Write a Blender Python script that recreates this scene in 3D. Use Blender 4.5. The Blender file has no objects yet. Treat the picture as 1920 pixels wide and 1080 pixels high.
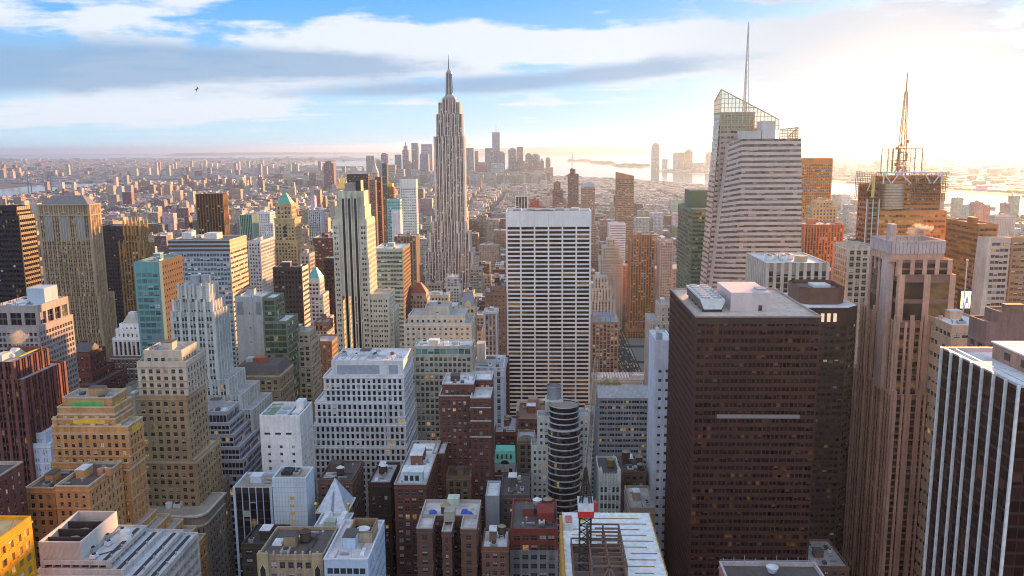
import bpy, math, random
import numpy as np
from mathutils import Vector, Matrix
R = math.radians
S = bpy.context.scene
COL = S.collection
HAZE_C, HAZE_D, HAZE_G = (.42, .62, 1.0, 1), 3.3e-5, .60
rng = random.Random(11)

# ------------------------------------------------------------------ camera
FPX, EYE = 1568.0, 260.0
YAW, PITCH, ROLL = R(2.0), R(9.55), R(0.45)
cf = Vector((-math.sin(YAW)*math.cos(PITCH), math.cos(YAW)*math.cos(PITCH), -math.sin(PITCH)))
r0 = Vector((math.cos(YAW), math.sin(YAW), 0))
u0 = r0.cross(cf)
cr = r0*math.cos(ROLL)-u0*math.sin(ROLL)
cu = u0*math.cos(ROLL)+r0*math.sin(ROLL)
cam = bpy.data.objects.new('camera', bpy.data.cameras.new('camera'))
COL.objects.link(cam)
cam.matrix_world = Matrix(((cr.x, cu.x, -cf.x, 0), (cr.y, cu.y, -cf.y, 0), (cr.z, cu.z, -cf.z, EYE), (0, 0, 0, 1)))
cam.data.sensor_width = 36.0
cam.data.lens = 36.0*FPX/1920.0
cam.data.clip_start = 1.0
cam.data.clip_end = 200000.0
S.camera = cam

def at(px, py, Y):
    """world X and Z on the vertical plane at distance Y (m) down the avenue, for a picture point"""
    d = cf+cr*((px-960)/FPX)-cu*((py-540)/FPX)
    t = Y/d.y
    return d.x*t, EYE+d.z*t
def gnd(px, py, z=0.0):
    d = cf+cr*((px-960)/FPX)-cu*((py-540)/FPX)
    t = (z-EYE)/d.z
    return d.x*t, d.y*t
def proj(x, y, z):
    v = Vector((x, y, z-EYE)); k = max(v.dot(cf), 1e-3)
    return 960+FPX*v.dot(cr)/k, 540-FPX*v.dot(cu)/k

# ------------------------------------------------------------------ light
S.render.engine = 'CYCLES'
S.view_settings.view_transform = 'Standard'
S.view_settings.look = 'None'
S.view_settings.gamma = 1.0
S.view_settings.exposure = 1.5
S.cycles.max_bounces = 5
S.cycles.diffuse_bounces = 2
S.cycles.glossy_bounces = 2
S.cycles.transmission_bounces = 2
S.cycles.transparent_max_bounces = 6
S.cycles.volume_bounces = 0
S.cycles.filter_width = 1.05
S.cycles.use_denoising = True
S.cycles.use_adaptive_sampling = True
S.cycles.sample_clamp_indirect = 4.0

SUN_AZ, SUN_EL = R(27.0), R(6.2)       # azimuth from +Y towards +X
sd = Vector((math.sin(SUN_AZ)*math.cos(SUN_EL), math.cos(SUN_AZ)*math.cos(SUN_EL), math.sin(SUN_EL)))
sun = bpy.data.objects.new('sun', bpy.data.lights.new('sun', 'SUN'))
COL.objects.link(sun)
sun.data.energy = 5.0
sun.data.angle = R(0.6)
sun.data.color = (1.0, 0.48, 0.17)
sun.rotation_euler = sd.to_track_quat('Z', 'Y').to_euler()

def node(nt, t, **kw):
    n = nt.nodes.new(t)
    ins = kw.pop('i', {})
    for k, v in kw.items():
        setattr(n, k, v)
    for k, v in ins.items():
        s = n.inputs[k]
        if isinstance(v, bpy.types.NodeSocket):
            nt.links.new(v, s)
        elif isinstance(v, bpy.types.Node):
            nt.links.new(v.outputs[0], s)
        else:
            s.default_value = v
    return n
def mth(nt, op, a, b=0.0, c=None, clamp=False):
    i = {0: a, 1: b}
    if c is not None: i[2] = c
    return node(nt, 'ShaderNodeMath', operation=op, use_clamp=clamp, i=i).outputs[0]
def mixc(nt, f, a, b, blend='MIX'):
    n = node(nt, 'ShaderNodeMix', data_type='RGBA', blend_type=blend)
    for s, v in ((n.inputs[0], f), (n.inputs[6], a), (n.inputs[7], b)):
        if isinstance(v, bpy.types.NodeSocket): nt.links.new(v, s)
        else: s.default_value = v if not isinstance(v, (tuple, list)) or len(v) == 4 else (*v, 1)
    return n.outputs[2]
def mapr(nt, v, a, b, c=0.0, d=1.0, smooth=False):
    return node(nt, 'ShaderNodeMapRange', interpolation_type='SMOOTHSTEP' if smooth else 'LINEAR',
                i={'Value': v, 'From Min': a, 'From Max': b, 'To Min': c, 'To Max': d}).outputs[0]

W = bpy.data.worlds.new('World')
S.world = W
W.use_nodes = True
nt = W.node_tree
nt.nodes.clear()
SKY_S = 0.12
sky = node(nt, 'ShaderNodeTexSky', sky_type='NISHITA', sun_disc=False, sun_elevation=SUN_EL,
           sun_rotation=SUN_AZ, altitude=260.0, air_density=1.0, dust_density=1.6, ozone_density=3.0)
tc = node(nt, 'ShaderNodeTexCoord')
nrm = node(nt, 'ShaderNodeVectorMath', operation='NORMALIZE', i={0: tc.outputs['Generated']})
sx = node(nt, 'ShaderNodeSeparateXYZ', i={0: nrm})
x_, y_, z_ = sx.outputs
az = mth(nt, 'ARCTAN2', x_, y_)                       # radians, 0 down the avenue
el = mth(nt, 'ARCSINE', z_)
# cloud sheet: noise in the plane of the clouds, stretched by perspective
zz = mth(nt, 'ADD', mth(nt, 'MAXIMUM', z_, 0.0), 0.05)
cp = node(nt, 'ShaderNodeCombineXYZ', i={0: mth(nt, 'DIVIDE', x_, zz), 1: mth(nt, 'DIVIDE', y_, zz), 2: 3.7})
rot = node(nt, 'ShaderNodeMapping', i={'Vector': cp, 'Rotation': (0, 0, R(20)), 'Scale': (0.62, 1.05, 1.0)})
n1 = node(nt, 'ShaderNodeTexNoise', i={'Vector': rot, 'Scale': 1.15, 'Detail': 9.0, 'Roughness': 0.62, 'Distortion': 0.5})
n2 = node(nt, 'ShaderNodeTexNoise', i={'Vector': rot, 'Scale': 0.55, 'Detail': 7.0, 'Roughness': 0.58, 'Distortion': 0.8})
wv = node(nt, 'ShaderNodeTexNoise', i={'Vector': node(nt, 'ShaderNodeCombineXYZ', i={0: mth(nt, 'MULTIPLY', az, 4.0), 1: mth(nt, 'MULTIPLY', el, 13.0), 2: 0.3}), 'Scale': 2.2, 'Detail': 8.0, 'Roughness': 0.62})
def blob(a0, e0, sa, se, tilt=0.0):
    """soft patch of cloud centred on an azimuth / elevation in degrees"""
    da = mth(nt, 'SUBTRACT', az, R(a0)); de = mth(nt, 'SUBTRACT', el, R(e0))
    de = mth(nt, 'SUBTRACT', de, mth(nt, 'MULTIPLY', da, tilt))
    q = mth(nt, 'ADD', mth(nt, 'POWER', mth(nt, 'DIVIDE', da, R(sa)), 2.0), mth(nt, 'POWER', mth(nt, 'DIVIDE', de, R(se)), 2.0))
    return mth(nt, 'EXPONENT', mth(nt, 'MULTIPLY', q, -1.0))
def addall(*v):
    o = v[0]
    for w in v[1:]: o = mth(nt, 'ADD', o, w)
    return o
f1 = n1.outputs[0]; f2 = n2.outputs[0]; f3 = wv.outputs[0]
jit = mth(nt, 'MULTIPLY', mth(nt, 'SUBTRACT', f3, 0.5), 2.6)
jit2 = mth(nt, 'MULTIPLY', mth(nt, 'SUBTRACT', f1, 0.5), 2.0)
# bright cloud cover
bright = addall(blob(-33, 8.4, 8, 0.9, 0.10), blob(-23.5, 8.6, 6.5, 0.8, 0.22), blob(-27, 2.2, 17, 1.2, 0.05), blob(-10, 6.9, 12, 1.0, -0.02),
                blob(-20, 4.9, 13, 1.8, 0.03), blob(4, 6.2, 13, 2.0, 0.0), mth(nt, 'MULTIPLY', blob(22, 5.5, 15, 5.0, 0.0), .9))
cover = mapr(nt, addall(mth(nt, 'MULTIPLY', bright, 0.95), jit, jit2), 0.36, 0.92, 0.0, 1.0, True)
grey = addall(blob(-35, 4.7, 10, 1.7, 0.06), blob(-24, 5.1, 9, 1.2, 0.06), blob(-14, 5.3, 7, 0.9, 0.0), mth(nt, 'MULTIPLY', blob(-11, 3.7, 9, 0.55, 0.03), .8),
              blob(6, 5.0, 8, 0.7, 0.05), mth(nt, 'MULTIPLY', blob(-2, 4.2, 6, 0.5, 0.02), 0.6), mth(nt, 'MULTIPLY', blob(31, 8.2, 9, 1.3, -0.04), 0.75), mth(nt, 'MULTIPLY', blob(20, 9.6, 10, 0.9, 0.03), 0.55))
greym = mapr(nt, addall(grey, mth(nt, 'MULTIPLY', jit, 0.55), mth(nt, 'MULTIPLY', jit2, 0.4)), 0.25, 0.95, 0.0, 1.0, True)
# radiance, before the background strength
K = 1.0/SKY_S
def k(*c): return (c[0]*K, c[1]*K, c[2]*K, 1)
blue = mixc(nt, mapr(nt, el, R(-1), R(10), 0, 1), k(.22, .32, .38), k(.035, .16, .36))
base = mixc(nt, 0.94, sky.outputs[0], blue)
east = mixc(nt, mth(nt, 'MULTIPLY', mapr(nt, y_, 0.25, -0.45, 0, 1, True), mapr(nt, el, R(4), R(32), .12, 1.0, True)), base, k(.62, .60, .58))      # unseen sky behind and overhead, brightened to fill the north facades
low = mixc(nt, mapr(nt, el, R(1.2), R(4.5), 0.75, 0.0, True), east, k(.22, .31, .36))
high = mixc(nt, mapr(nt, el, R(11), R(30), 0.0, 0.7), low, k(.155, .19, .25))
c1 = mixc(nt, cover, high, mixc(nt, mapr(nt, az, R(4), R(20), 0, 1, True), k(.30, .325, .36), k(.215, .245, .285)))
c2 = mixc(nt, mth(nt, 'MULTIPLY', greym, 0.85), c1, k(.118, .176, .255))
# light around the sun behind thin cloud
gs = Vector((math.sin(R(23))*math.cos(R(2.2)), math.cos(R(23))*math.cos(R(2.2)), math.sin(R(2.2))))
dt = node(nt, 'ShaderNodeVectorMath', operation='DOT_PRODUCT', i={0: nrm, 1: tuple(gs)}).outputs['Value']
dtc = mth(nt, 'MAXIMUM', dt, 0.0)
wide = mth(nt, 'POWER', dtc, 60.0)
tight = mth(nt, 'MULTIPLY', mth(nt, 'POWER', dtc, 230.0), mapr(nt, el, R(0), R(7), 1.0, .2))
glow = mixc(nt, 1.0, mixc(nt, wide, k(0, 0, 0), k(.03, .026, .02)), mixc(nt, tight, k(0, 0, 0), k(.62, .31, .09)), 'ADD')
c3 = mixc(nt, 1.0, c2, glow, 'ADD')
bg = node(nt, 'ShaderNodeBackground', i={'Color': c3, 'Strength': SKY_S})
out = node(nt, 'ShaderNodeOutputWorld', i={'Surface': bg})

# ------------------------------------------------------------------ mesh helpers
class MB:
    """collects quads / polygons and links them as ONE mesh object"""
    def __init__(s):
        s.q = []; s.uv = []; s.p = []; s.c = []
    def quads(s, a, uv=None, col=None):
        a = np.asarray(a, float).reshape(-1, 4, 3)
        if len(a) == 0: return
        s.q.append(a)
        s.uv.append(np.zeros((len(a), 4, 2)) if uv is None else np.asarray(uv, float).reshape(-1, 4, 2))
        s.c.append(np.tile(np.array([[col if col is not None else (.5, .5, .5)]], float), (len(a), 4, 1)))
    def poly(s, pts): s.p.append([tuple(map(float, p)) for p in pts])
    def box(s, x0, x1, y0, y1, z0, z1, bottom=True):
        v = [(x0, y0, z0), (x1, y0, z0), (x1, y1, z0), (x0, y1, z0), (x0, y0, z1), (x1, y0, z1), (x1, y1, z1), (x0, y1, z1)]
        f = [(0, 1, 5, 4), (1, 2, 6, 5), (2, 3, 7, 6), (3, 0, 4, 7), (4, 5, 6, 7)] + ([(3, 2, 1, 0)] if bottom else [])
        s.quads([[v[i] for i in q] for q in f]); return s
    def bar(s, p, q, w, h=None):
        p = Vector(p); q = Vector(q); d = (q-p)
        if d.length < 1e-6: return s
        d.normalize(); h = h or w
        a = d.cross(Vector((0, 0, 1)))
        if a.length < 1e-3: a = Vector((1, 0, 0))
        a.normalize(); b = a.cross(d); a = a*w/2; b = b*h/2
        c0 = [p-a-b, p+a-b, p+a+b, p-a+b]; c1 = [x+(q-p) for x in c0]
        s.quads([[c0[i], c0[(i+1) % 4], c1[(i+1) % 4], c1[i]] for i in range(4)]+[c0[::-1], c1]); return s
    def cyl(s, cx, cy, z0, z1, r0, r1=None, n=16, cap=True, a0=0.0):
        r1 = r0 if r1 is None else r1
        A = [a0+2*math.pi*i/n for i in range(n)]
        lo = [(cx+r0*math.cos(a), cy+r0*math.sin(a), z0) for a in A]; hi = [(cx+r1*math.cos(a), cy+r1*math.sin(a), z1) for a in A]
        s.quads([[lo[i], lo[(i+1) % n], hi[(i+1) % n], hi[i]] for i in range(n)])
        if cap and r1 > 0.01: s.poly(hi)
        if cap and r0 > 0.01: s.poly(lo[::-1])
        return s
    def sph(s, c, r, n=10, m=6, sz=1.0):
        for j in range(m):
            t0, t1 = -math.pi/2+math.pi*j/m, -math.pi/2+math.pi*(j+1)/m
            s.cyl(c[0], c[1], c[2]+sz*r*math.sin(t0), c[2]+sz*r*math.sin(t1), r*math.cos(t0), r*math.cos(t1), n, False)
        return s
    def pyr(s, x0, x1, y0, y1, z0, z1, tx=0.0, ty=0.0):
        cx, cy = (x0+x1)/2, (y0+y1)/2; hx, hy = (x1-x0)/2*tx, (y1-y0)/2*ty
        lo = [(x0, y0, z0), (x1, y0, z0), (x1, y1, z0), (x0, y1, z0)]
        hi = [(cx-hx, cy-hy, z1), (cx+hx, cy-hy, z1), (cx+hx, cy+hy, z1), (cx-hx, cy+hy, z1)]
        s.quads([[lo[i], lo[(i+1) % 4], hi[(i+1) % 4], hi[i]] for i in range(4)]+[lo[::-1]])
        if tx > 0 or ty > 0: s.quads([hi])
        return s
    def prism(s, pts, z0, z1, top=True):
        """pts anticlockwise seen from above"""
        n = len(pts)
        s.quads([[(*pts[i], z0), (*pts[(i+1) % n], z0), (*pts[(i+1) % n], z1), (*pts[i], z1)] for i in range(n)])
        if top: s.poly([(*p, z1) for p in pts])
        return s
    def count(s): return sum(len(a) for a in s.q)+len(s.p)
    def build(s, name, mat, parent=None, org=(0, 0, 0), kind=None, smooth=False):
        Q = np.concatenate(s.q) if s.q else np.zeros((0, 4, 3))
        nq = len(Q)
        V = Q.reshape(-1, 3); tot = [4]*nq
        pv = [p for f in s.p for p in f]
        if pv: V = np.vstack([V, np.array(pv)])
        V = V-np.array(org)
        tot = np.array(tot+[len(f) for f in s.p], dtype=np.int32)
        me = bpy.data.meshes.new(name)
        me.vertices.add(len(V)); me.vertices.foreach_set('co', V.ravel())
        me.loops.add(len(V)); me.loops.foreach_set('vertex_index', np.arange(len(V), dtype=np.int32))
        me.polygons.add(len(tot))
        me.polygons.foreach_set('loop_start', np.concatenate([[0], np.cumsum(tot)[:-1]]).astype(np.int32))
        me.polygons.foreach_set('loop_total', tot)
        U = np.concatenate(s.uv).reshape(-1, 2) if s.q else np.zeros((0, 2))
        if pv: U = np.vstack([U, np.zeros((len(pv), 2))])
        lay = me.uv_layers.new(name='UVMap'); lay.data.foreach_set('uv', U.ravel())
        if any((c != .5).any() for c in s.c):
            C = np.concatenate(s.c).reshape(-1, 3)
            if pv: C = np.vstack([C, np.full((len(pv), 3), .5)])
            ca = me.color_attributes.new('Col', 'FLOAT_COLOR', 'CORNER')
            ca.data.foreach_set('color', np.hstack([C, np.ones((len(C), 1))]).ravel())
        me.update(calc_edges=True)
        if smooth: me.polygons.foreach_set('use_smooth', np.ones(len(tot), bool))
        if mat: me.materials.append(mat)
        o = bpy.data.objects.new(name, me); COL.objects.link(o)
        if parent: o.parent = parent
        else: o.location = org
        if kind: o['kind'] = kind
        return o

def empty(name, loc, label, cat, group=None):
    o = bpy.data.objects.new(name, None); COL.objects.link(o); o.location = loc
    o.empty_display_size = 5.0
    o['label'] = label; o['category'] = cat
    if group: o['group'] = group
    return o

# ------------------------------------------------------------------ materials
_M = {}
def sat(c, f=1.4):
    l = .3*c[0]+.55*c[1]+.15*c[2]
    return tuple(min(.85, max(.008, l+(v-l)*f)) for v in c)
def mat_wall(c, kind='stone', rough=0.85, metal=0.0):
    c = sat(c)
    key = ('w', tuple(c), kind, rough, metal)
    if key in _M: return _M[key]
    m = bpy.data.materials.new(kind+'_wall'); m.use_nodes = True; nt = m.node_tree
    b = nt.nodes['Principled BSDF']
    g = node(nt, 'ShaderNodeNewGeometry'); P = g.outputs['Position']
    a = node(nt, 'ShaderNodeTexNoise', i={'Vector': P, 'Scale': 0.06, 'Detail': 4.0})
    st = node(nt, 'ShaderNodeTexNoise', i={'Vector': node(nt, 'ShaderNodeMapping', i={'Vector': P, 'Scale': (.5, .5, .03)}), 'Scale': 1.0, 'Detail': 5.0, 'Roughness': .7})
    fi = node(nt, 'ShaderNodeTexNoise', i={'Vector': P, 'Scale': 0.9 if kind != 'brick' else 1.6, 'Detail': 3.0})
    amt = {'stone': (.34, .46, .22), 'brick': (.38, .42, .42), 'metal': (.18, .26, .10), 'concrete': (.3, .5, .16)}.get(kind, (.2, .3, .15))
    v = mth(nt, 'ADD', mth(nt, 'MULTIPLY', mth(nt, 'SUBTRACT', a.outputs[0], .5), 2*amt[0]), 1.0)
    v = mth(nt, 'ADD', v, mth(nt, 'MULTIPLY', mth(nt, 'SUBTRACT', st.outputs[0], .5), 2*amt[1]))
    v = mth(nt, 'ADD', v, mth(nt, 'MULTIPLY', mth(nt, 'SUBTRACT', fi.outputs[0], .5), 2*amt[2]))
    md = node(nt, 'ShaderNodeTexNoise', i={'Vector': P, 'Scale': .28, 'Detail': 5.0, 'Roughness': .65})
    v = mth(nt, 'ADD', v, mth(nt, 'MULTIPLY', mth(nt, 'SUBTRACT', md.outputs[0], .5), .5 if kind != 'metal' else .2))
    sc = node(nt, 'ShaderNodeVectorMath', operation='SCALE', i={0: tuple(c), 'Scale': v})
    nt.links.new(sc.outputs[0], b.inputs['Base Color'])
    b.inputs['Roughness'].default_value = rough; b.inputs['Metallic'].default_value = metal
    _M[key] = m; return m
def mat_plain(c, rough=0.7, metal=0.0, emit=None, name='paint'):
    key = ('p', tuple(c), rough, metal, emit)
    if key in _M: return _M[key]
    m = bpy.data.materials.new(name); m.use_nodes = True; nt = m.node_tree
    b = nt.nodes['Principled BSDF']
    fi = node(nt, 'ShaderNodeTexNoise', i={'Vector': node(nt, 'ShaderNodeNewGeometry').outputs['Position'], 'Scale': 0.5, 'Detail': 4.0})
    v = mapr(nt, fi.outputs[0], .3, .7, .82, 1.15)
    nt.links.new(node(nt, 'ShaderNodeVectorMath', operation='SCALE', i={0: tuple(c), 'Scale': v}).outputs[0], b.inputs['Base Color'])
    b.inputs['Roughness'].default_value = rough; b.inputs['Metallic'].default_value = metal
    if emit:
        b.inputs['Emission Color'].default_value = (*c, 1); b.inputs['Emission Strength'].default_value = emit
    _M[key] = m; return m
def mat_roof(c):
    key = ('r', tuple(c))
    if key in _M: return _M[key]
    m = bpy.data.materials.new('roofing'); m.use_nodes = True; nt = m.node_tree
    b = nt.nodes['Principled BSDF']; P = node(nt, 'ShaderNodeNewGeometry').outputs['Position']
    a = node(nt, 'ShaderNodeTexNoise', i={'Vector': P, 'Scale': 0.12, 'Detail': 6.0, 'Roughness': .65})
    d = node(nt, 'ShaderNodeTexVoronoi', feature='DISTANCE_TO_EDGE', i={'Vector': P, 'Scale': 0.14})
    v = mapr(nt, a.outputs[0], .32, .68, .70, 1.12)
    s2 = node(nt, 'ShaderNodeTexNoise', i={'Vector': P, 'Scale': .55, 'Detail': 5.0, 'Roughness': .7, 'Distortion': 1.2})
    v = mth(nt, 'MULTIPLY', v, mapr(nt, s2.outputs[0], .58, .66, 1.0, .66))
    sm = mapr(nt, d.outputs[0], 0.0, 0.03, .72, 1.0)
    v = mth(nt, 'MULTIPLY', v, sm)
    nt.links.new(node(nt, 'ShaderNodeVectorMath', operation='SCALE', i={0: tuple(c), 'Scale': v}).outputs[0], b.inputs['Base Color'])
    b.inputs['Roughness'].default_value = .8
    _M[key] = m; return m
def mat_glass(c=(.03, .035, .04), blind=.25, lit=.02, rough=.12, mull=.0, blindc=(.62, .62, .60), spec=.6, vary=.6, litc=(1, .62, .22), lits=.55, metal=0.0):
    key = ('g', c, blind, lit, rough, mull, blindc, spec, vary, litc, lits, metal)
    if key in _M: return _M[key]
    m = bpy.data.materials.new('window_glass'); m.use_nodes = True; nt = m.node_tree
    b = nt.nodes['Principled BSDF']
    uv = node(nt, 'ShaderNodeSeparateXYZ', i={0: node(nt, 'ShaderNodeUVMap', uv_map='UVMap')})
    U, V = uv.outputs[0], uv.outputs[1]
    fu, fv = mth(nt, 'FRACT', U), mth(nt, 'FRACT', V)
    idv = node(nt, 'ShaderNodeCombineXYZ', i={0: mth(nt, 'FLOOR', U), 1: mth(nt, 'FLOOR', V), 2: 0.0})
    wn = node(nt, 'ShaderNodeTexWhiteNoise', noise_dimensions='3D', i={'Vector': idv})
    c3 = node(nt, 'ShaderNodeSeparateColor', i={0: wn.outputs['Color']})
    ra, rb, rc = c3.outputs
    col = node(nt, 'ShaderNodeVectorMath', operation='SCALE', i={0: c, 'Scale': mapr(nt, wn.outputs['Value'], 0, 1, 1-vary, 1+vary)}).outputs[0]
    hb = mth(nt, 'MULTIPLY', rb, .85)
    isb = mth(nt, 'MULTIPLY', mth(nt, 'LESS_THAN', ra, blind), mth(nt, 'GREATER_THAN', fv, hb))
    bc = node(nt, 'ShaderNodeVectorMath', operation='SCALE', i={0: blindc, 'Scale': mapr(nt, rc, 0, 1, .2, 1.3)}).outputs[0]
    col = mixc(nt, isb, col, bc)
    if mull > 0:
        fr = mth(nt, 'LESS_THAN', mth(nt, 'ABSOLUTE', mth(nt, 'SUBTRACT', fu, .5)), mull)
        col = mixc(nt, fr, col, (.10, .09, .085))
    row = node(nt, 'ShaderNodeTexWhiteNoise', noise_dimensions='2D', i={'Vector': node(nt, 'ShaderNodeCombineXYZ', i={0: mth(nt, 'FLOOR', mth(nt, 'DIVIDE', U, 7.0)), 1: mth(nt, 'FLOOR', V), 2: 0.0})})
    pr = mth(nt, 'MULTIPLY', mapr(nt, row.outputs[0], .80, .82, .25, 5.0), lit)
    if mull > 0: col = mixc(nt, mth(nt, 'LESS_THAN', mth(nt, 'ABSOLUTE', mth(nt, 'SUBTRACT', fv, .5)), .045), col, (.20, .19, .18))
    islit = mth(nt, 'GREATER_THAN', rc, mth(nt, 'SUBTRACT', 1.0, pr))
    g0 = node(nt, 'ShaderNodeNewGeometry')
    tilt = node(nt, 'ShaderNodeVectorMath', operation='SCALE', i={0: node(nt, 'ShaderNodeVectorMath', operation='SUBTRACT', i={0: wn.outputs['Color'], 1: (.5, .5, .5)}), 'Scale': .07})
    nn = node(nt, 'ShaderNodeVectorMath', operation='NORMALIZE', i={0: node(nt, 'ShaderNodeVectorMath', operation='ADD', i={0: g0.outputs['Normal'], 1: tilt})})
    nt.links.new(nn.outputs[0], b.inputs['Normal'])
    nt.links.new(col, b.inputs['Base Color'])
    b.inputs['Specular IOR Level'].default_value = spec
    b.inputs['Metallic'].default_value = metal
    nt.links.new(mth(nt, 'ADD', mth(nt, 'MULTIPLY', isb, .3), rough), b.inputs['Roughness'])
    b.inputs['Emission Color'].default_value = (*litc, 1)
    vn = node(nt, 'ShaderNodeTexNoise', i={'Vector': node(nt, 'ShaderNodeCombineXYZ', i={0: U, 1: V, 2: 0}), 'Scale': 3.0, 'Detail': 2.0})
    nt.links.new(mth(nt, 'MULTIPLY', mth(nt, 'MULTIPLY', islit, mth(nt, 'MULTIPLY', mapr(nt, ra, 0, 1, .25, 1), lits*.30)), mapr(nt, vn.outputs[0], .35, .65, .25, 1.2)), b.inputs['Emission Strength'])
    _M[key] = m; return m

# ------------------------------------------------------------------ building builder
GLASS_DARK = mat_glass((.022, .022, .026), .12, .03, .10)
GLASS_OLD = mat_glass((.035, .035, .038), .42, .025, .15, .05)
WOOD = mat_plain((.10, .065, .045), .9, name='weathered_wood')
TANKCAP = mat_plain((.34, .27, .17), .9, name='tank_roofing')
DUCT = mat_plain((.42, .44, .46), .45, .3, name='galvanised_metal')
DARKM = mat_plain((.05, .045, .045), .6, .2, name='dark_metal')
WHITEM = mat_plain((.72, .74, .76), .6, name='white_paint')
ROOF_W = mat_roof((.80, .82, .86))
ROOF_G = mat_roof((.46, .46, .49))
ROOF_D = mat_roof((.13, .105, .10))
ROOF_T = mat_roof((.42, .36, .29))
FID = [0]

def st(c, kind='stone', **kw):
    d = dict(wall=mat_wall(c, kind), sp=None, gl=GLASS_OLD, bw=3.4, fh=3.6, wf=.46, hf=.52, k=1, kg=.35, ms=.9, mt=2.2, mb=0.0,
             rs=0.0, rg=.35, rp=.12, mode='p', roof=ROOF_G, par=1.1, cap=None, faces='NWE')
    d['belt'] = mat_wall(tuple(v*1.12+.02 for v in c), kind) if kind in ('stone', 'brick') else None
    d.update(kw)
    if kind != 'metal' and d['mode'] == 'p' and .3 < d['wf'] < .62: d['wf'] *= 1.14; d['hf'] = min(.8, d['hf']*1.13)
    return d

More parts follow.
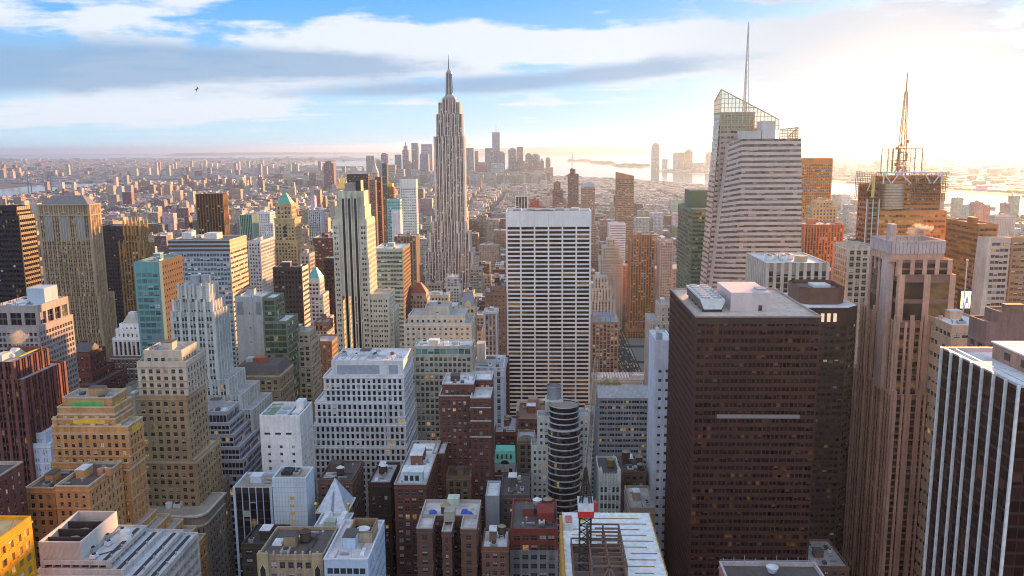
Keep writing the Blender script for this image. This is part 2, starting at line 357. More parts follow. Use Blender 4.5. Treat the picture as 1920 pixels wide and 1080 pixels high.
class Bld:
    ALL = []
    def __init__(s, name, label, cat, group=None, indiv=0):
        s.name, s.label, s.cat, s.group, s.indiv = name, label, cat, group, indiv
        s.P = {}; s.order = []; s.T = []; s.rep = []; s.subs = []
        Bld.ALL.append(s)
    def mb(s, part, mat):
        k = (part, mat.name)
        if k not in s.P: s.P[k] = (MB(), mat); s.order.append(k)
        return s.P[k][0]
    def one(s, part, mat, parent=None):
        """a repeat of a part: its own mesh each time"""
        m = MB(); s.rep.append((part, m, mat, parent)); return m
    def facade(s, p0, u, width, z0, z1, t):
        wall = s.mb('wall', t['wall']); win = s.mb('window', t['gl'])
        spm = s.mb('spandrel_panels', t['sp']) if t['sp'] else wall
        n = (u[1], -u[0]); H = z1-z0
        def P(a, z, d): return np.stack([p0[0]+u[0]*a-n[0]*d, p0[1]+u[1]*a-n[1]*d, z+0*a], -1)
        def Q(a0, a1, za, zb, d00, d01=None, flat=True):
            """quads with corners (a0,za) (a1,za) (a1,zb) (a0,zb); d00 depth at first edge, d01 at second"""
            d01 = d00 if d01 is None else d01
            a0, a1, za, zb, d00, d01 = np.broadcast_arrays(*[np.asarray(v, float) for v in (a0, a1, za, zb, d00, d01)])
            return np.stack([P(a0, za, d00), P(a1, za, d01), P(a1, zb, d01), P(a0, zb, d00)], -2).reshape(-1, 4, 3)
        def QH(a0, a1, z, d0, d1, up):
            a0, a1, z, d0, d1 = np.broadcast_arrays(*[np.asarray(v, float) for v in (a0, a1, z, d0, d1)])
            v = [P(a0, z, d0), P(a1, z, d0), P(a1, z, d1), P(a0, z, d1)]
            if not up: v = v[::-1]
            return np.stack(v, -2).reshape(-1, 4, 3)
        ms = min(t['ms'], width*.2); us = width-2*ms
        nb = max(1, int(round(us/t['bw']))); bw = us/nb
        mt, mb_ = t['mt'], t['mb']
        if H-mt-mb_ < 1.5 or width < 2.0:
            wall.quads(Q(0, width, z0, z1, 0)); return
        nf = max(1, int(round((H-mt-mb_)/t['fh']))); fh = (H-mt-mb_)/nf
        k, kg = t['k'], t['kg']
        ww = max(.3, (t['wf']*bw-(k-1)*kg)/k)
        L = []
        for i in range(nb):
            c = ms+(i+.5)*bw
            for j in range(k): L.append(c+(j-(k-1)/2)*(ww+kg)-ww/2)
        L = np.array(L); Rr = L+ww; m = len(L)
        zb = z0+mb_+fh*np.arange(nf)+fh*(1-t['hf'])*.55; zt = zb+fh*t['hf']
        rs, rg, rp = t['rs'], t['rg'], t['rp']
        A0 = np.concatenate([[0], Rr]); A1 = np.concatenate([L, [width]])
        FID[0] += 1; off = FID[0]*53 % 4001
        gi, gj = np.meshgrid(np.arange(m), np.arange(nf), indexing='ij')
        l = L[gi].ravel(); r = Rr[gi].ravel(); b0 = zb[gj].ravel(); t0 = zt[gj].ravel()
        iu = gi.ravel()+off; iv = gj.ravel()+7
        uv = np.stack([np.stack([iu+.002, iv+.002], -1), np.stack([iu+.998, iv+.002], -1), np.stack([iu+.998, iv+.998], -1), np.stack([iu+.002, iv+.998], -1)], 1)
        win.quads(Q(l, r, b0, t0, rg), uv)
        if t.get('belt') and t['mode'] == 'p' and p0[1] < 560 and t['wf'] > .2 and rs < .2:
            sl = s.mb('window_sill', t['belt'])
            sl.quads(Q(l-.12, r+.12, b0-.3, b0-.02, -.14)); sl.quads(QH(l-.12, r+.12, b0-.02, -.14, .05, True))
            if t['gl'] is GLASS_OLD:
                rg_ = np.random.RandomState(FID[0]); q = np.where(rg_.rand(len(l)) < .07)[0]
                if len(q):
                    c = (l[q]+r[q])/2; w2 = .42; un = s.mb('window_unit', DUCT); bb = b0[q]
                    un.quads(Q(c-w2, c+w2, bb, bb+.5, -.4)); un.quads(QH(c-w2, c+w2, bb+.5, -.4, .3, True)); un.quads(Q(c-w2, c-w2, bb, bb+.5, .3, -.4)); un.quads(Q(c+w2, c+w2, bb, bb+.5, -.4, .3))
        SB = np.concatenate([[z0], zt]); ST_ = np.concatenate([zb, [z1]])
        if t['mode'] == 'p':
            wall.quads(Q(A0, A1, z0, z1, 0))
            wall.quads(Q(L, L, z0, z1, 0, rg)); wall.quads(Q(Rr, Rr, z0, z1, rg, 0))
            gi, gj = np.meshgrid(np.arange(m), np.arange(nf+1), indexing='ij')
            l = L[gi].ravel(); r = Rr[gi].ravel(); b1 = SB[gj].ravel(); t1 = ST_[gj].ravel()
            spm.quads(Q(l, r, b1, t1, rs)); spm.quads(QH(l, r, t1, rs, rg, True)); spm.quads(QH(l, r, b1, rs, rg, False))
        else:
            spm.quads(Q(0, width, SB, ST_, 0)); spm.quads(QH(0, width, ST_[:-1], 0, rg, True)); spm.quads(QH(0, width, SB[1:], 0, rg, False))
            A0[0] = 0.02; A1[-1] = width-.02
            gi, gj = np.meshgrid(np.arange(len(A0)), np.arange(nf), indexing='ij')
            l = A0[gi].ravel(); r = A1[gi].ravel(); b1 = zb[gj].ravel(); t1 = zt[gj].ravel()
            wall.quads(Q(l, r, b1, t1, rp)); wall.quads(Q(l, l, b1, t1, rg, rp)); wall.quads(Q(r, r, b1, t1, rp, rg))
    def tier(s, x0, x1, y0, y1, z0, z1, t, roof=True):
        s.T.append((x0, x1, y0, y1, z0, z1))
        F = {'N': ((x0, y0), (1, 0), x1-x0), 'W': ((x1, y0), (0, 1), y1-y0), 'S': ((x1, y1), (-1, 0), x1-x0), 'E': ((x0, y1), (0, -1), y1-y0)}
        for f, (p, u, w) in F.items():
            tt = t.get('on'+f, t)
            if f in t['faces']: s.facade(p, u, w, z0, z1, tt)
            else:
                q = (p[0]+u[0]*w, p[1]+u[1]*w)
                s.mb('wall', tt['wall']).quads([[(*p, z0), (*q, z0), (*q, z1), (*p, z1)]])
        if t.get('belt') and z1-z0 > 12 and t['wf'] > .2 and t['mode'] == 'p' and t['rs'] < .2:
            nf = max(1, int(round((z1-z0-t['mt']-t['mb'])/t['fh']))); fh = (z1-z0-t['mt']-t['mb'])/nf
            for kf in {nf, max(1, nf-2-(FID[0] % 3)), max(1, int(nf*.45))}:
                zz = z0+t['mb']+fh*kf+.12; s.one('belt_course', t['belt']).box(x0-.28, x1+.28, y0-.28, y1+.28, zz, zz+.42)
        if roof: s.roof(x0, x1, y0, y1, z1, t)
    def roof(s, x0, x1, y0, y1, z1, t):
        pr, th = t['par'], .55
        w = s.one('parapet', t['cap'] or t['wall'])
        if t['cap']: x0 -= .12; x1 += .12; y0 -= .12; y1 += .12
        o = [(x0, y0), (x1, y0), (x1, y1), (x0, y1)]; i = [(x0+th, y0+th), (x1-th, y0+th), (x1-th, y1-th), (x0+th, y1-th)]
        for j in range(4):
            m = (j+1) % 4; zt = z1+.01
            if t['cap']:
                zt = z1+.3
                w.quads([[(*o[j], z1-.25), (*o[m], z1-.25), (*o[m], zt), (*o[j], zt)]])
            w.quads([[(*o[j], zt), (*o[m], zt), (*i[m], zt), (*i[j], zt)], [(*i[m], z1-pr), (*i[j], z1-pr), (*i[j], zt), (*i[m], zt)]])
        s.one('roof', t['roof']).quads([[(*p, z1-pr) for p in i]])
    def block(s, part, mat, *b):
        s.one(part, mat).box(*b)
    def tank(s, x, y, z, r=2.1, h=4.2, leg=2.6, mat=None, cap=None):
        k = len(s.rep)
        s.one('water_tank', mat or WOOD).cyl(x, y, z+leg, z+leg+h, r, r*.97, 14)
        s.one('tank_roof', cap or TANKCAP, k).cyl(x, y, z+leg+h+.01, z+leg+h+r*.62, r*1.12, .05, 14)
        L = s.one('tank_legs', DARKM, k)
        for a in (-1, 1):
            for b in (-1, 1): L.bar((x+a*r*.7, y+b*r*.7, z), (x+a*r*.7, y+b*r*.7, z+leg), .25)
            L.bar((x+a*r*.7, y-r*.7, z+.2), (x+a*r*.7, y+r*.7, z+leg-.2), .14); L.bar((x-r*.7, y+a*r*.7, z+.2), (x+r*.7, y+a*r*.7, z+leg-.2), .14)
    def ac(s, x, y, z, w=3.0, l=5.0, h=1.8, nf=2, mat=None):
        k = len(s.rep)
        s.one('cooling_unit', mat or DUCT).box(x-w/2, x+w/2, y-l/2, y+l/2, z+.3, z+h)
        for i in range(nf):
            yy = y-l/2+(i+.5)*l/nf; rr = min(w, l/nf)*.38
            s.one('fan', DARKM, k).cyl(x, yy, z+h+.005, z+h+.35, rr, rr*.95, 12)
    def clutter(s, x0, x1, y0, y1, z, rnd, n=4, tank=False, wallm=None):
        """bulkheads, ducts, vents and machines standing on a roof"""
        w, l = x1-x0, y1-y0
        if w < 6 or l < 6: return
        bx, by = x0+w*rnd.uniform(.25, .6), y0+l*rnd.uniform(.4, .7)
        bw, bl = min(w*.32, rnd.uniform(4, 8)), min(l*.35, rnd.uniform(4, 8)); bh = rnd.uniform(2.6, 4.6)
        s.block('bulkhead', wallm or s.T[0] and ROOF_G, bx-bw/2, bx+bw/2, by-bl/2, by+bl/2, z, z+bh)
        s.one('bulkhead_roof', ROOF_W if rnd.random() < .5 else ROOF_D).box(bx-bw/2-.2, bx+bw/2+.2, by-bl/2-.2, by+bl/2+.2, z+bh, z+bh+.25)
        occ = [(bx-bw/2-1, bx+bw/2+1, by-bl/2-1, by+bl/2+1)]
        for _ in range(n*3):
            if n <= 0: break
            kind = rnd.choice(('ac', 'ac', 'duct', 'duct', 'vent', 'vent', 'box', 'rail', 'pipe', 'pipe'))
            a, b = rnd.uniform(.6, 1.9), rnd.uniform(.7, 2.4)
            cx, cy = rnd.uniform(x0+a+1, x1-a-1), rnd.uniform(y0+b+1, y1-b-1)
            if any(cx+a > o[0] and cx-a < o[1] and cy+b > o[2] and cy-b < o[3] for o in occ): continue
            occ.append((cx-a, cx+a, cy-b, cy+b)); n -= 1
            if kind == 'ac': s.ac(cx, cy, z, 2*a, 2*b, rnd.uniform(1.2, 2.2), 1 if b < 1.8 else 2, DUCT if rnd.random() < .6 else WHITEM)
            elif kind == 'duct': s.one('duct', DUCT).box(cx-a, cx+a, cy-.35, cy+.35, z+.3, z+1).box(cx-a-.5, cx-a+.1, cy-.35, cy+.35, z, z+1.001)
            elif kind == 'vent': s.one('vent_pipe', DUCT).cyl(cx, cy, z, z+1.5, .35, .35, 8).cyl(cx, cy, z+1.5, z+1.9, .6, .2, 8)
            elif kind == 'box': s.one('skylight', WHITEM).pyr(cx-a, cx+a, cy-b, cy+b, z, z+.9, .8, .8)
            elif kind == 'pipe':
                L_ = min(rnd.uniform(4, 10), w*.4); m = s.one('roof_pipe', rnd.choice((DUCT, WHITEM, DARKM)))
                if rnd.random() < .5: m.bar((max(x0+.5, cx-L_/2), cy, z+.35), (min(x1-.5, cx+L_/2), cy, z+.35), .28)
                else: m.bar((cx, max(y0+.5, cy-L_/2), z+.35), (cx, min(y1-.5, cy+L_/2), z+.35), .28)
            else: s.one('stair_hatch', ROOF_D).box(cx-.9, cx+.9, cy-1.2, cy+1.2, z, z+1.2)
        if tank:
            for _ in range(12):
                cx, cy = rnd.uniform(x0+3, x1-3), rnd.uniform(y0+3, y1-3)
                if not any(cx+2 > o[0] and cx-2 < o[1] and cy+2 > o[2] and cy-2 < o[3] for o in occ):
                    s.tank(cx, cy, z, rnd.uniform(1.7, 2.3), rnd.uniform(3.4, 4.4), rnd.uniform(1.5, 4)); break
    def done(s):
        xs = [t[0] for t in s.T]+[t[1] for t in s.T]; ys = [t[2] for t in s.T]+[t[3] for t in s.T]
        org = ((min(xs)+max(xs))/2, (min(ys)+max(ys))/2, 0)
        s.foot = (min(xs), max(xs), min(ys), max(ys))
        root = empty(s.name, org, s.label, s.cat, s.group)
        s.root = root
        for k in s.order:
            m, mat = s.P[k]
            if not m.count(): continue
            if k[0] == 'window':
                A = np.concatenate(m.q); U = np.concatenate(m.uv); n = len(A)
                if n > 100 or s.indiv == 0:
                    N = min(s.indiv, n)
                    # the windows that show largest: nearest to the viewpoint and turned towards it
                    c = A.mean(1); nn = np.cross(A[:, 1]-A[:, 0], A[:, 3]-A[:, 0])
                    v = np.array([0, 0, EYE])-c; d = np.linalg.norm(v, axis=1)
                    sz = (nn*v).sum(1)/d**3
                    inv = np.array([0 < proj(*p)[0] < 1920 and proj(*p)[1] < 1075 for p in c]) if N else np.zeros(n, bool)
                    o = np.argsort(-np.where(inv, sz, -1))
                    pick = o[:N]; rest = o[N:]
                else: pick = np.arange(n); rest = []
                if len(rest):
                    g = MB(); g.quads(A[rest], U[rest]); g.build('window', mat, root, org, 'stuff' if len(rest) > 1 else None)
                for i in pick:
                    g = MB(); g.quads(A[i:i+1], U[i:i+1]); g.build('window', mat, root, org)
            else: m.build(k[0], mat, root, org, 'stuff' if k[0] in ('window_sill', 'window_unit') else None)
        made = []
        for part, m, mat, par in s.rep:
            made.append(m.build(part, mat, root if par is None else made[par], org) if m.count() else None)

def PT(xl, xr, yt, Y, L):
    a = at(xl, yt, Y); b = at(xr, yt, Y)
    return a[0], b[0], Y, Y+L, (a[1]+b[1])/2

def hero(name, label, cat, t, tiers, indiv=0, clut=0, tank=False, group=None, wallm=None):
    """tiers: (left px, right px, top px, distance m, length m[, overrides]) from the top block to the base"""
    b = Bld(name, label, cat, group, indiv)
    Z = [PT(*q[:5]) for q in tiers]
    rnd = random.Random(len(Bld.ALL)*7+3)
    for i, q in enumerate(tiers):
        o = dict(t); ov = q[5] if len(q) > 5 else {}
        z0 = ov.get('z0'); o.update(ov)
        if z0 is None: z0 = Z[i+1][4]-1.2 if i+1 < len(Z) else 0.0
        x0, x1, y0, y1, z1 = Z[i]
        b.tier(x0, x1, y0, y1, z0, z1, o)
        if i == 0 and clut and q[3] < 480: clut += 9
        if i == 0 and clut: b.clutter(x0+1, x1-1, y0+1, y1-1, z1-o['par'], rnd, clut, tank, wallm or o['wall'])
    return b

# ------------------------------------------------------------------ the buildings one can point to
gl = mat_glass
LIME = st((.56, .49, .38), bw=3.3, fh=3.6, wf=.62, hf=.52, k=2, kg=.5)
TAN = st((.40, .315, .225), bw=3.2, wf=.44, hf=.5)
WHITE = st((.76, .76, .76), bw=3.4, wf=.45, hf=.5, roof=ROOF_W)
CREAM = st((.57, .54, .48), bw=3.2, wf=.46, hf=.5)
BRICK = st((.13, .066, .056), 'brick', bw=3.3, wf=.48, hf=.5, cap=mat_wall((.42, .38, .34)))
BROWN = st((.16, .14, .11), 'brick', bw=3.2, wf=.45, hf=.5)
ORANGE = st((.48, .31, .19), 'brick', bw=3.1, wf=.42, hf=.5, cap=mat_wall((.55, .47, .38)))

# --- left: beyond and beside the tan gothic slab
b = hero('skyscraper', 'black glass slab cut off by the left edge of the picture', 'skyscraper',
     st((.025, .018, .017), 'metal', bw=2.4, fh=3.7, wf=.7, hf=.55, sp=mat_wall((.035, .024, .022), 'metal', .5), gl=gl((.012, .010, .012), .03, .03, .12, litc=(1, .5, .2), lits=.25)),
     [(-70, 30, 388, 601, 18), (-75, 34.5, 405, 600, 20.5)])
b = hero('skyscraper', 'broad tan gothic skyscraper with arched top windows and hipped roof', 'skyscraper',
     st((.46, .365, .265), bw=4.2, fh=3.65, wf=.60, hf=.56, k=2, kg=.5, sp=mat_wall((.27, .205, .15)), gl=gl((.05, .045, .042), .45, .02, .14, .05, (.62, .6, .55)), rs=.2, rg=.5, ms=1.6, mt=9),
     [(68, 167, 384, 702.5, 18.5), (74, 186, 556, 699, 26, dict(mt=3)), (72, 195, 632, 696, 31, dict(mt=3))])
x0, x1, y0, y1, z0, z1 = b.T[0]
b.one('hipped_roof', mat_plain((.23, .22, .23), .7)).pyr(x0+2, x1-1, y0+1.5, y1-1, z1-1, z1+7.5, .62, .25)
b.one('cornice', mat_wall((.46, .38, .29))).box(x0-.7, x1+.7, y0-.7, y1+.7, z1-9.5, z1-8.4)
b.one('cornice', mat_wall((.46, .38, .29))).box(x0-.5, x1+.5, y0-.5, y1+.5, z1-.6, z1+.35)
for f in (.2, .5, .8):                       # three tall arched bays under the cornice
    cx = x0+(x1-x0)*f; hw = 3.4
    m = b.one('arched_bay', mat_wall((.52, .46, .38)))
    for dx in (-hw, -hw/3, hw/3, hw): m.box(cx+dx-.28, cx+dx+.28, y0-.55, y0+.1, z1-32, z1-10)
    for j in range(6):
        a0, a1 = math.pi*j/6, math.pi*(j+1)/6
        m.bar((cx+hw*math.cos(a0), y0-.3, z1-10+3.5*math.sin(a0)), (cx+hw*math.cos(a1), y0-.3, z1-10+3.5*math.sin(a1)), .6)
    b.one('arch_glass', gl((.30, .31, .31), .6, 0, .15)).prism([(cx-hw, y0-.12), (cx+hw, y0-.12), (cx+hw, y0-.04), (cx-hw, y0-.04)], z1-31, z1-9)
b = hero('skyscraper', 'plain black slab just right of the broad tan gothic skyscraper', 'skyscraper',
     st((.05, .04, .042), 'metal', bw=2.6, fh=3.6, wf=.6, hf=.5, gl=gl((.02, .018, .02), .05, .03, .12, lits=.3)), [(191, 229, 424, 800, 20)])
b = hero('skyscraper', 'slender brown art deco tower with a crown of pointed finials', 'skyscraper',
     st((.30, .215, .125), 'stone', bw=2.7, fh=3.6, wf=.5, hf=.5, sp=mat_wall((.16, .11, .07)), rs=.25, rg=.5, mt=3),
     [(231, 262, 423, 746, 15, dict(mt=9, par=.6)), (222, 271, 458, 742, 20)])
x0, x1, y0, y1, z0, z1 = b.T[0]
for i in range(5):
    for yy in (y0, y1):
        cx = x0+(x1-x0)*(.03+.235*i)
        b.one('finial', mat_wall((.36, .27, .15))).box(cx-.75, cx+.75, yy-.75, yy+.75, z1-9, z1+2).pyr(cx-.75, cx+.75, yy-.75, yy+.75, z1+2, z1+7.5, .2, .2)
x0, x1, y0, y1, z0, z1 = b.T[1]
for cx in (x0+1, x0+5, x1-5, x1-1): b.one('pinnacle', mat_wall((.36, .27, .15))).box(cx-.6, cx+.6, y0-.6, y0+.6, z1-12, z1+1.5).pyr(cx-.6, cx+.6, y0-.6, y0+.6, z1+1.5, z1+4, .2, .2)
# teal glass front with a dark brown side
dk = st((.055, .035, .03), 'brick', bw=3.2, fh=3.6, wf=.3, hf=.35, gl=gl((.04, .04, .045), .5, .04, .12))
b = hero('office_tower', 'teal glass fronted tower with a dark brown windowed side', 'skyscraper',
     st((.20, .36, .37), 'metal', bw=3.0, fh=3.8, wf=.9, hf=.66, rg=.12, mt=6, gl=gl((.10, .20, .21), .35, .05, .06, .03, (.35, .5, .55), .8), onW=dk, roof=ROOF_T),
     [(250, 297, 491, 480, 33)], indiv=40, clut=5)
x0, x1, y0, y1, z0, z1 = b.T[0]
b.one('glass_corner', gl((.16, .26, .27), .2, .02, .06)).box(x1-.3, x1+.25, y0-.25, y0+4, 0, z1-.5)
for i in range(5): b.one('roof_rail', WHITEM).bar((x0+2, y0+3+5*i, z1), (x1-2, y0+5+5*i, z1+2.4), .25)
# big international style block with bronze bands
sd_ = st((.42, .24, .12), 'metal', mode='h', bw=3, fh=3.9, wf=.86, hf=.42, sp=mat_wall((.62, .56, .46)), mt=9, rg=.25)
b = hero('office_building', 'wide curtain wall block with bronze bands under a flat white roof', 'office building',
     st((.50, .54, .56), 'metal', mode='h', bw=2.6, fh=3.8, wf=.86, hf=.62, rg=.15, mt=10, sp=mat_wall((.40, .45, .50), 'metal', .4), gl=gl((.09, .13, .16), .4, .02, .08, 0, (.6, .65, .68)), roof=ROOF_W, onW=sd_),
     [(315, 430, 450, 640, 38)], clut=5)
x0, x1, y0, y1, z0, z1 = b.T[0]
for i in range(3): b.one('bronze_band', mat_plain((.14, .07, .04), .5, .2)).box(x0-.18, x1+.18, y0-.18, y1, z1-2.5-3.2*i, z1-.8-3.2*i)
b.block('bulkhead', mat_wall((.72, .72, .72)), x0+5, x0+13, y0+14, y0+22, z1-1.1, z1+4.5); b.block('bulkhead', mat_wall((.72, .72, .72)), x0+24, x0+34, y0+12, y0+24, z1-1.1, z1+4)
# pale wedding cake tower
b = hero('skyscraper', 'pale grey art deco tower stepped like a cake before the wide curtain wall block', 'skyscraper',
     st((.58, .585, .56), bw=4.2, fh=3.6, wf=.56, hf=.55, k=2, kg=.4, sp=mat_wall((.40, .42, .41)), rs=.25, rg=.5, roof=ROOF_G),
     [(334, 391, 536, 434, 14, dict(mt=4)), (325, 398, 566, 432, 18, dict(mt=4)), (318, 402, 585, 430, 22), (316, 428, 712, 428.8, 26), (314, 452, 741, 428, 30), (312, 474, 768, 427, 33)], indiv=90)
x0, x1, y0, y1, z0, z1 = b.T[0]
b.one('cooling_tower', DUCT).cyl((x0+x1)/2-1, y0+6, z1-1, z1+5, 3, 3, 16).cyl((x0+x1)/2+4.5, y0+6, z1-1, z1+5, 2.6, 2.6, 16)
for T_, n in ((b.T[0], 5), (b.T[1], 6)):
    x0, x1, y0, y1, z0, z1 = T_
    for i in range(n):
        cx = x0+(x1-x0)*(i+.0)/(n-1)
        b.one('buttress', mat_wall((.64, .645, .62))).box(cx-.55, cx+.55, y0-.7, y0+.3, z1-7, z1+1.3)
# grey slab with a green glass flank
gg = gl((.075, .09, .06), .2, .06, .08, .0, (.4, .45, .3), litc=(1, .75, .2), lits=.35)
b = hero('office_tower', 'blank grey concrete slab with a green glass edge', 'office building',
     st((.46, .46, .45), 'concrete', bw=30, fh=9, wf=.055, hf=.12, rg=.3, ms=3, mt=6, roof=ROOF_W, gl=gl((.03, .03, .03), 0, 0)), [(440, 491, 557, 500, 20)], clut=4)
x0, x1, y0, y1, z0, z1 = b.T[0]
b.one('louvre_panel', mat_plain((.27, .28, .29), .6)).box(x0+1, x0+5, y0-.15, y0+.1, z1-11, z1-3); b.one('louvre_panel', mat_plain((.27, .28, .29), .6)).box(x1-4, x1-1, y0-.15, y0+.1, z1-11, z1-3)
b = hero('office_tower', 'stepped green glass tower clad to the right of the blank grey slab', 'office building',
     st((.20, .23, .175), 'metal', mode='h', bw=2.4, fh=3.9, wf=.94, hf=.75, rg=.12, gl=gg, roof=ROOF_W, mt=1.5),
     [(491.8, 516, 558, 501, 18), (493, 538, 602, 499.5, 24, {})])
b = hero('office_tower', 'dark brown tower with white stripes on its narrow side', 'skyscraper',
     st((.075, .058, .055), 'metal', bw=2.6, fh=3.7, wf=.7, hf=.5, sp=mat_wall((.06, .046, .045), 'metal'), rg=.2, gl=gl((.03, .026, .027), .1, .02, .12), roof=ROOF_T,
        onW=st((.66, .62, .58), 'metal', mode='h', bw=2.6, fh=3.6, wf=.9, hf=.5, rg=.3, gl=gl((.03, .026, .027), .1, .02, .12))), [(511, 566, 501, 600, 17)], clut=3)
b = hero('skyscraper', 'tan setback tower capped by a green copper pyramid roof', 'skyscraper',
     st((.47, .385, .25), bw=3.4, fh=3.6, wf=.46, hf=.52, mt=3),
     [(517, 546, 382, 905, 18, dict(mt=2.5, fh=4.4)), (514, 552, 410, 902, 24, dict(mt=5)), (514, 557, 450, 900, 28)])
x0, x1, y0, y1, z0, z1 = b.T[0]
COPPER = mat_plain((.12, .40, .32), .6, name='verdigris_copper')
b.one('pyramid_roof', COPPER).pyr(x0+.8, x1-.8, y0+.8, y1-.8, z1-.5, z1+11.5, .12, .12)
x0, x1, y0, y1, z0, z1 = b.T[1]
b.one('cornice', mat_wall((.52, .44, .31))).box(x0-.8, x1+.8, y0-.8, y1+.8, z1-1, z1+.4)
b.one('loggia_arch', DARKM).box((x0+x1)/2-1.6, (x0+x1)/2+1.6, y0-.1, y0+.2, z1-20, z1-8)
b = hero('skyscraper', 'brown slab with a windowless top band and tall dark window strips', 'skyscraper',
     st((.22, .125, .07), 'stone', bw=3.4, fh=3.6, wf=.55, hf=.7, sp=mat_wall((.07, .04, .03)), rs=.35, rg=.5, mt=13, gl=gl((.03, .025, .025), .1, .02)), [(366, 418, 364, 1000, 15)])
b = hero('office_tower', 'green glass tower with vertical white ribs left of the pyramid roofed tower', 'office building',
     st((.40, .52, .46), 'metal', bw=2.2, fh=3.6, wf=.7, hf=.6, sp=mat_wall((.06, .16, .13), 'metal'), rs=.3, rg=.4, mt=5, gl=gl((.04, .10, .085), .1, .01)), [(448, 473, 403, 1100, 26)])
b = hero('apartment_building', 'grey white slab with a blank end below the green ribbed tower', 'building',
     st((.55, .55, .56), bw=3, wf=.5, hf=.5), [(464, 488, 452, 820, 45)], clut=3)
b = hero('apartment_building', 'white apartment block stepped beside the green ribbed tower', 'building',
     WHITE, [(478, 506, 398, 1250, 25), (472, 512, 418, 1248, 30)], clut=3)
# the white tower with three dark strips
b = hero('skyscraper', 'tall cream art deco tower with three black vertical window strips', 'skyscraper',
     st((.62, .58, .49), bw=3.5, fh=3.55, wf=.66, hf=.5, k=2, kg=.45, rg=.45, ms=.8, mt=3),
     [(633, 682, 358, 563, 15, dict(bw=60, fh=200, wf=.01, hf=.01, par=.8)), (627, 684, 386, 561.5, 20, dict(bw=60, fh=200, wf=.01, hf=.01)), (624, 687, 411, 560, 27, dict(bw=60, fh=300, wf=.005, hf=.01)),
      (686, 729, 552, 561, 24, dict(z0=0)), (729.5, 738, 578, 562, 22, dict(z0=0))])
x0, x1, y0, y1, z0, z1 = b.T[2]
w = x1-x0; s2 = st((.62, .58, .49), bw=3.2, fh=3.55, wf=.66, hf=.5, k=2, kg=.45, rg=.45, ms=.4, mt=3, faces='NWE')
zt1 = b.T[1][5]
b.tier(x0-.3, x0+w*.185, y0-.9, y1-1, 0, z1-1, s2); b.tier(x1-w*.22, x1+.3, y0-.9, y1+1, 0, z1-1, s2)
for f in (.33, .51, .69):
    cx = x0+w*f
    b.one('window_strip', gl((.016, .014, .014), .05, .02, .15)).box(cx-.8, cx+.8, y0-.25, y0+.2, 0, z1+14)
    for sgn in (-1, 1): b.one('strip_jamb', mat_wall((.66, .62, .53))).box(cx+sgn*1.15-.3, cx+sgn*1.15+.3, y0-.75, y0+.2, 0, z1+17)
    b.one('strip_finial', mat_wall((.66, .62, .53))).pyr(cx-1.4, cx+1.4, y0-.8, y0+1.5, z1+14, z1+19, .3, .3)
x0, x1, y0, y1, z0, z1 = b.T[0]
b.block('bulkhead', mat_wall((.34, .31, .28)), x0+4, x1-5, y0+4, y1-3, z1-1, z1+5); b.one('roof_frame', DARKM).box(x1-6, x1-2.5, y0+3, y1-4, z1-1, z1+7)
b = hero('office_tower', 'pale tower with a teal pyramid roof behind the striped brown tower', 'skyscraper',
     st((.60, .58, .58), bw=2.9, fh=3.6, wf=.55, hf=.5), [(576, 599, 522, 703, 15, dict(mt=4)), (574, 606, 552, 701, 19), (573, 613, 600, 700, 24)])
x0, x1, y0, y1, z0, z1 = b.T[0]
b.one('pyramid_roof', mat_plain((.10, .40, .42), .5)).pyr(x0, x1, y0, y1, z1-.3, z1+8.5, .2, .2)
b = hero('office_tower', 'narrow black tower tucked behind the cream tower with three black strips', 'skyscraper',
     st((.035, .028, .03), 'metal', bw=2.4, fh=3.6, wf=.7, hf=.5, gl=gl((.015, .013, .014), .04, .01)), [(607, 640, 484, 760, 22)])
b = hero('office_building', 'block with pale green window bands and a brown side wall', 'office building',
     st((.34, .40, .35), 'metal', mode='h', bw=2.6, fh=3.9, wf=.9, hf=.55, sp=mat_wall((.50, .52, .45)), rg=.3, gl=gl((.09, .13, .11), .35, .03, .1), roof=ROOF_W,
        onW=st((.14, .085, .06), 'brick', bw=3.4, wf=.5, hf=.5)), [(700, 755, 466, 722, 42)], clut=3)
b = hero('office_building', 'brown pillared block at the foot of the white grid tower', 'office building',
     st((.27, .21, .17), bw=3.6, wf=.5, hf=.6, sp=mat_wall((.16, .12, .10)), rs=.3, rg=.5), [(738, 780, 443, 1000, 30)], clut=3)
b = hero('skyscraper', 'white tower with a regular grid of blue windows left of the tallest tower', 'skyscraper',
     st((.74, .73, .72), bw=3.2, fh=3.7, wf=.7, hf=.42, mt=12, gl=gl((.14, .22, .32), .3, .01, .08, 0, (.5, .6, .7))), [(749, 780, 336, 1150, 14)])
b = hero('skyscraper', 'slim teal glass tower with a blank white flank', 'skyscraper',
     st((.30, .52, .52), 'metal', bw=2.6, wf=.8, hf=.6, rg=.15, gl=gl((.10, .24, .25), .2, .01, .08)), [(725, 750, 374, 1062, 15)])
x0, x1, y0, y1, z0, z1 = b.T[0]
b.one('blank_flank', mat_wall((.72, .72, .74))).box(x0+6, x1+.2, y0-3, y1-2, 0, z1-14)
for args in (('slim red brown tower rising behind the white grid tower', (.17, .075, .055), [(703, 714, 332, 1320, 10)]),
             ('grey brown tower close beside the slim red brown tower', (.24, .17, .15), [(692, 703.5, 338, 1300, 14)]),
             ('dark green tower behind the slim red brown tower', (.10, .14, .13), [(716, 725, 306, 1600, 14)]),
             ('black slab rising behind the top of the cream tower with three strips', (.05, .035, .035), [(650, 690, 327, 1500, 20)])):
    hero('skyscraper', args[0], 'skyscraper', st(args[1], 'brick', bw=3, wf=.5, hf=.5), args[2])
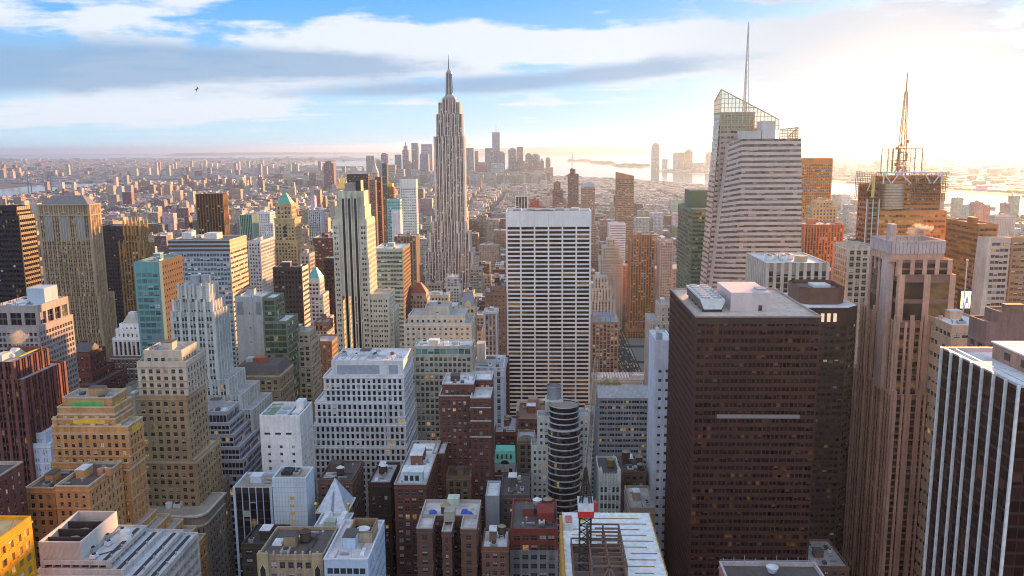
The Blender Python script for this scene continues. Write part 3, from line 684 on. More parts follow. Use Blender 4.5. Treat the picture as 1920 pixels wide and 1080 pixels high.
b = hero('skyscraper', 'brown brick tower with a small gold tipped lantern', 'skyscraper', st((.23, .15, .10), 'brick', bw=3, wf=.45, hf=.5), [(725, 738, 350, 1400, 14), (718, 744, 372, 1399, 20)])
x0, x1, y0, y1, z0, z1 = b.T[0]
GOLD = mat_plain((.85, .52, .10), .3, .6, name='gold_leaf')
b.one('lantern', GOLD).box(x0+2, x1-2, y0+2, y1-2, z1-1, z1+5)
b = hero('skyscraper', 'pale tower topped by a gold pyramid spire', 'skyscraper', st((.52, .48, .44), bw=3, wf=.45, hf=.5), [(630, 650, 353, 1900, 24)])
x0, x1, y0, y1, z0, z1 = b.T[0]
b.one('gold_pyramid', GOLD).pyr(x0+1, x1-1, y0+1, y1-1, z1-1, z1+29, .02, .02)
b = hero('skyscraper', 'slim pinkish campanile with a steep pale roof and gold cupola', 'skyscraper', st((.56, .47, .44), bw=3, wf=.4, hf=.5), [(696, 708, 322, 2000, 16)])
x0, x1, y0, y1, z0, z1 = b.T[0]
b.one('steep_roof', mat_plain((.5, .5, .48), .7)).pyr(x0+.5, x1-.5, y0+.5, y1-.5, z1-1, z1+19, .15, .15); b.one('cupola', GOLD).cyl((x0+x1)/2, (y0+y1)/2, z1+19, z1+27, 2, 1, 8)
b = hero('apartment_building', 'white lattice fronted tower between the pyramid roofs', 'building', st((.60, .62, .64), bw=2.8, wf=.55, hf=.55, sp=mat_wall((.34, .38, .42)), rs=.3), [(577, 601, 394, 1200, 16)], clut=2)
b = hero('loft_building', 'wide maroon brick block left of the cream tower with three strips', 'building', BRICK | dict(bw=3.4), [(587, 624, 446, 850, 30)], clut=4, tank=True)
b = hero('loft_building', 'tan loft between the green pyramid tower and the maroon brick block', 'building', TAN, [(563, 588, 461, 845, 25)], clut=3, tank=True)
b = hero('loft_building', 'grey loft with small windows at the foot of the maroon brick block', 'building', st((.38, .37, .36), bw=3, wf=.5, hf=.5), [(562, 580, 476, 760, 18)], clut=2)

# --- tallest tower
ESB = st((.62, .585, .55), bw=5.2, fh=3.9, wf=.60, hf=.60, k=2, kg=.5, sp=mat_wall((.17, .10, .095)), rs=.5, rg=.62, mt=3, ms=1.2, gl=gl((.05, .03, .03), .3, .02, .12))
b = hero('skyscraper', 'tallest tower, grey art deco stepped shaft with a rounded mast and antenna', 'skyscraper', ESB,
     [(828, 855, 186, 1316, 14, dict(mt=1.5)), (821, 862, 192, 1313, 20, dict(mt=9)), (817, 867, 214, 1309, 28, dict(mt=5)), (814, 869.5, 256, 1305, 34), (812, 873, 415, 1303, 38), (806, 880, 437, 1300, 46), (796, 886, 472, 1294, 58)])
x0, x1, y0, y1, z0, z1 = b.T[0]
cx, cy = (x0+x1)/2, y0+7
m = b.one('mast', mat_plain((.42, .40, .40), .4, .3))
def zpx(px, py, Y): return at(px, py, Y)[1]
za, zb_, zc, zd = zpx(839, 178, cy), zpx(839, 160, cy), zpx(839, 137, cy), zpx(839, 129, cy)
m.box(x0+1, x1-1, y0+1, y1-1, z1-1, z1+2.5); m.cyl(cx, cy, z1+2.4, za, 9, 6.2, 16, True).cyl(cx, cy, za, zb_, 5.4, 4.6, 16).cyl(cx, cy, zb_, zc, 4.4, 4.0, 16).cyl(cx, cy, zc, zc+2, 4.6, 4.6, 16).cyl(cx, cy, zc+2, zd, 3.6, 1.2, 16)
for a in range(4):
    m2 = b.one('mast_fin', mat_plain((.55, .55, .56), .4, .3)); ca, sa = math.cos(a*math.pi/2+.78), math.sin(a*math.pi/2+.78)
    m2.bar((cx+ca*6.6, cy+sa*6.6, z1+2), (cx+ca*4.6, cy+sa*4.6, zc), 1.3)
for a in range(8):
    ca, sa = math.cos(a*math.pi/4+.39), math.sin(a*math.pi/4+.39)
    b.one('mast_window', gl((.05, .04, .04), .1, 0)).bar((cx+ca*5.3, cy+sa*5.3, za+1), (cx+ca*4.45, cy+sa*4.45, zc-1), .9)
b.one('antenna', DARKM).cyl(cx, cy, zd, zpx(839, 112, cy), .8, .5, 8).cyl(cx, cy, zpx(839, 112, cy), zpx(839, 101, cy), .35, .12, 6)
for j in (3, 4, 5):
    x0, x1, y0, y1, z0, z1 = b.T[j]
    for f in (.0, .27, .73, 1.):
        xx = x0+(x1-x0)*f
        b.one('pier', mat_wall((.68, .64, .60))).box(xx-1.0, xx+1.0, y0-.6, y0+.5, z0, z1+.6)

# --- white banded slab
BAND = st((.85, .85, .85), 'metal', mode='p', bw=11.9, fh=3.6, wf=.885, hf=.62, rg=.75, rs=.0, ms=.8, mt=12.5, gl=gl((.045, .022, .014), .10, .035, .10, 0, (.2, .13, .05), litc=(1, .55, .12), lits=.22), roof=ROOF_D, par=2.2, faces='NWE')
b = hero('skyscraper', 'big white slab with rows of wide brown windows and a blank white top', 'skyscraper', BAND, [(948, 1109, 396, 700, 34)], indiv=100)
x0, x1, y0, y1, z0, z1 = b.T[0]
for i in range(5): b.one('cooling_unit', DUCT).box(x0+6+12*i, x0+13+12*i, y0+10, y0+20, z1-2.2, z1+1.2+.4*(i % 2))
b.one('roof_grille', mat_plain((.3, .24, .18), .7)).box(x0+22, x0+40, y0+4, y0+8, z1-2.2, z1+.8); b.one('roof_tank', WHITEM).cyl(x1-13, y0+14, z1-2.2, z1+2.2, 3.5, 3.5, 16)
for i in range(1, 6): b.one('panel_joint', mat_plain((.55, .56, .58), .6)).box(x0+(x1-x0)*i/6-.08, x0+(x1-x0)*i/6+.08, y0-.02, y0+.1, z1-12, z1)
b = hero('loft_building', 'dark brown sliver between the cream blocks and the white banded slab', 'building', st((.10, .055, .045), 'brick', bw=4, wf=.3, hf=.4), [(942, 953, 681, 640, 25)])

# --- middle distance, right of centre
b = hero('skyscraper', 'orange brown tower with vertical ribs and a notched crown over the avenue', 'skyscraper',
     st((.42, .24, .14), 'stone', bw=3.4, fh=3.5, wf=.5, hf=.55, sp=mat_wall((.24, .13, .085)), rs=.3, rg=.5, mt=4),
     [(1187, 1224, 440, 1135, 24, dict(mt=3)), (1182, 1228.5, 452, 1131, 32), (1176, 1236, 616, 1126, 40, dict(sp=None))], clut=2)
b = hero('apartment_building', 'white stepped block with tall narrow bays right of the white banded slab', 'building', st((.58, .53, .48), bw=4, wf=.4, hf=.6, sp=mat_wall((.42, .37, .33)), rs=.25), [(1114, 1140, 520, 1003, 22), (1110, 1147, 540, 1001, 26), (1108, 1153, 562, 1000, 30)], clut=2)
b = hero('loft_building', 'dull mauve loft behind the white stepped block', 'building', st((.34, .25, .22), 'brick', bw=3.4, wf=.45, hf=.5), [(1140, 1184, 498, 1180, 40)], clut=3, tank=True)
b = hero('apartment_building', 'cream block stepped up to a small tower above the white banded slab roofline', 'building', CREAM, [(1138, 1154, 447, 1182, 18), (1130, 1162, 462, 1180, 24), (1125, 1168, 484, 1178, 30)], clut=2)
b = hero('office_building', 'white banded office block behind the cream stepped block', 'office building', st((.70, .72, .75), 'metal', mode='h', bw=3, fh=3.8, wf=.9, hf=.45, gl=gl((.1, .14, .18), .3, .01)), [(1142, 1173, 419, 1300, 30)], clut=2)
b = hero('apartment_building', 'brown residential tower with a sloped top standing alone before the river', 'skyscraper', st((.24, .17, .13), 'brick', mode='h', bw=3, fh=3.3, wf=.8, hf=.45, sp=mat_wall((.36, .27, .21))), [(1156, 1189, 333, 1500, 20)])
x0, x1, y0, y1, z0, z1 = b.T[0]
b.one('sloped_crown', mat_wall((.40, .27, .15))).quads([[(x0, y0, z1), (x1, y0, z1), (x1, y0, z1+3), (x0, y0, z1+10)], [(x1, y0, z1), (x1, y1, z1), (x1, y1, z1+3), (x1, y0, z1+3)], [(x1, y1, z1), (x0, y1, z1), (x0, y1, z1+10), (x1, y1, z1+3)], [(x0, y1, z1), (x0, y0, z1), (x0, y0, z1+10), (x0, y1, z1+10)], [(x0, y0, z1+10), (x1, y0, z1+3), (x1, y1, z1+3), (x0, y1, z1+10)]])
for lab, c, tr in (('brown stepped slender tower in front of the bay', (.20, .15, .13), [(1069, 1079, 317, 2005, 14), (1065, 1085, 326, 2000, 22)]),
                   ('mauve stepped apartment tower left of the slender bay tower', (.26, .19, .18), [(1038, 1051, 342, 1805, 16), (1036, 1056, 356, 1800, 22)]),
                   ('red brown block low between the bay towers', (.28, .14, .10), [(994, 1011, 374, 1500, 20), (990, 1024, 388, 1497, 26)]),
                   ('tan bulky block behind the white banded slab roof', (.36, .26, .19), [(1044, 1062, 385, 1400, 20)]),
                   ('pale pink ribbed tower left of the green glass tower', (.52, .40, .35), [(1238, 1262, 452, 1100, 30)])):
    hero('apartment_building', lab, 'building', st(c, 'brick', bw=3.2, wf=.5, hf=.5), tr, clut=1)
b = hero('skyscraper', 'bronze glass tower with a pale blue penthouse behind the white banded slab', 'skyscraper', st((.38, .31, .26), 'metal', bw=2.8, wf=.8, hf=.6, rg=.15, gl=gl((.16, .11, .08), .3, .01)), [(1091, 1115, 343, 1712, 14, dict(wall=mat_wall((.5, .56, .62)), mt=8)), (1090, 1116, 352, 1710, 18), (1086, 1122, 420, 1708, 24)])
b = hero('office_building', 'dark block with white vertical ribs behind the white banded slab', 'office building', st((.72, .70, .70), bw=4.4, fh=3.6, wf=.78, hf=.7, sp=mat_wall((.05, .045, .05)), rs=.5, rg=.6, mt=3, gl=gl((.03, .03, .035), .1, .01), onE=st((.09, .07, .07), 'brick')), [(966, 990, 369, 1300, 28)])
b = hero('office_tower', 'emerald glass tower with a raised block on its right', 'skyscraper',
     st((.10, .15, .12), 'metal', mode='h', bw=2.6, fh=3.9, wf=.9, hf=.55, rg=.2, gl=gl((.03, .06, .05), .3, .05, .1, 0, (.2, .3, .2)), sp=mat_wall((.11, .17, .135), 'metal', .45), roof=ROOF_T), [(1298, 1345, 392, 760, 78)])
x0, x1, y0, y1, z0, z1 = b.T[0]
b.block('raised_block', mat_wall((.09, .14, .11), 'metal', .5), x0+4, x1-1, y0+34, y0+66, z1-1, z1+15)

# --- tall faceted glass tower
WB = gl((.16, .10, .075), .35, .06, .10, 0, (.5, .36, .28), litc=(1, .62, .25), lits=.3)
b = Bld('skyscraper', 'tall faceted glass tower with slanted lattice screens and a needle spire', 'skyscraper')
Yb = 640.0
def px3(px, py, Y): x, z = at(px, py, Y); return (x, Y, z)
fr = mat_wall((.66, .54, .49), 'metal', .3)  # peach of the low sun tinted into frames that face away from it
def lerp(p, q, t): return tuple(p[i]+(q[i]-p[i])*t for i in range(3))
def curtain(bb, B0, B1, T1, T0, nf, nbay, hf=.45, dep=.35):
    """a leaning facade: bands of metal and recessed glass between two slanting edges"""
    w = bb.mb('wall', fr); g = bb.mb('window', WB)
    nx = Vector(B1)-Vector(B0); up = Vector(T0)-Vector(B0); n = nx.cross(up).normalized()
    def ins(p): return tuple(Vector(p)-n*dep)
    FID[0] += 1; off = FID[0]*53 % 4001
    for i in range(nf):
        a0, a1, c0, c1 = (lerp(B0, T0, i/nf), lerp(B1, T1, i/nf), lerp(B0, T0, (i+1-hf)/nf), lerp(B1, T1, (i+1-hf)/nf))
        d0, d1 = lerp(B0, T0, (i+1)/nf), lerp(B1, T1, (i+1)/nf)
        w.quads([[a0, a1, c1, c0], [c0, c1, ins(c1), ins(c0)], [ins(d0), ins(d1), d1, d0]])
        for j in range(nbay):
            q = [lerp(ins(c0), ins(c1), j/nbay), lerp(ins(c0), ins(c1), (j+1)/nbay), lerp(ins(d0), ins(d1), (j+1)/nbay), lerp(ins(d0), ins(d1), j/nbay)]
            g.quads([q], [[(off+j+.01, i+.01), (off+j+.99, i+.01), (off+j+.99, i+.99), (off+j+.01, i+.99)]])
# front mass corners in plan: A left-back, B left-front, C right-front, D right-back
zf = at(1440, 260, Yb)[1]
def base(p, k): return (p[0], p[1], 0.0)
TA, TB, TC, TD = (at(1366, 300, Yb+18)[0], Yb+18, zf-4), (at(1392, 262, Yb)[0], Yb, zf), (at(1503, 260, Yb)[0], Yb, zf), (at(1503, 260, Yb)[0]+2, Yb+52, zf)
xA = at(1326, 560, Yb+18)[0]
BA, BB, BC, BD = (xA-9, Yb+20, 0.), (at(1388, 560, Yb)[0]-3, Yb-6, 0.), (at(1510, 560, Yb)[0]+2, Yb-6, 0.), (at(1510, 560, Yb)[0]+6, Yb+56, 0.)
NF = 66
curtain(b, BA, BB, TB, TA, NF, 8); curtain(b, BB, BC, TC, TB, NF, 15); curtain(b, BC, BD, TD, TC, NF, 12)
b.mb('wall', fr).quads([[BD, (BA[0], Yb+56, 0.), (TA[0], Yb+52, zf-4), TD], [(BA[0], Yb+56, 0.), BA, TA, (TA[0], Yb+52, zf-4)], [TA, TB, (TB[0], Yb+52, zf-1), (TA[0], Yb+52, zf-4)], [TB, TC, TD, (TB[0], Yb+52, zf)]])
b.T.append((BA[0], BD[0], Yb-6, Yb+56, 0, zf))
# rear, taller mass
zr = at(1400, 210, Yb+30)[1]
rx0, rx1 = at(1351, 210, Yb+30)[0], at(1455, 210, Yb+30)[0]
b.tier(rx0, rx1-16, Yb+30, Yb+54.5, zf-120, zr, st((.50, .44, .40), 'metal', mode='h', bw=2.6, fh=4.1, wf=.9, hf=.4, rg=.2, gl=WB, sp=mat_wall((.48, .42, .38), 'metal', .4), mt=1), True)
b.tier(rx1-17, rx1, Yb+32, Yb+53, zf-30, zr-12, st((.50, .44, .40), 'metal', mode='h', bw=2.6, fh=4.1, wf=.9, hf=.3, rg=.2, gl=WB, mt=1), True)
curtain(b, (rx0-16, Yb+53, 0.), (rx0-14.5, Yb+31, 0.), (rx0-.05, Yb+31, zr), (rx0-.05, Yb+53, zr), 70, 8)
curtain(b, (rx0-14.5, Yb+31, 0.), (rx0+20, Yb+31, 0.), (rx0+14, Yb+31, zr-20), (rx0-.05, Yb+31, zr-20), 66, 10)
SCR = mat_plain((.62, .50, .30), .4, .3, name='screen_frame')
SGL = bpy.data.materials.new('screen_glass'); SGL.use_nodes = True
_n = SGL.node_tree; _n.nodes.clear()
_mx = node(_n, 'ShaderNodeMixShader', i={0: .28, 1: node(_n, 'ShaderNodeBsdfTransparent', i={0: (1, .95, .85, 1)}), 2: node(_n, 'ShaderNodeBsdfPrincipled', i={'Base Color': (.7, .66, .55, 1), 'Roughness': .2})})
node(_n, 'ShaderNodeOutputMaterial', i={0: _mx})
def screen(bb, x0, x1, y, zb, z0, z1, nx, nz, dx=1, dy=0):
    """a lattice screen of glass panes, its top edge sloping from z0 to z1"""
    f = bb.one('lattice_screen', SCR); L = x1-x0; k = len(bb.rep)-1
    def pt(t, z): return (x0+L*t*dx, y+L*t*dy, z)
    for i in range(nx+1): t = i/nx; f.bar(pt(t, zb), pt(t, z0+(z1-z0)*t), .42)
    for j in range(nz+1):
        z = zb+(max(z0, z1)-zb)*j/nz
        if z <= min(z0, z1): f.bar(pt(0, z), pt(1, z), .36)
        else:
            t = (z-z0)/(z1-z0)
            if z1 < z0: f.bar(pt(0, z), pt(t, z), .36)
            else: f.bar(pt(t, z), pt(1, z), .36)
    f.bar(pt(0, z0), pt(1, z1), .7)
    g = bb.one('screen_glass', SGL, k); g.poly([pt(0, zb), pt(1, zb), pt(1, z1), pt(0, z0)])
zt_, zl_ = at(1354, 168, Yb+30)[1], at(1460, 224, Yb+30)[1]
screen(b, rx0, at(1460, 224, Yb+30)[0], Yb+29.4, zr-14, zt_, zl_, 16, 9)
screen(b, rx0, rx0+24, Yb+30, zr-1, zt_, zt_-8, 7, 5, 0, 1)
za_, zb2 = at(1462, 243, Yb+8)[1], at(1494, 239, Yb+8)[1]
screen(b, at(1462, 250, Yb+8)[0], TC[0]-.5, Yb+8, zf-.5, za_, zb2, 7, 4)
screen(b, TC[0]-.4, TC[0]+24, Yb+8, zf-.5, zb2, zb2-6, 5, 4, 0, 1)
b.block('penthouse', mat_wall((.62, .60, .58), 'metal'), at(1392, 250, Yb+4)[0], at(1428, 250, Yb+4)[0], Yb+5, Yb+20, zf-.5, zf+6)
b.block('penthouse', mat_wall((.66, .62, .60), 'metal'), at(1430, 250, Yb+4)[0], at(1455, 250, Yb+4)[0], Yb+6, Yb+22, zf-.5, zf+13)
sxp, szb, szt = at(1398, 190, Yb+40)[0], zr, at(1397, 42, Yb+40)[1]
sp_ = b.one('spire', mat_plain((.62, .62, .62), .4, .4))
hN = 16
for i in range(hN):
    t0, t1 = i/hN, (i+1)/hN; r0_, r1_ = 2.5*(1-t0)**1.0+.12, 2.5*(1-t1)+.12; zA, zB = szb+(szt-szb)*t0*.999, szb+(szt-szb)*t1
    for q in range(3):
        a, c = q*2.094, (q+1)*2.094
        sp_.bar((sxp+r0_*math.cos(a), Yb+40+r0_*math.sin(a), zA), (sxp+r1_*math.cos(a), Yb+40+r1_*math.sin(a), zB), .42)
        sp_.bar((sxp+r0_*math.cos(a), Yb+40+r0_*math.sin(a), zA), (sxp+r1_*math.cos(c), Yb+40+r1_*math.sin(c), zB), .22)
b.one('spire_core', WHITEM).cyl(sxp, Yb+40, szb-1, szt, .7, .15, 8)

b = hero('skyscraper', 'plain orange brown slab behind the faceted glass tower', 'skyscraper', st((.50, .25, .12), 'stone', bw=2.6, fh=3.6, wf=.55, hf=.55, mt=7, rg=.2), [(1504, 1562, 297, 1080, 30)])
b = hero('office_tower', 'ribbed brown block in front of the plain orange brown slab', 'office building', st((.40, .25, .17), 'stone', bw=2.4, fh=3.6, wf=.5, hf=.8, sp=mat_wall((.22, .13, .09)), rs=.3, rg=.45, mt=3), [(1508, 1583, 421, 700, 34)], clut=3)
b = hero('apartment_building', 'cream art deco block with a stepped crown above the ribbed brown block', 'building', st((.55, .42, .28), bw=3.4, wf=.45, hf=.5), [(1530, 1562, 376, 905, 16), (1523, 1570, 388, 902, 22), (1518, 1576, 416, 900, 28)], clut=1)
b = hero('office_building', 'white block of tall narrow window slots with machinery on its roof', 'office building',
     st((.66, .60, .54), 'stone', bw=4.6, fh=3.8, wf=.5, hf=.72, sp=mat_wall((.40, .34, .29)), rs=.5, rg=.8, mt=5, roof=ROOF_W, gl=gl((.05, .035, .03), .1, .02)), [(1437, 1556, 493, 520, 52)], clut=7)
x0, x1, y0, y1, z0, z1 = b.T[0]
for i in range(4): b.ac(x0+7+4.5*i, y0+20+6*(i % 2), z1-1.1, 4, 7, 3.2, 2, WHITEM)
b.one('roof_tank', mat_plain((.5, .36, .24), .7)).cyl(x1-13, y0+16, z1-1, z1+2.5, 4, 4, 16)
b = hero('office_building', 'small white grid fronted building left of the pink granite tower', 'office building', st((.62, .52, .44), bw=4, fh=3.9, wf=.6, hf=.6, sp=mat_wall((.52, .42, .34)), rg=.7), [(1590, 1645, 462, 545, 26)], clut=3)

# --- tower with the lattice antenna
FLARE_ORANGE = mat_wall((.58, .29, .15), 'metal', .4)  # orange of the sun flare put into this tower's cladding colours
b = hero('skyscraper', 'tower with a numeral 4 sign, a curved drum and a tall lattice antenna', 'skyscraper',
     st((.52, .28, .15), 'metal', mode='h', bw=2.6, fh=3.9, wf=.9, hf=.5, rg=.15, gl=gl((.28, .13, .05), .35, .12, .10, .05, (.5, .32, .12), litc=(1, .6, .15), lits=.5), sp=FLARE_ORANGE), [(1624, 1776, 395, 640, 18)])
x0, x1, y0, y1, z0, z1 = b.T[0]
Y4 = y0
def X4(px): return at(px, 360, Y4)[0]
def Z4(py): return at(1690, py, Y4)[1]
fin = st((.30, .17, .11), 'metal', bw=3.2, fh=3.9, wf=.8, hf=.6, sp=mat_wall((.34, .2, .13), 'metal'), rg=.3, gl=gl((.10, .05, .03), .2, .05))
b.tier(X4(1624.5), X4(1647), Y4-3, Y4+16, 0, Z4(345), fin)
for px in (1623.5, 1635, 1646.5): b.one('vertical_rib', WHITEM).box(X4(px)-.3, X4(px)+.3, Y4-3.7, Y4-3.05, 0, Z4(372))
b.tier(X4(1649), X4(1768), Y4+3, Y4+17, z1-1, Z4(330), st((.50, .25, .14), 'metal', mode='h', bw=2.6, fh=3.9, wf=.9, hf=.45, rg=.15, gl=gl((.18, .10, .05), .3, .1, .1), mt=1))
cxd, rd = X4(1677), X4(1703)-X4(1677)
b.one('curved_drum', mat_plain((.62, .46, .34), .3, .3)).cyl(cxd, Y4+8, Z4(392), Z4(345), rd, rd, 28)
for i in range(8): b.one('drum_band', mat_plain((.34, .2, .12), .4)).cyl(cxd, Y4+8, Z4(388-5.3*i), Z4(388-5.3*i)+.5, rd+.12, rd+.12, 28)
LAT = mat_plain((.16, .085, .05), .6, .3, name='lattice_steel')
def lattice(m, p0, p1, q0, nx, nz, w=.35, diag=False):
    """flat lattice between bottom corners p0,p1 and height q0"""
    for i in range(nx+1): p = lerp(p0, p1, i/nx); m.bar(p, (p[0], p[1], q0), w)
    for j in range(nz+1):
        z = p0[2]+(q0-p0[2])*j/nz; m.bar((p0[0], p0[1], z), (p1[0], p1[1], z), w)
    if diag:
        for i in range(nx):
            a, c = lerp(p0, p1, i/nx), lerp(p0, p1, (i+1)/nx); z = (a[2], q0) if i % 2 else (q0, a[2])
            m.bar((a[0], a[1], z[0]), (c[0], c[1], z[1]), w)
m = b.one('sign_frame', LAT); kf = len(b.rep)-1
lattice(m, (X4(1618), Y4-4, Z4(371)), (X4(1647), Y4-4, Z4(371)), Z4(322), 9, 12, .28); lattice(m, (X4(1618), Y4-4, Z4(371)), (X4(1618), Y4+16, Z4(371)), Z4(322), 6, 12, .28)
n4 = b.one('numeral', mat_plain((.85, .62, .22), .5), kf)
def b4(p, q, w): n4.bar((X4(p[0]), Y4-4.6, Z4(p[1])), (X4(q[0]), Y4-4.6, Z4(q[1])), w, .4)
b4((1632, 330), (1632, 369), 2.3); b4((1631, 330), (1621.5, 356), 1.9); b4((1620, 357), (1638, 357), 2.1); b4((1627, 368.5), (1637, 368.5), 1.6)
m = b.one('sign_frame', LAT); lattice(m, (X4(1704), Y4-2, Z4(377)), (X4(1773), Y4-2, Z4(377)), Z4(322), 22, 12, .28); lattice(m, (X4(1773), Y4-2, Z4(377)), (X4(1773), Y4+18, Z4(377)), Z4(322), 6, 12, .28)
m = b.one('truss', WHITEM)
for px in (1652, 1760): m.bar((X4(px), Y4-3, Z4(344)), (X4(px), Y4-3, Z4(322)), .9)
m.bar((X4(1640), Y4-3, Z4(323)), (X4(1770), Y4-3, Z4(323)), 1.0)
for p, q in ((1652, 1667), (1682, 1667), (1682, 1704), (1727, 1740), (1760, 1745)): m.bar((X4(p), Y4-3, Z4(323)), (X4(q), Y4-3, Z4(344)), .7)
m = b.one('antenna_frame', mat_plain((.55, .36, .2), .5))
for yy in (Y4+4, Y4+16):
    for px in (1665, 1729): m.bar((X4(px), yy, Z4(328)), (X4(px), yy, Z4(279)), .6)
    m.bar((X4(1665), yy, Z4(279)), (X4(1729), yy, Z4(279)), .6); m.bar((X4(1686), yy, Z4(279)), (X4(1686), yy, Z4(326)), .9); m.bar((X4(1665), yy, Z4(279)), (X4(1686), yy, Z4(306)), .35); m.bar((X4(1729), yy, Z4(279)), (X4(1690), yy, Z4(324)), .4)
for px in (1665, 1729): m.bar((X4(px), Y4+4, Z4(279)), (X4(px), Y4+16, Z4(279)), .6)
ant = b.one('lattice_antenna', mat_plain((.62, .34, .08), .5, .2)); cxa, cya = X4(1697), Y4+10
zz0, zz1, zz2, zz3 = Z4(330), Z4(225), Z4(170), Z4(134)
def tow(m, za, zb, ra, rb, n, w):
    for i in range(n):
        t0, t1 = i/n, (i+1)/n; ra_, rb_ = ra+(rb-ra)*t0, ra+(rb-ra)*t1; z_0, z_1 = za+(zb-za)*t0, za+(zb-za)*t1
        C = [(1, 1), (-1, 1), (-1, -1), (1, -1)]
        for q in range(4):
            a, c = C[q], C[(q+1) % 4]
            m.bar((cxa+a[0]*ra_, cya+a[1]*ra_, z_0), (cxa+a[0]*rb_, cya+a[1]*rb_, z_1), w)
            m.bar((cxa+a[0]*ra_, cya+a[1]*ra_, z_0), (cxa+c[0]*rb_, cya+c[1]*rb_, z_1), w*.6); m.bar((cxa+a[0]*rb_, cya+a[1]*rb_, z_1), (cxa+c[0]*rb_, cya+c[1]*rb_, z_1), w*.6)
tow(ant, zz0, zz1, 2.7, 1.5, 10, .5); tow(ant, zz1, zz2, 1.5, .8, 8, .42)
ant.cyl(cxa, cya, zz2, zz3, .6, .35, 8)
for i in range(10):
    zz_ = zz0+(zz1-zz0)*(.05+.06*i); a = i*1.3
    b.one('antenna_drum', mat_plain((.5, .3, .12), .6)).cyl(cxa+4.0*math.cos(a), cya+4.0*math.sin(a), zz_, zz_+2.4, .9, .9, 8)
ring = b.one('antenna_gallery', LAT)
for j in range(4):
    z = zz0+(Z4(272)-zz0)*(j+1)/4
    for q in range(4):
        C = [(4.6, 4.6), (-4.6, 4.6), (-4.6, -4.6), (4.6, -4.6)]; a, c = C[q], C[(q+1) % 4]
        ring.bar((cxa+a[0], cya+a[1], z), (cxa+c[0], cya+c[1], z), .35); ring.bar((cxa+a[0], cya+a[1], zz0), (cxa+a[0], cya+a[1], z+3), .3)
        ring.bar((cxa+a[0], cya+a[1], z), (cxa, cya, z), .25)

# --- dark tower in the right foreground
EX = st((.068, .029, .027), 'metal', bw=3.35, fh=3.35, wf=.86, hf=.52, k=2, kg=.18, ms=.5, mt=1.5, rg=.3, rs=.06,
        gl=gl((.018, .010, .010), .10, .05, .10, 0, (.16, .08, .045), litc=(1, .48, .10), lits=.12, spec=.4), roof=mat_roof((.66, .56, .48)), par=.6, cap=mat_plain((.40, .33, .29), .6))
b = hero('skyscraper', 'large dark brown tower with a flat pale roof, white penthouse and row of cooling fans', 'skyscraper', EX, [(1305, 1540, 594, 330, 68)], indiv=100)
x0, x1, y0, y1, z0, z1 = b.T[0]
b.one('penthouse', mat_wall((.66, .58, .58), 'metal')).box(x0+17, x0+33.5, y0+15, y0+43, z1-.6, z1+7.2)
b.one('penthouse_door', DARKM).box(x0+28.5, x0+30, y0+14.85, y0+15.1, z1-.5, z1+1.8)
b.one('penthouse_vent', DUCT).box(x0+29, x0+33, y0+20, y0+26, z1+7.2, z1+7.9)
k = len(b.rep)
b.one('cooling_tower', mat_plain((.13, .10, .09), .7)).box(x0+4.5, x0+13.5, y0+12, y0+48, z1+.8, z1+4.2)
b.one('cooling_tower_end', WHITEM, k).quads([[(x0+3.8, y0+11.9, z1+4.4), (x0+5.4, y0+11.9, z1+.7), (x0+12.6, y0+11.9, z1+.7), (x0+14.2, y0+11.9, z1+4.4)]])
b.one('cooling_tower_deck', WHITEM, k).box(x0+4.2, x0+13.8, y0+11.95, y0+48.4, z1+4.2, z1+5)
for i in range(7):
    for dx in (6.6, 11.3): b.one('fan', DUCT, k).cyl(x0+dx, y0+14.6+5*i, z1+5, z1+5.7, 1.9, 1.8, 12)
for i in range(5): b.one('cooling_tower_leg', DARKM, k).box(x0+5, x0+13, y0+13+8.2*i, y0+13.5+8.2*i, z1-.6, z1+.8)
b.one('louvre_band', mat_plain((.045, .028, .026), .6)).box(x0-.05, x1+.05, y0-.07, y0+.3, z1-2.9, z1-1.6)
b.one('bright_window_row', gl((.30, .25, .24), .9, .0, .15, 0, (.42, .36, .34))).box(x0+9.6, x0+43, y0-.02, y0+.2, z1-42.2, z1-40.6)
# chamfered dark tower behind it
b = Bld('skyscraper', 'black tower with cut corners and a raised drum roof behind the large dark brown tower', 'skyscraper')
x0, x1, y0, y1, z1 = PT(1478, 1617, 577, 430, 46)
cpts = [(x0+7, y0), (x1-7, y0), (x1, y0+7), (x1, y1-7), (x1-7, y1), (x0+7, y1), (x0, y1-7), (x0, y0+7)]
DKT = st((.05, .028, .024), 'metal', bw=2.8, fh=3.6, wf=.7, hf=.5, ms=.3, mt=9, rg=.2, gl=gl((.012, .008, .008), .03, .03, .1, lits=.1))
b.T.append((x0, x1, y0, y1, 0, z1))
for i in range(8):
    p, q = cpts[i], cpts[(i+1) % 8]; L = math.hypot(q[0]-p[0], q[1]-p[1]); b.facade(p, ((q[0]-p[0])/L, (q[1]-p[1])/L), L, 0, z1, DKT)
b.mb('roof', ROOF_W).poly([(*p, z1-.02) for p in cpts])
for i in range(5): b.one('lit_window', mat_plain((.9, .62, .42), .3, emit=.25)).box(x0+10.5+3.2*i, x0+12.3+3.2*i, y0-.06, y0+.1, z1-7.5, z1-3)
ins_ = [(p[0]*.62+(x0+x1)/2*.38+2, p[1]*.62+(y0+y1)/2*.38) for p in cpts]
b.one('roof_drum', mat_plain((.16, .075, .05), .5)).prism(ins_, z1-.01, z1+9, False); ins2 = [(p[0]*.88+(x0+x1)/2*.12, p[1]*.88+(y0+y1)/2*.12) for p in ins_]
b.one('roof_drum', mat_plain((.12, .07, .05), .5)).prism(ins2, z1, z1+7.2)
b.one('roof_hatch', WHITEM).box((x0+x1)/2, (x0+x1)/2+9, y0+20, y0+30, z1+7.2, z1+8.6)

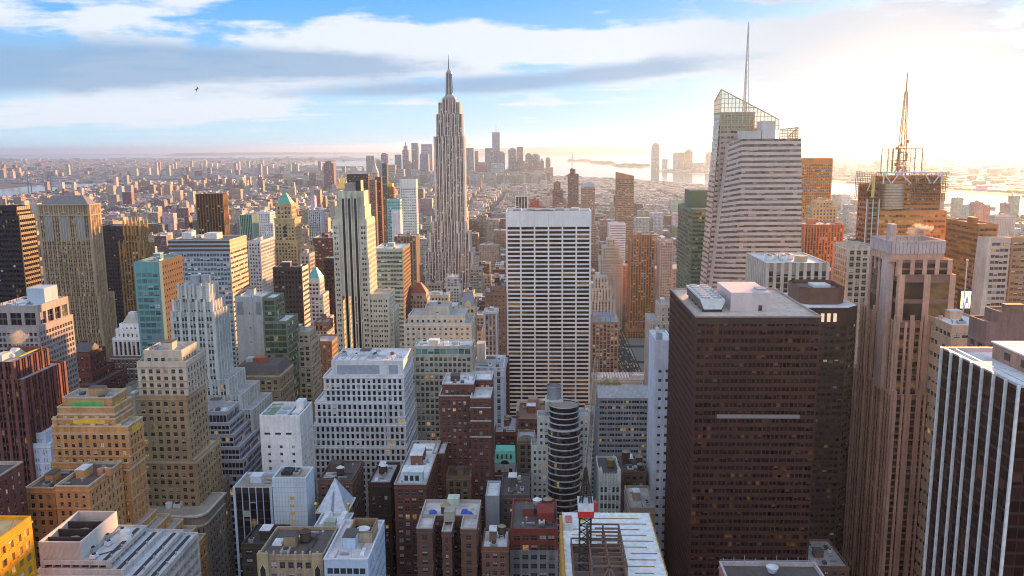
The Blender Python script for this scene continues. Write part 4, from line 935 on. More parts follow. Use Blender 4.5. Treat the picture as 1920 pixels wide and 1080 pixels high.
# pink granite tower with piers
PG = gl((.035, .018, .016), .12, .04, .08, 0, (.25, .13, .09), litc=(1, .55, .15), lits=.18)
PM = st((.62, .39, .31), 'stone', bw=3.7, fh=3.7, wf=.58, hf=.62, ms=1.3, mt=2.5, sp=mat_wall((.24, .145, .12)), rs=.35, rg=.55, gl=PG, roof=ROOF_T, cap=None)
b = hero('skyscraper', 'tall pink granite tower with stepped shoulders, pier finials and steam at its crown', 'skyscraper', PM,
     [(1671, 1771, 470, 429, 26, dict(bw=100, fh=50, wf=.01, hf=.02, par=1.6)), (1684, 1787, 487, 427, 36, dict(mt=1, bw=6)), (1687, 1793, 515, 425, 40, dict(bw=11, fh=9, wf=.75, hf=.8, mt=3)), (1680, 1792, 604, 421, 47), (1674, 1797, 740, 418.5, 62)], indiv=100)
x0, x1, y0, y1, z0, z1 = b.T[0]
crn = b.one('crown_screen', mat_wall((.60, .50, .48)))
for yy in (y0-.3, y1+.3):
    for i in range(14): crn.box(x0+(x1-x0)*i/14+.15, x0+(x1-x0)*(i+1)/14-.15, yy-.2, yy+.2, z1-1.5, z1+4.2)
    crn.box(x0, x1, yy-.35, yy+.35, z1+4.2, z1+5)
for xx in (x0-.3, x1+.3):
    for i in range(12): crn.box(xx-.2, xx+.2, y0+(y1-y0)*i/12+.15, y0+(y1-y0)*(i+1)/12-.15, z1-1.5, z1+4.2)
    crn.box(xx-.35, xx+.35, y0+.4, y1-.4, z1+4.2, z1+5)
for ti, n, up in ((3, 5, 3.5), (4, 6, 2.0)):
    x0, x1, y0, y1, z0, z1 = b.T[ti]
    for i in range(n):
        xx = x0+1+(x1-x0-2)*i/(n-1); b.one('pier', mat_wall((.52, .35, .29))).box(xx-.9, xx+.9, y0-.75, y0+.3, z0 if ti == 3 else 0, z1+up)
    for i in range(6):
        yy = y0+1+(y1-y0-2)*i/5
        for xx in (x0, x1): b.one('pier', mat_wall((.68, .46, .38))).box(xx-.5, xx+.5, yy-.5, yy+.5, z0 if ti == 3 else 0, z1+up)
xl = b.T[3][0]
b.one('stair_shaft', mat_wall((.60, .46, .42))).box(xl-1.6, xl+1.5, 431, 436, b.T[4][5]-1, at(1662, 420, 433)[1]); b.one('stair_shaft', mat_wall((.60, .46, .42))).box(xl-1.4, xl+1.5, 436.05, 440, b.T[4][5]-1, at(1650, 452, 438)[1])
b = hero('office_building', 'low brown podium at the foot of the pink granite tower', 'office building', st((.22, .13, .11), 'brick', bw=4, wf=.4, hf=.4), [(1525, 1592, 1062, 400, 30)], clut=2)

# black tower with white ribs, far right
b = Bld('skyscraper', 'black glass tower with bright white vertical ribs at the right edge', 'skyscraper', indiv=100)
X0, zt3 = at(1913, 725, 200); LB = 39.5
BK = st((.035, .014, .014), 'metal', bw=2.6, fh=3.5, wf=.92, hf=.80, ms=.2, mt=1.0, rg=.1, rs=.03, gl=gl((.030, .009, .009), .10, .03, .25, 0, (.09, .03, .025), litc=(1, .4, .15), lits=.06, spec=.1), roof=ROOF_W, par=1.0, cap=mat_plain((.55, .5, .5), .5), faces='NE')
b.tier(X0, X0+46, 200, 200+LB, 0, zt3, BK)
RIB = mat_plain((.88, .83, .80), .45, name='white_aluminium')
for i in range(8):
    yy = 200+LB*i/7
    b.one('white_rib', RIB).box(X0-.7, X0-.02, yy-.27, yy+.27, 0, zt3+.3)
for i in range(1, 9): b.one('white_rib', RIB).box(X0+46*i/8-.42, X0+46*i/8+.42, 199.0, 199.98, 0, zt3+.3)
b.block('bulkhead', mat_wall((.36, .24, .19)), X0+10, X0+24, 212, 232, zt3-1, zt3+3.4); b.one('bulkhead_roof', ROOF_W).box(X0+9.6, X0+24.4, 211.6, 232.4, zt3+3.4, zt3+3.8)
for i in range(2): b.one('bulkhead_window', DARKM).box(X0+9.95, X0+10.1, 215+8*i, 218+8*i, zt3+.2, zt3+2.2)
b.one('roof_rail', DUCT).bar((X0+2, 202, zt3+.6), (X0+2, 236, zt3+.6), .12)

# --- right background
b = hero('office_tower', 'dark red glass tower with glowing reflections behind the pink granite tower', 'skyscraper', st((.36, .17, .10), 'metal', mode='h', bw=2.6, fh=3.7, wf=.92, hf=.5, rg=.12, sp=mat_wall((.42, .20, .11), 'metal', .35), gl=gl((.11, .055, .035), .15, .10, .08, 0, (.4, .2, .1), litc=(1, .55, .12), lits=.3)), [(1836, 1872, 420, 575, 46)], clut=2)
b = hero('office_tower', 'white banded narrow tower with a slanted edge right of the dark red glass tower', 'office building', st((.66, .52, .46), 'metal', mode='h', bw=3, fh=3.9, wf=.92, hf=.5, rg=.3, gl=gl((.12, .06, .04), .2, .05)), [(1858, 1896, 446, 540, 8)])
x0, x1, y0, y1, z0, z1 = b.T[0]
b.one('slanted_buttress', mat_wall((.72, .58, .5))).quads([[(x0-9, y0-.2, 0), (x0+.1, y0-.2, 0), (x0+.1, y0-.2, z1), (x0-1, y0-.2, z1)], [(x0-9, y0+14, 0), (x0-9, y0-.2, 0), (x0-1, y0-.2, z1), (x0-1, y0+14, z1)]])
b = hero('office_tower', 'tan glass tower at the right edge beside the white banded narrow tower', 'office building', st((.42, .26, .18), 'metal', mode='h', bw=2.6, fh=3.8, wf=.9, hf=.5, rg=.15, gl=gl((.16, .09, .05), .2, .1, .08, litc=(1, .6, .15), lits=.3)), [(1899, 1960, 446, 560, 9)])
b = hero('office_building', 'low mauve block with recessed windows above the ribbed black tower', 'office building', st((.27, .17, .155), 'stone', bw=5.5, fh=3.8, wf=.55, hf=.6, mt=9, rg=.5, roof=ROOF_T), [(1873, 1990, 584, 345, 11), (1850, 1990, 604, 344, 14)], clut=4)
b = hero('office_building', 'white fronted low building below the bright advertising screen', 'office building', st((.66, .48, .38), 'stone', mode='h', bw=4, fh=6.5, wf=.8, hf=.35, mt=2, sp=mat_wall((.62, .44, .34)), rg=.4, roof=ROOF_W), [(1785, 1868, 610, 400, 34)], clut=4)
x0, x1, y0, y1, z0, z1 = b.T[0]
# bright screen on its stand
sroot = empty('advertising_screen', (x0+10, y1+6, 0), 'bright advertising screen with a yellow panel and blue figure', 'billboard')
def part(name, mat, root, fn, kind=None):
    m = MB(); fn(m); return m.build(name, mat, root, tuple(root.location), kind)
sa = at(1799, 578, y1+6); sb_ = at(1823, 546, y1+6)
part('stand', DARKM, sroot, lambda m: m.box(sa[0], sb_[0], y1+6.2, y1+9, 0, sb_[1]+.8))
part('screen_panel', mat_plain((1.0, .72, .25), .4, emit=1.1, name='screen_light'), sroot, lambda m: m.quads([[(sa[0]+.4, y1+6.1, sa[1]), (sb_[0]-.4, y1+6.1, sa[1]), (sb_[0]-.4, y1+6.1, sb_[1]), (sa[0]+.4, y1+6.1, sb_[1])]]))
cxs = (sa[0]+sb_[0])/2+.6; hs = sb_[1]-sa[1]
part('screen_picture', mat_plain((.10, .10, .75), .4, emit=.8, name='screen_light'), sroot, lambda m: m.poly([(cxs-1.3, y1+6, sa[1]+.1), (cxs+1.3, y1+6, sa[1]+.1), (cxs+1.0, y1+6, sa[1]+hs*.35), (cxs+.25, y1+6, sa[1]+hs*.7), (cxs-.25, y1+6, sa[1]+hs*.7), (cxs-1.0, y1+6, sa[1]+hs*.35)]))
part('screen_picture', mat_plain((.9, .75, .85), .4, emit=1.0, name='screen_light'), sroot, lambda m: m.poly([(cxs-.55, y1+5.9, sa[1]+.2), (cxs+.55, y1+5.9, sa[1]+.2), (cxs+.4, y1+5.9, sa[1]+hs*.3), (cxs-.4, y1+5.9, sa[1]+hs*.3)]))
fp = at(1809, 545, y1+3)
fr_ = empty('flagpole', (fp[0], y1+3, 0), 'slim white pole standing beside the bright advertising screen', 'pole')
part('pole', WHITEM, fr_, lambda m: m.cyl(fp[0], y1+3, 0, at(1809, 489, y1+3)[1], .45, .3, 8)); part('pole_ball', WHITEM, fr_, lambda m: m.sph((fp[0], y1+3, at(1809, 488, y1+3)[1]), .8, 8, 5))
for lab, tr, c in (('pink twin topped apartment tower near the river on the right', [(1828, 1845, 378, 1700, 20)], (.55, .34, .30)), ('rose brick apartment tower beside the pink twin topped tower', [(1846, 1858, 384, 1720, 20)], (.50, .28, .25)), ('long white block low by the river on the right', [(1866, 1905, 404, 1650, 25)], (.6, .5, .48))):
    hero('apartment_building', lab, 'building', st(c, 'brick', bw=3.2, wf=.5, hf=.5), tr, clut=1)

# ------------------------------------------------------------------ left and centre foreground
b = hero('office_building', 'grey concrete block with large square openings beside the broad gothic skyscraper', 'office building',
     st((.40, .36, .35), 'concrete', bw=7.2, fh=9.5, wf=.78, hf=.72, mt=3, rg=.8, roof=ROOF_W, gl=gl((.03, .02, .02), .1, .02, .1, .08)), [(-16, 70, 573, 440, 30), (-18, 72, 612, 438, 34, dict(fh=3.2, bw=2.6, wf=.7, hf=.6))], clut=2, indiv=30)
x0, x1, y0, y1, z0, z1 = b.T[0]
b.block('penthouse', mat_wall((.50, .55, .62), 'metal'), x1-11, x1-1, y0+9, y0+22, z1-1.1, z1+8)
MAR = st((.17, .085, .075), 'stone', bw=4.6, fh=3.9, wf=.66, hf=.66, k=2, kg=.3, sp=mat_wall((.085, .045, .042)), rs=.4, rg=.7, mt=1.6, gl=gl((.03, .018, .018), .15, .06, .1, 0, (.3, .2, .16), litc=(1, .6, .15), lits=.4), roof=ROOF_G)
b = hero('office_building', 'dark maroon granite block with deep window bays and yellow roof rails', 'office building', MAR, [(-45, 25, 679, 380, 29), (-50, 44, 712, 378, 36)], indiv=60)
x0, x1, y0, y1, z0, z1 = b.T[0]
b.block('penthouse', mat_wall((.62, .60, .58), 'metal'), x0+6, x1-8, y0+4, y0+12, z1-1, z1+2.4)
b.one('corrugated_roof', WHITEM).pyr(x0+6, x1-9, y0+13, y0+24, z1-1, z1+2.5, 1, .1)
b.one('satellite_dish', WHITEM).sph((x1-5, y0+7, z1+1.2), 1.4, 10, 6)
YEL = mat_plain((.75, .55, .04), .6, name='yellow_paint')
for i in range(3): b.one('yellow_rail', YEL).bar((x1-7+2*i, y0+10, z1-.5+i*.4), (x1-4+1.2*i, y0+24, z1+.2+i*.4), .45)
b.one('parapet_screen', mat_wall((.2, .1, .085))).box(x0, x1-.6, y1-5, y1-4.4, z1-1, z1+2)
MOLE = mat_plain((.30, .26, .25), .6)
b = hero('hotel', 'dark red brick hotel with a pitched slate roof and stepped wings', 'building', BRICK | dict(wf=.4, cap=None, roof=ROOF_D),
     [(129, 168, 662, 520, 20), (124, 172, 700, 517, 30), (136, 178, 722, 508, 42)], indiv=40)
x0, x1, y0, y1, z0, z1 = b.T[0]
b.one('pitched_roof', mat_plain((.10, .09, .095), .6)).quads([[(x0+2, y0+2, z1), (x1-1, y0+2, z1), (x1-1, y0+9, z1+5), (x0+2, y0+9, z1+5)], [(x0+2, y0+9, z1+5), (x1-1, y0+9, z1+5), (x1-1, y0+16, z1), (x0+2, y0+16, z1)], [(x1-1, y0+2, z1), (x1-1, y0+16, z1), (x1-1, y0+9, z1+5), (x1-1, y0+9, z1+5)], [(x0+2, y0+16, z1), (x0+2, y0+2, z1), (x0+2, y0+9, z1+5), (x0+2, y0+9, z1+5)]])
b.one('chimney', BRICK['wall']).box(x0+3, x0+5, y0+12, y0+14, z1, z1+5.5)
b = hero('office_building', 'white classical bank block with a colonnade and a stepped stone dome', 'office building', WHITE | dict(bw=3, wf=.4, hf=.5),
     [(223, 259, 607, 565, 15), (216, 262, 617, 562, 20), (210, 264, 634, 559, 26, dict(fh=14, bw=3.2, wf=.6, hf=.8, rg=1.2, mt=1.5)), (208, 266, 668, 557.5, 30, dict(wall=mat_wall((.20, .165, .15)), cap=None))], indiv=30)
x0, x1, y0, y1, z0, z1 = b.T[0]
b.one('stepped_dome', mat_plain((.46, .45, .40), .8)).pyr(x0+1, x1-1, y0+1, y1-1, z1-1, z1+5.5, .45, .45); b.one('lantern', WHITEM).box((x0+x1)/2-2, (x0+x1)/2+2, y0+5, y0+9, z1+5.4, z1+7.2)
# orange terraced tower with the green panel
b = hero('office_tower', 'orange brick terraced tower with a green panel framed at its top', 'skyscraper', ORANGE | dict(sp=mat_wall((.46, .27, .14), 'brick')),
     [(117, 209, 746, 334, 13, dict(mt=10, bw=4, wf=.5, hf=.8, fh=9, rg=.6, sp=None)), (107, 214, 764, 331, 15, dict(mt=5)), (97, 216, 786, 329, 16, dict(mt=2, fh=3.3)),
      (96, 240, 800, 327.5, 13, dict(mt=3)), (95, 241.5, 868, 326.8, 14.5, dict(wf=.5, k=2)), (90, 262, 985, 324, 16), (88, 280, 1002, 322, 20), (86, 298, 1020, 320, 24), (84, 318, 1042, 318, 28), (82, 332, 1062, 316, 30)], indiv=100, clut=4)
x0, x1, y0, y1, z0, z1 = b.T[0]
GP, YP = mat_plain((.10, .50, .12), .5, name='green_tile'), mat_plain((.85, .50, .06), .5, name='yellow_tile')
for f, (a, c) in (('N', (x0+(x1-x0)*.2, x0+(x1-x0)*.8)),):
    b.one('tile_border', mat_plain((.52, .33, .14), .6)).box(a-.9, c+.9, y0-.22, y0+.1, z1-6.9, z1-1.0); b.one('green_panel', GP).box(a, c, y0-.36, y0-.23, z1-6.0, z1-1.8)
b.one('yellow_panel', YP).box(x1-.1, x1+.22, y0+2, y0+10, z1-16, z1-3)
x0, x1, y0, y1, z0, z1 = b.T[2]
b.one('yellow_panel', YP).box(x0+(x1-x0)*.34, x0+(x1-x0)*.84, y0-.2, y0+.1, z1-1.9, z1-.3)
x0, x1, y0, y1, z0, z1 = b.T[3]
b.one('yellow_panel', YP).box(x1-.1, x1+.22, y0+3, y0+10, z1-4, z1-1)
for T_ in b.T[1:6]:
    x0, x1, y0, y1, z0, z1 = T_
    b.one('stone_band', mat_plain((.62, .52, .40), .7)).box(x0-.15, x1+.15, y0-.15, y1, z1-3.4, z1-2.6)
    for i in range(6 if T_ is not b.T[1] else 0): b.one('crenellation', mat_wall((.6, .46, .3))).box(x0+(x1-x0)*(i+.1)/6, x0+(x1-x0)*(i+.45)/6, y0-.1, y0+.5, z1, z1+1.1)
x0, x1, y0, y1, z0, z1 = b.T[0]
b.one('water_tank', TANKCAP).cyl(x0+13, y0+8, z1-1, z1+1.6, 2.4, 2.4, 14)
b = hero('apartment_building', 'orange brick wing with a brown roof in front of the terraced tower', 'building', ORANGE | dict(roof=ROOF_D, wf=.4), [(102, 166, 912, 300, 26)], indiv=60, clut=3)
x0, x1, y0, y1, z0, z1 = b.T[0]
for i in range(2): b.one('roof_tank', mat_plain((.48, .24, .15), .7)).cyl(x0+11+3.2*i, y0+14, z1-1, z1+1.8, 1.4, 1.4, 12)
b = hero('apartment_building', 'lower orange brick block left of the brown roofed wing', 'building', ORANGE | dict(roof=ROOF_D), [(47, 101, 915, 309, 24)], indiv=60, clut=2)
b = hero('office_building', 'bluish white stepped block with a boxy roof plant at the left', 'building', st((.66, .70, .80), bw=4, fh=4.2, wf=.34, hf=.4, k=2, kg=.9, roof=ROOF_W),
     [(34, 69, 790, 386, 12, dict(bw=5, fh=5, wf=.8, hf=.5, mt=1)), (18, 84, 812, 383, 20), (9, 94, 832, 380, 26)], indiv=50)
b = hero('office_tower', 'tan brick tower with a pale stone crown above rows of small windows', 'skyscraper', st((.37, .285, .20), 'brick', bw=3.3, wf=.46, hf=.48),
     [(268, 340, 657, 364, 17, dict(wall=mat_wall((.56, .50, .43)), mt=3)), (256, 348, 678, 362, 22, dict(wall=mat_wall((.56, .50, .43)), mt=3, z0=at(300, 742, 362)[1])), (255.5, 349, 742, 361.5, 23, dict(z0=0)), (264, 367, 862, 360, 30, dict(z0=0))], indiv=100, clut=4, wallm=mat_wall((.5, .46, .4)))
x0, x1, y0, y1, z0, z1 = b.T[3]
b.one('cornice', mat_plain((.5, .42, .33), .7)).box(x0-.3, x1+.3, y0-.3, y1+.2, z1-1.6, z1-.9)
GST = st((.46, .45, .48), 'metal', bw=1.9, fh=3.7, wf=.88, hf=.68, rg=.12, mt=1.2, ms=.3, gl=gl((.03, .028, .032), .25, .03, .1, 0, (.25, .24, .25)), roof=ROOF_G, cap=mat_plain((.52, .52, .56), .6))
b = hero('office_building', 'grey glass office block stepping down in five terraces', 'office building', GST,
     [(364, 425, 772, 408, 17), (364, 430, 793, 406, 22), (364, 438, 815, 404, 27), (364, 449, 838, 402, 32), (364, 456, 862, 400, 38)], indiv=100, clut=3)
b = hero('office_building', 'plain white block with a green framed roof well and two round fans', 'office building', st((.80, .80, .80), 'concrete', bw=6.2, fh=3.7, wf=.24, hf=.4, k=1, mt=14, ms=1, roof=ROOF_T, par=2.6, onW=st((.74, .72, .70), 'concrete', bw=3.2, fh=3.7, wf=.35, hf=.4, mt=10)), [(486, 562, 779, 380, 22)], indiv=50)
x0, x1, y0, y1, z0, z1 = b.T[0]
b.one('fan_deck', mat_plain((.55, .57, .6), .6)).box(x0+6, x0+12.5, y0+3, y0+18, z1-2.6, z1-.9)
for i in range(2): b.one('fan', DUCT).cyl(x0+9.2, y0+6.5+7*i, z1-.9, z1-.3, 2.1, 2, 16)
b.one('roof_box', WHITEM).box(x1-6, x1-2, y0+14, y0+20, z1-1, z1+2.6); b.one('roof_deck', WHITEM).box(x0+13.5, x0+17.5, y0+7, y0+16, z1-2.6, z1-1)
for i in range(3): b.one('green_strut', mat_plain((.16, .38, .28), .6)).bar((x0+.5, y0+4+7*i, z1-.3), (x0+6, y0+7+6*i, z1-.3), .5)
for i in range(3): b.one('vent_slot', DARKM).box(x0+2+5.2*i, x0+4.8+5.2*i, y0-.03, y0+.1, z1-9.6, z1-8.6)
GW = st((.66, .66, .68), 'stone', bw=2.75, fh=3.6, wf=.48, hf=.62, rg=.5, mt=1.6, ms=.8, gl=gl((.03, .026, .026), .12, .02), roof=ROOF_W)
b = hero('office_building', 'broad pale grey office block stepped in tiers of dark square windows', 'office building', GW,
     [(621, 756, 676, 436, 28, dict(mt=9)), (606, 757, 704, 434, 32), (590, 759, 752, 432, 36), (588, 761, 794, 430, 40), (587, 763, 836, 428, 44)], indiv=100, clut=6)
x0, x1, y0, y1, z0, z1 = b.T[0]
b.one('louvre_panel', mat_plain((.36, .40, .47), .6)).box(x0+3, x0+26, y0-.12, y0+.1, z1-7.4, z1-2.6); b.one('louvre_panel', mat_plain((.36, .40, .47), .6)).box(x1-8, x1-3, y0-.12, y0+.1, z1-7.4, z1-2.6)
for i in range(9): b.one('roof_strut', DUCT).bar((x0+2+4*i, y0+1.5, z1+.2), (x0+4+4*i, y0+6, z1+1.6), .3)
b.one('grey_rib', mat_wall((.6, .6, .63))).box(x0+(x1-x0)*.78-.6, x0+(x1-x0)*.78+.6, y0-5.6, y0-3.4, 0, b.T[2][5])
TILE = st((.66, .74, .84), 'metal', bw=40, fh=200, wf=.01, hf=.01, roof=ROOF_T, par=.7)
b = hero('office_tower', 'blank light blue tiled slab with a single column of dark windows', 'office building', TILE, [(510, 573, 896, 340, 13)])
x0, x1, y0, y1, z0, z1 = b.T[0]
tj = b.one('tile_joints', mat_plain((.30, .35, .45), .7))
for i in range(1, 11): tj.box(x0+(x1-x0)*i/11-.04, x0+(x1-x0)*i/11+.04, y0-.025, y0+.02, 20, z1)
for i in range(1, 34): tj.box(x0, x1, y0-.022, y0+.02, z1-2.2*i-.04, z1-2.2*i+.04); tj.box(x1-.02, x1+.022, y0, y1, z1-2.2*i-.04, z1-2.2*i+.04)
for i in range(1, 8): tj.box(x1-.02, x1+.025, y0+13*i/8-.04, y0+13*i/8+.04, 20, z1)
for i in range(8): b.one('window', gl((.03, .025, .03), .2, .2, .1)).box(x0+7.3+.0*i, x0+9.1, y0-.05, y0+.15, z1-10-3.55*i, z1-8.6-3.55*i)
for i in range(4): b.one('window', gl((.03, .025, .03), .2, .2, .1)).box(x0+3.1, x0+4.9, y0-.05, y0+.15, z1-24.2-3.55*i, z1-22.8-3.55*i)
b.ac(x0+5, y0+7, z1-.7, 4.5, 6, 1.7, 2, DARKM); b.ac(x0+9, y0+7.5, z1-.7, 2.5, 6, 1.2, 2, DUCT)
b = hero('office_building', 'low wing with a white roof edge over dark glass left of the tiled slab', 'office building', st((.60, .68, .80), 'metal', bw=3.2, fh=4, wf=.9, hf=.85, sp=mat_wall((.05, .035, .035)), rs=.3, rg=.4, mt=2.6, gl=gl((.025, .02, .022), .1, .06), roof=ROOF_T), [(436, 509, 914, 346, 18)], clut=2, indiv=40)
b = hero('office_building', 'low flat dark block below the white edged wing', 'building', st((.07, .055, .045), 'brick', bw=4, wf=.5, hf=.4, roof=mat_roof((.06, .055, .05))), [(452, 520, 1020, 312, 18)], clut=2)
# pyramid roofed block
b = hero('office_building', 'brick block topped by a smooth pale blue pyramid with gold balls at its corners', 'building', BRICK | dict(roof=ROOF_W, cap=mat_plain((.6, .62, .66), .6)), [(592, 652, 962, 338, 16), (582, 644, 1000, 318, 19)], clut=0, indiv=30)
x0, x1, y0, y1, z0, z1 = b.T[0]
b.one('glass_pyramid', mat_plain((.52, .60, .74), .35, .1)).pyr(x0+.3, x1-.3, y0+.3, y1-.3, z1-.5, z1+12.5, .03, .03)
b.one('pyramid_slot', mat_plain((.25, .27, .32), .6)).quads([[((x0+x1)/2-.55, y0+.2, z1+.2), ((x0+x1)/2+.55, y0+.2, z1+.2), ((x0+x1)/2+.25, y0+4.7, z1+7.9), ((x0+x1)/2-.25, y0+4.7, z1+7.9)]])
for xx in (x0-.2, x1+.2): b.one('gold_ball', GOLD).sph((xx, y0+1, z1+3.6), .9, 10, 6).bar((xx, y0+1, z1-1), (xx, y0+1, z1+3), .4)
x0, x1, y0, y1, z0, z1 = b.T[1]
b.one('skylight', WHITEM).pyr(x0+1.5, x0+5, y0+5, y1-1, z1-1, z1+1.6, .6, 1); b.one('skylight', WHITEM).pyr(x1-5, x1-1.5, y0+5, y1-1, z1-1, z1+1.6, .6, 1); b.one('bulkhead', mat_wall((.42, .46, .42))).box(x0+4.5, x1-4.5, y0+4, y0+8, z1-1, z1+3)
b = hero('office_tower', 'sand coloured shaft with an open well and round fan above a white roof', 'building', st((.40, .34, .27), 'concrete', bw=30, fh=50, wf=.02, hf=.02, par=3.2, roof=ROOF_D, cap=mat_plain((.30, .19, .11), .7)), [(653, 697, 998, 276, 11)])
x0, x1, y0, y1, z0, z1 = b.T[0]
b.one('fan', WHITEM).cyl((x0+x1)/2, y0+5.5, z1-3.2, z1-1.2, 2.5, 2.4, 20)
BW = st((.52, .60, .74), 'metal', bw=2.2, fh=4.0, wf=.86, hf=.55, k=1, mt=2.4, rg=.3, gl=gl((.04, .05, .05), .2, .12, .1, 0, (.2, .4, .35), litc=(.5, 1, .7), lits=.25), roof=mat_roof((.72, .66, .66)), par=1.0, cap=mat_plain((.66, .72, .80), .6))
b = hero('office_building', 'white roofed building with blue glass bands under the sand coloured shaft', 'office building', BW, [(607, 690, 1049, 262, 30)], indiv=40, clut=1)
GO = st((.36, .30, .235), 'stone', bw=3.0, fh=4.2, wf=.62, hf=.55, k=1, mt=2, roof=ROOF_D)
b = hero('loft_building', 'brown loft with gothic arched end bays and a crenellated parapet', 'building', GO, [(483, 606, 1040, 268, 22)], indiv=40, clut=2)
x0, x1, y0, y1, z0, z1 = b.T[0]
for i in range(9): b.one('merlon', mat_wall((.5, .43, .35))).box(x0+(x1-x0)*(i+.1)/9, x0+(x1-x0)*(i+.3)/9, y0-.25, y0+.5, z1-.5, z1+1.2)
for xx in (x0+1.9, x1-1.9):
    b.one('end_bay', mat_wall((.42, .36, .27))).box(xx-1.9, xx+1.9, y0-.9, y0+.1, 0, z1+.7)
    m = b.one('gothic_arch', mat_wall((.56, .49, .39)))
    for sg in (-1, 1): m.bar((xx+sg*1.1, y0-1, z1-8), (xx+sg*1.1, y0-1, z1-5), .3).bar((xx+sg*1.1, y0-1, z1-5), (xx, y0-1, z1-3), .3)
    b.one('arch_glass', GLASS_OLD).poly([(xx-.95, y0-.95, z1-8), (xx+.95, y0-.95, z1-8), (xx+.95, y0-.95, z1-5), (xx, y0-.95, z1-3.3), (xx-.95, y0-.95, z1-5)])
b.tank(x0+13.5, y0+12, z1-1.1, 2.0, 3.2, .8, cap=WOOD)
# curved corner beaux arts block
b = Bld('office_building', 'beaux arts block with a rounded corner and heavy pale cornice', 'building', indiv=80)
x0, x1, y0, y1, z1 = PT(262, 380, 966, 350, 25)
BA_ = st((.36, .31, .27), 'stone', bw=3.4, fh=4.1, wf=.48, hf=.52, ms=.6, mt=6.5, rg=.5)
rr = 6.0
cp_ = [(x0, y0), (x1-rr, y0)]+[(x1-rr+rr*math.sin(R(a)), y0+rr-rr*math.cos(R(a))) for a in (22, 45, 68)]+[(x1, y0+rr), (x1, y1), (x0, y1)]
b.T.append((x0, x1, y0, y1, 0, z1))
for i in range(len(cp_)):
    p, q = cp_[i], cp_[(i+1) % len(cp_)]; L = math.hypot(q[0]-p[0], q[1]-p[1])
    b.facade(p, ((q[0]-p[0])/L, (q[1]-p[1])/L), L, 0, z1, BA_)
def grow(pts, d):
    cx = sum(p[0] for p in pts)/len(pts); cy = sum(p[1] for p in pts)/len(pts)
    return [(p[0]+d*(1 if p[0] > cx else -1), p[1]+d*(1 if p[1] > cy else -1)) for p in pts]
CORN = mat_plain((.58, .56, .54), .7)
b.one('cornice', CORN).prism(grow(cp_, 1.1), z1-.9, z1-.1).poly([(*p, z1-.9) for p in grow(cp_, 1.1)[::-1]]); b.one('string_course', CORN).prism(grow(cp_, .5), z1-6, z1-5.3)
b.one('roof', ROOF_T).poly([(*p, z1-.06) for p in grow(cp_, -.3)])
b.ac(x0+14, y0+10, z1-.05, 3, 7, 2.2, 2, WHITEM); b.one('duct', WHITEM).cyl(x0+10, y0+8, z1, z1+2.4, 1.6, 1.6, 12); b.block('bulkhead', mat_wall((.2, .14, .12)), x0+1, x0+8, y0+14, y1-2, z1, z1+5); b.block('bulkhead', mat_wall((.6, .6, .62)), x0+16, x0+22, y0+16, y1-1, z1, z1+2.4)
b = hero('office_building', 'tan brown office block behind the rounded corner block', 'building', st((.34, .27, .22), 'brick', bw=3.2, wf=.5, hf=.5, roof=ROOF_G), [(378, 418, 900, 392, 24)], indiv=30, clut=3)
# modern terraces at the bottom left
MT = st((.50, .48, .47), 'concrete', mode='h', bw=3.2, fh=3.9, wf=.92, hf=.62, rg=1.4, mt=1.1, roof=mat_roof((.62, .65, .70)), gl=gl((.04, .03, .025), .2, .12, .1), par=.8)
b = hero('office_building', 'modern white terraced block with a ribbed open topped plant box', 'office building', MT,
     [(75, 205, 1052, 252, 27), (70, 232, 1068, 250, 30), (60, 262, 1080, 248, 34), (50, 285, 1094, 246, 37)], indiv=30)
x0, x1, y0, y1, z0, z1 = b.T[0]
zt4 = at(100, 1016, 254)[1]; xa, xb = at(72, 1016, 254)[0], at(151, 1016, 254)[0]
wl = mat_wall((.60, .59, .58), 'metal')
pb = b.one('plant_box', wl)
pb.box(xa, xb, 254, 254.5, z1-1, zt4).box(xa, xb, 277.5, 278, z1-1, zt4).box(xa, xa+.5, 254.5, 277.5, z1-1, zt4).box(xb-.5, xb, 254.5, 277.5, z1-1, zt4)
b.one('plant_floor', DARKM).box(xa+.5, xb-.5, 254.5, 277.5, z1-.7, zt4-4)
for i in range(3): b.one('plant_divider', DARKM).box(xa+.5, xb-.5, 258.5+6*i, 259+6*i, zt4-4, zt4-.6); b.one('fan', DUCT).cyl((xa+xb)/2, 262+6*i, zt4-4, zt4-2.6, 2, 2, 14)
rb_ = b.one('plant_ribs', mat_wall((.55, .54, .53), 'metal'))
for i in range(34): rb_.box(xa+(xb-xa)*i/34, xa+(xb-xa)*i/34+.12, 253.88, 254.02, z1-.5, zt4-.3)
b.one('duct', WHITEM).cyl(x1-3.5, 270, z1-.8, z1+2, 2.6, 1.6, 14)
for i, T_ in enumerate(b.T):
    tx1, ty0, ty1, tz = T_[1], T_[2], T_[3], T_[5]
    b.one('terrace_gap_shade', DARKM).box(tx1-3.4, tx1-2.2, ty0+1.5, ty1-1.5, tz-.82, tz-.55)  # dark strip laid on the roof stands in for a shaded gap
    for j in range(3): b.one('vent_pipe', DUCT).cyl(tx1-1.3, ty0+4+7*j+i, tz-.8, tz+.5, .3, .3, 8)
for i in range(5): b.ac(x1-7-(i % 2)*3, y0+3.5+4.8*i, z1-.8, 1.8, 2.6, 1.5, 1, DUCT if i % 2 else WHITEM)
b.one('roof_pipe', DUCT).bar((xb+1, 256, z1-.4), (xb+1, 276, z1-.4), .4); b.one('roof_pipe', DARKM).bar((xb+2.2, 256, z1-.5), (x1-1, 262, z1-.5), .25)
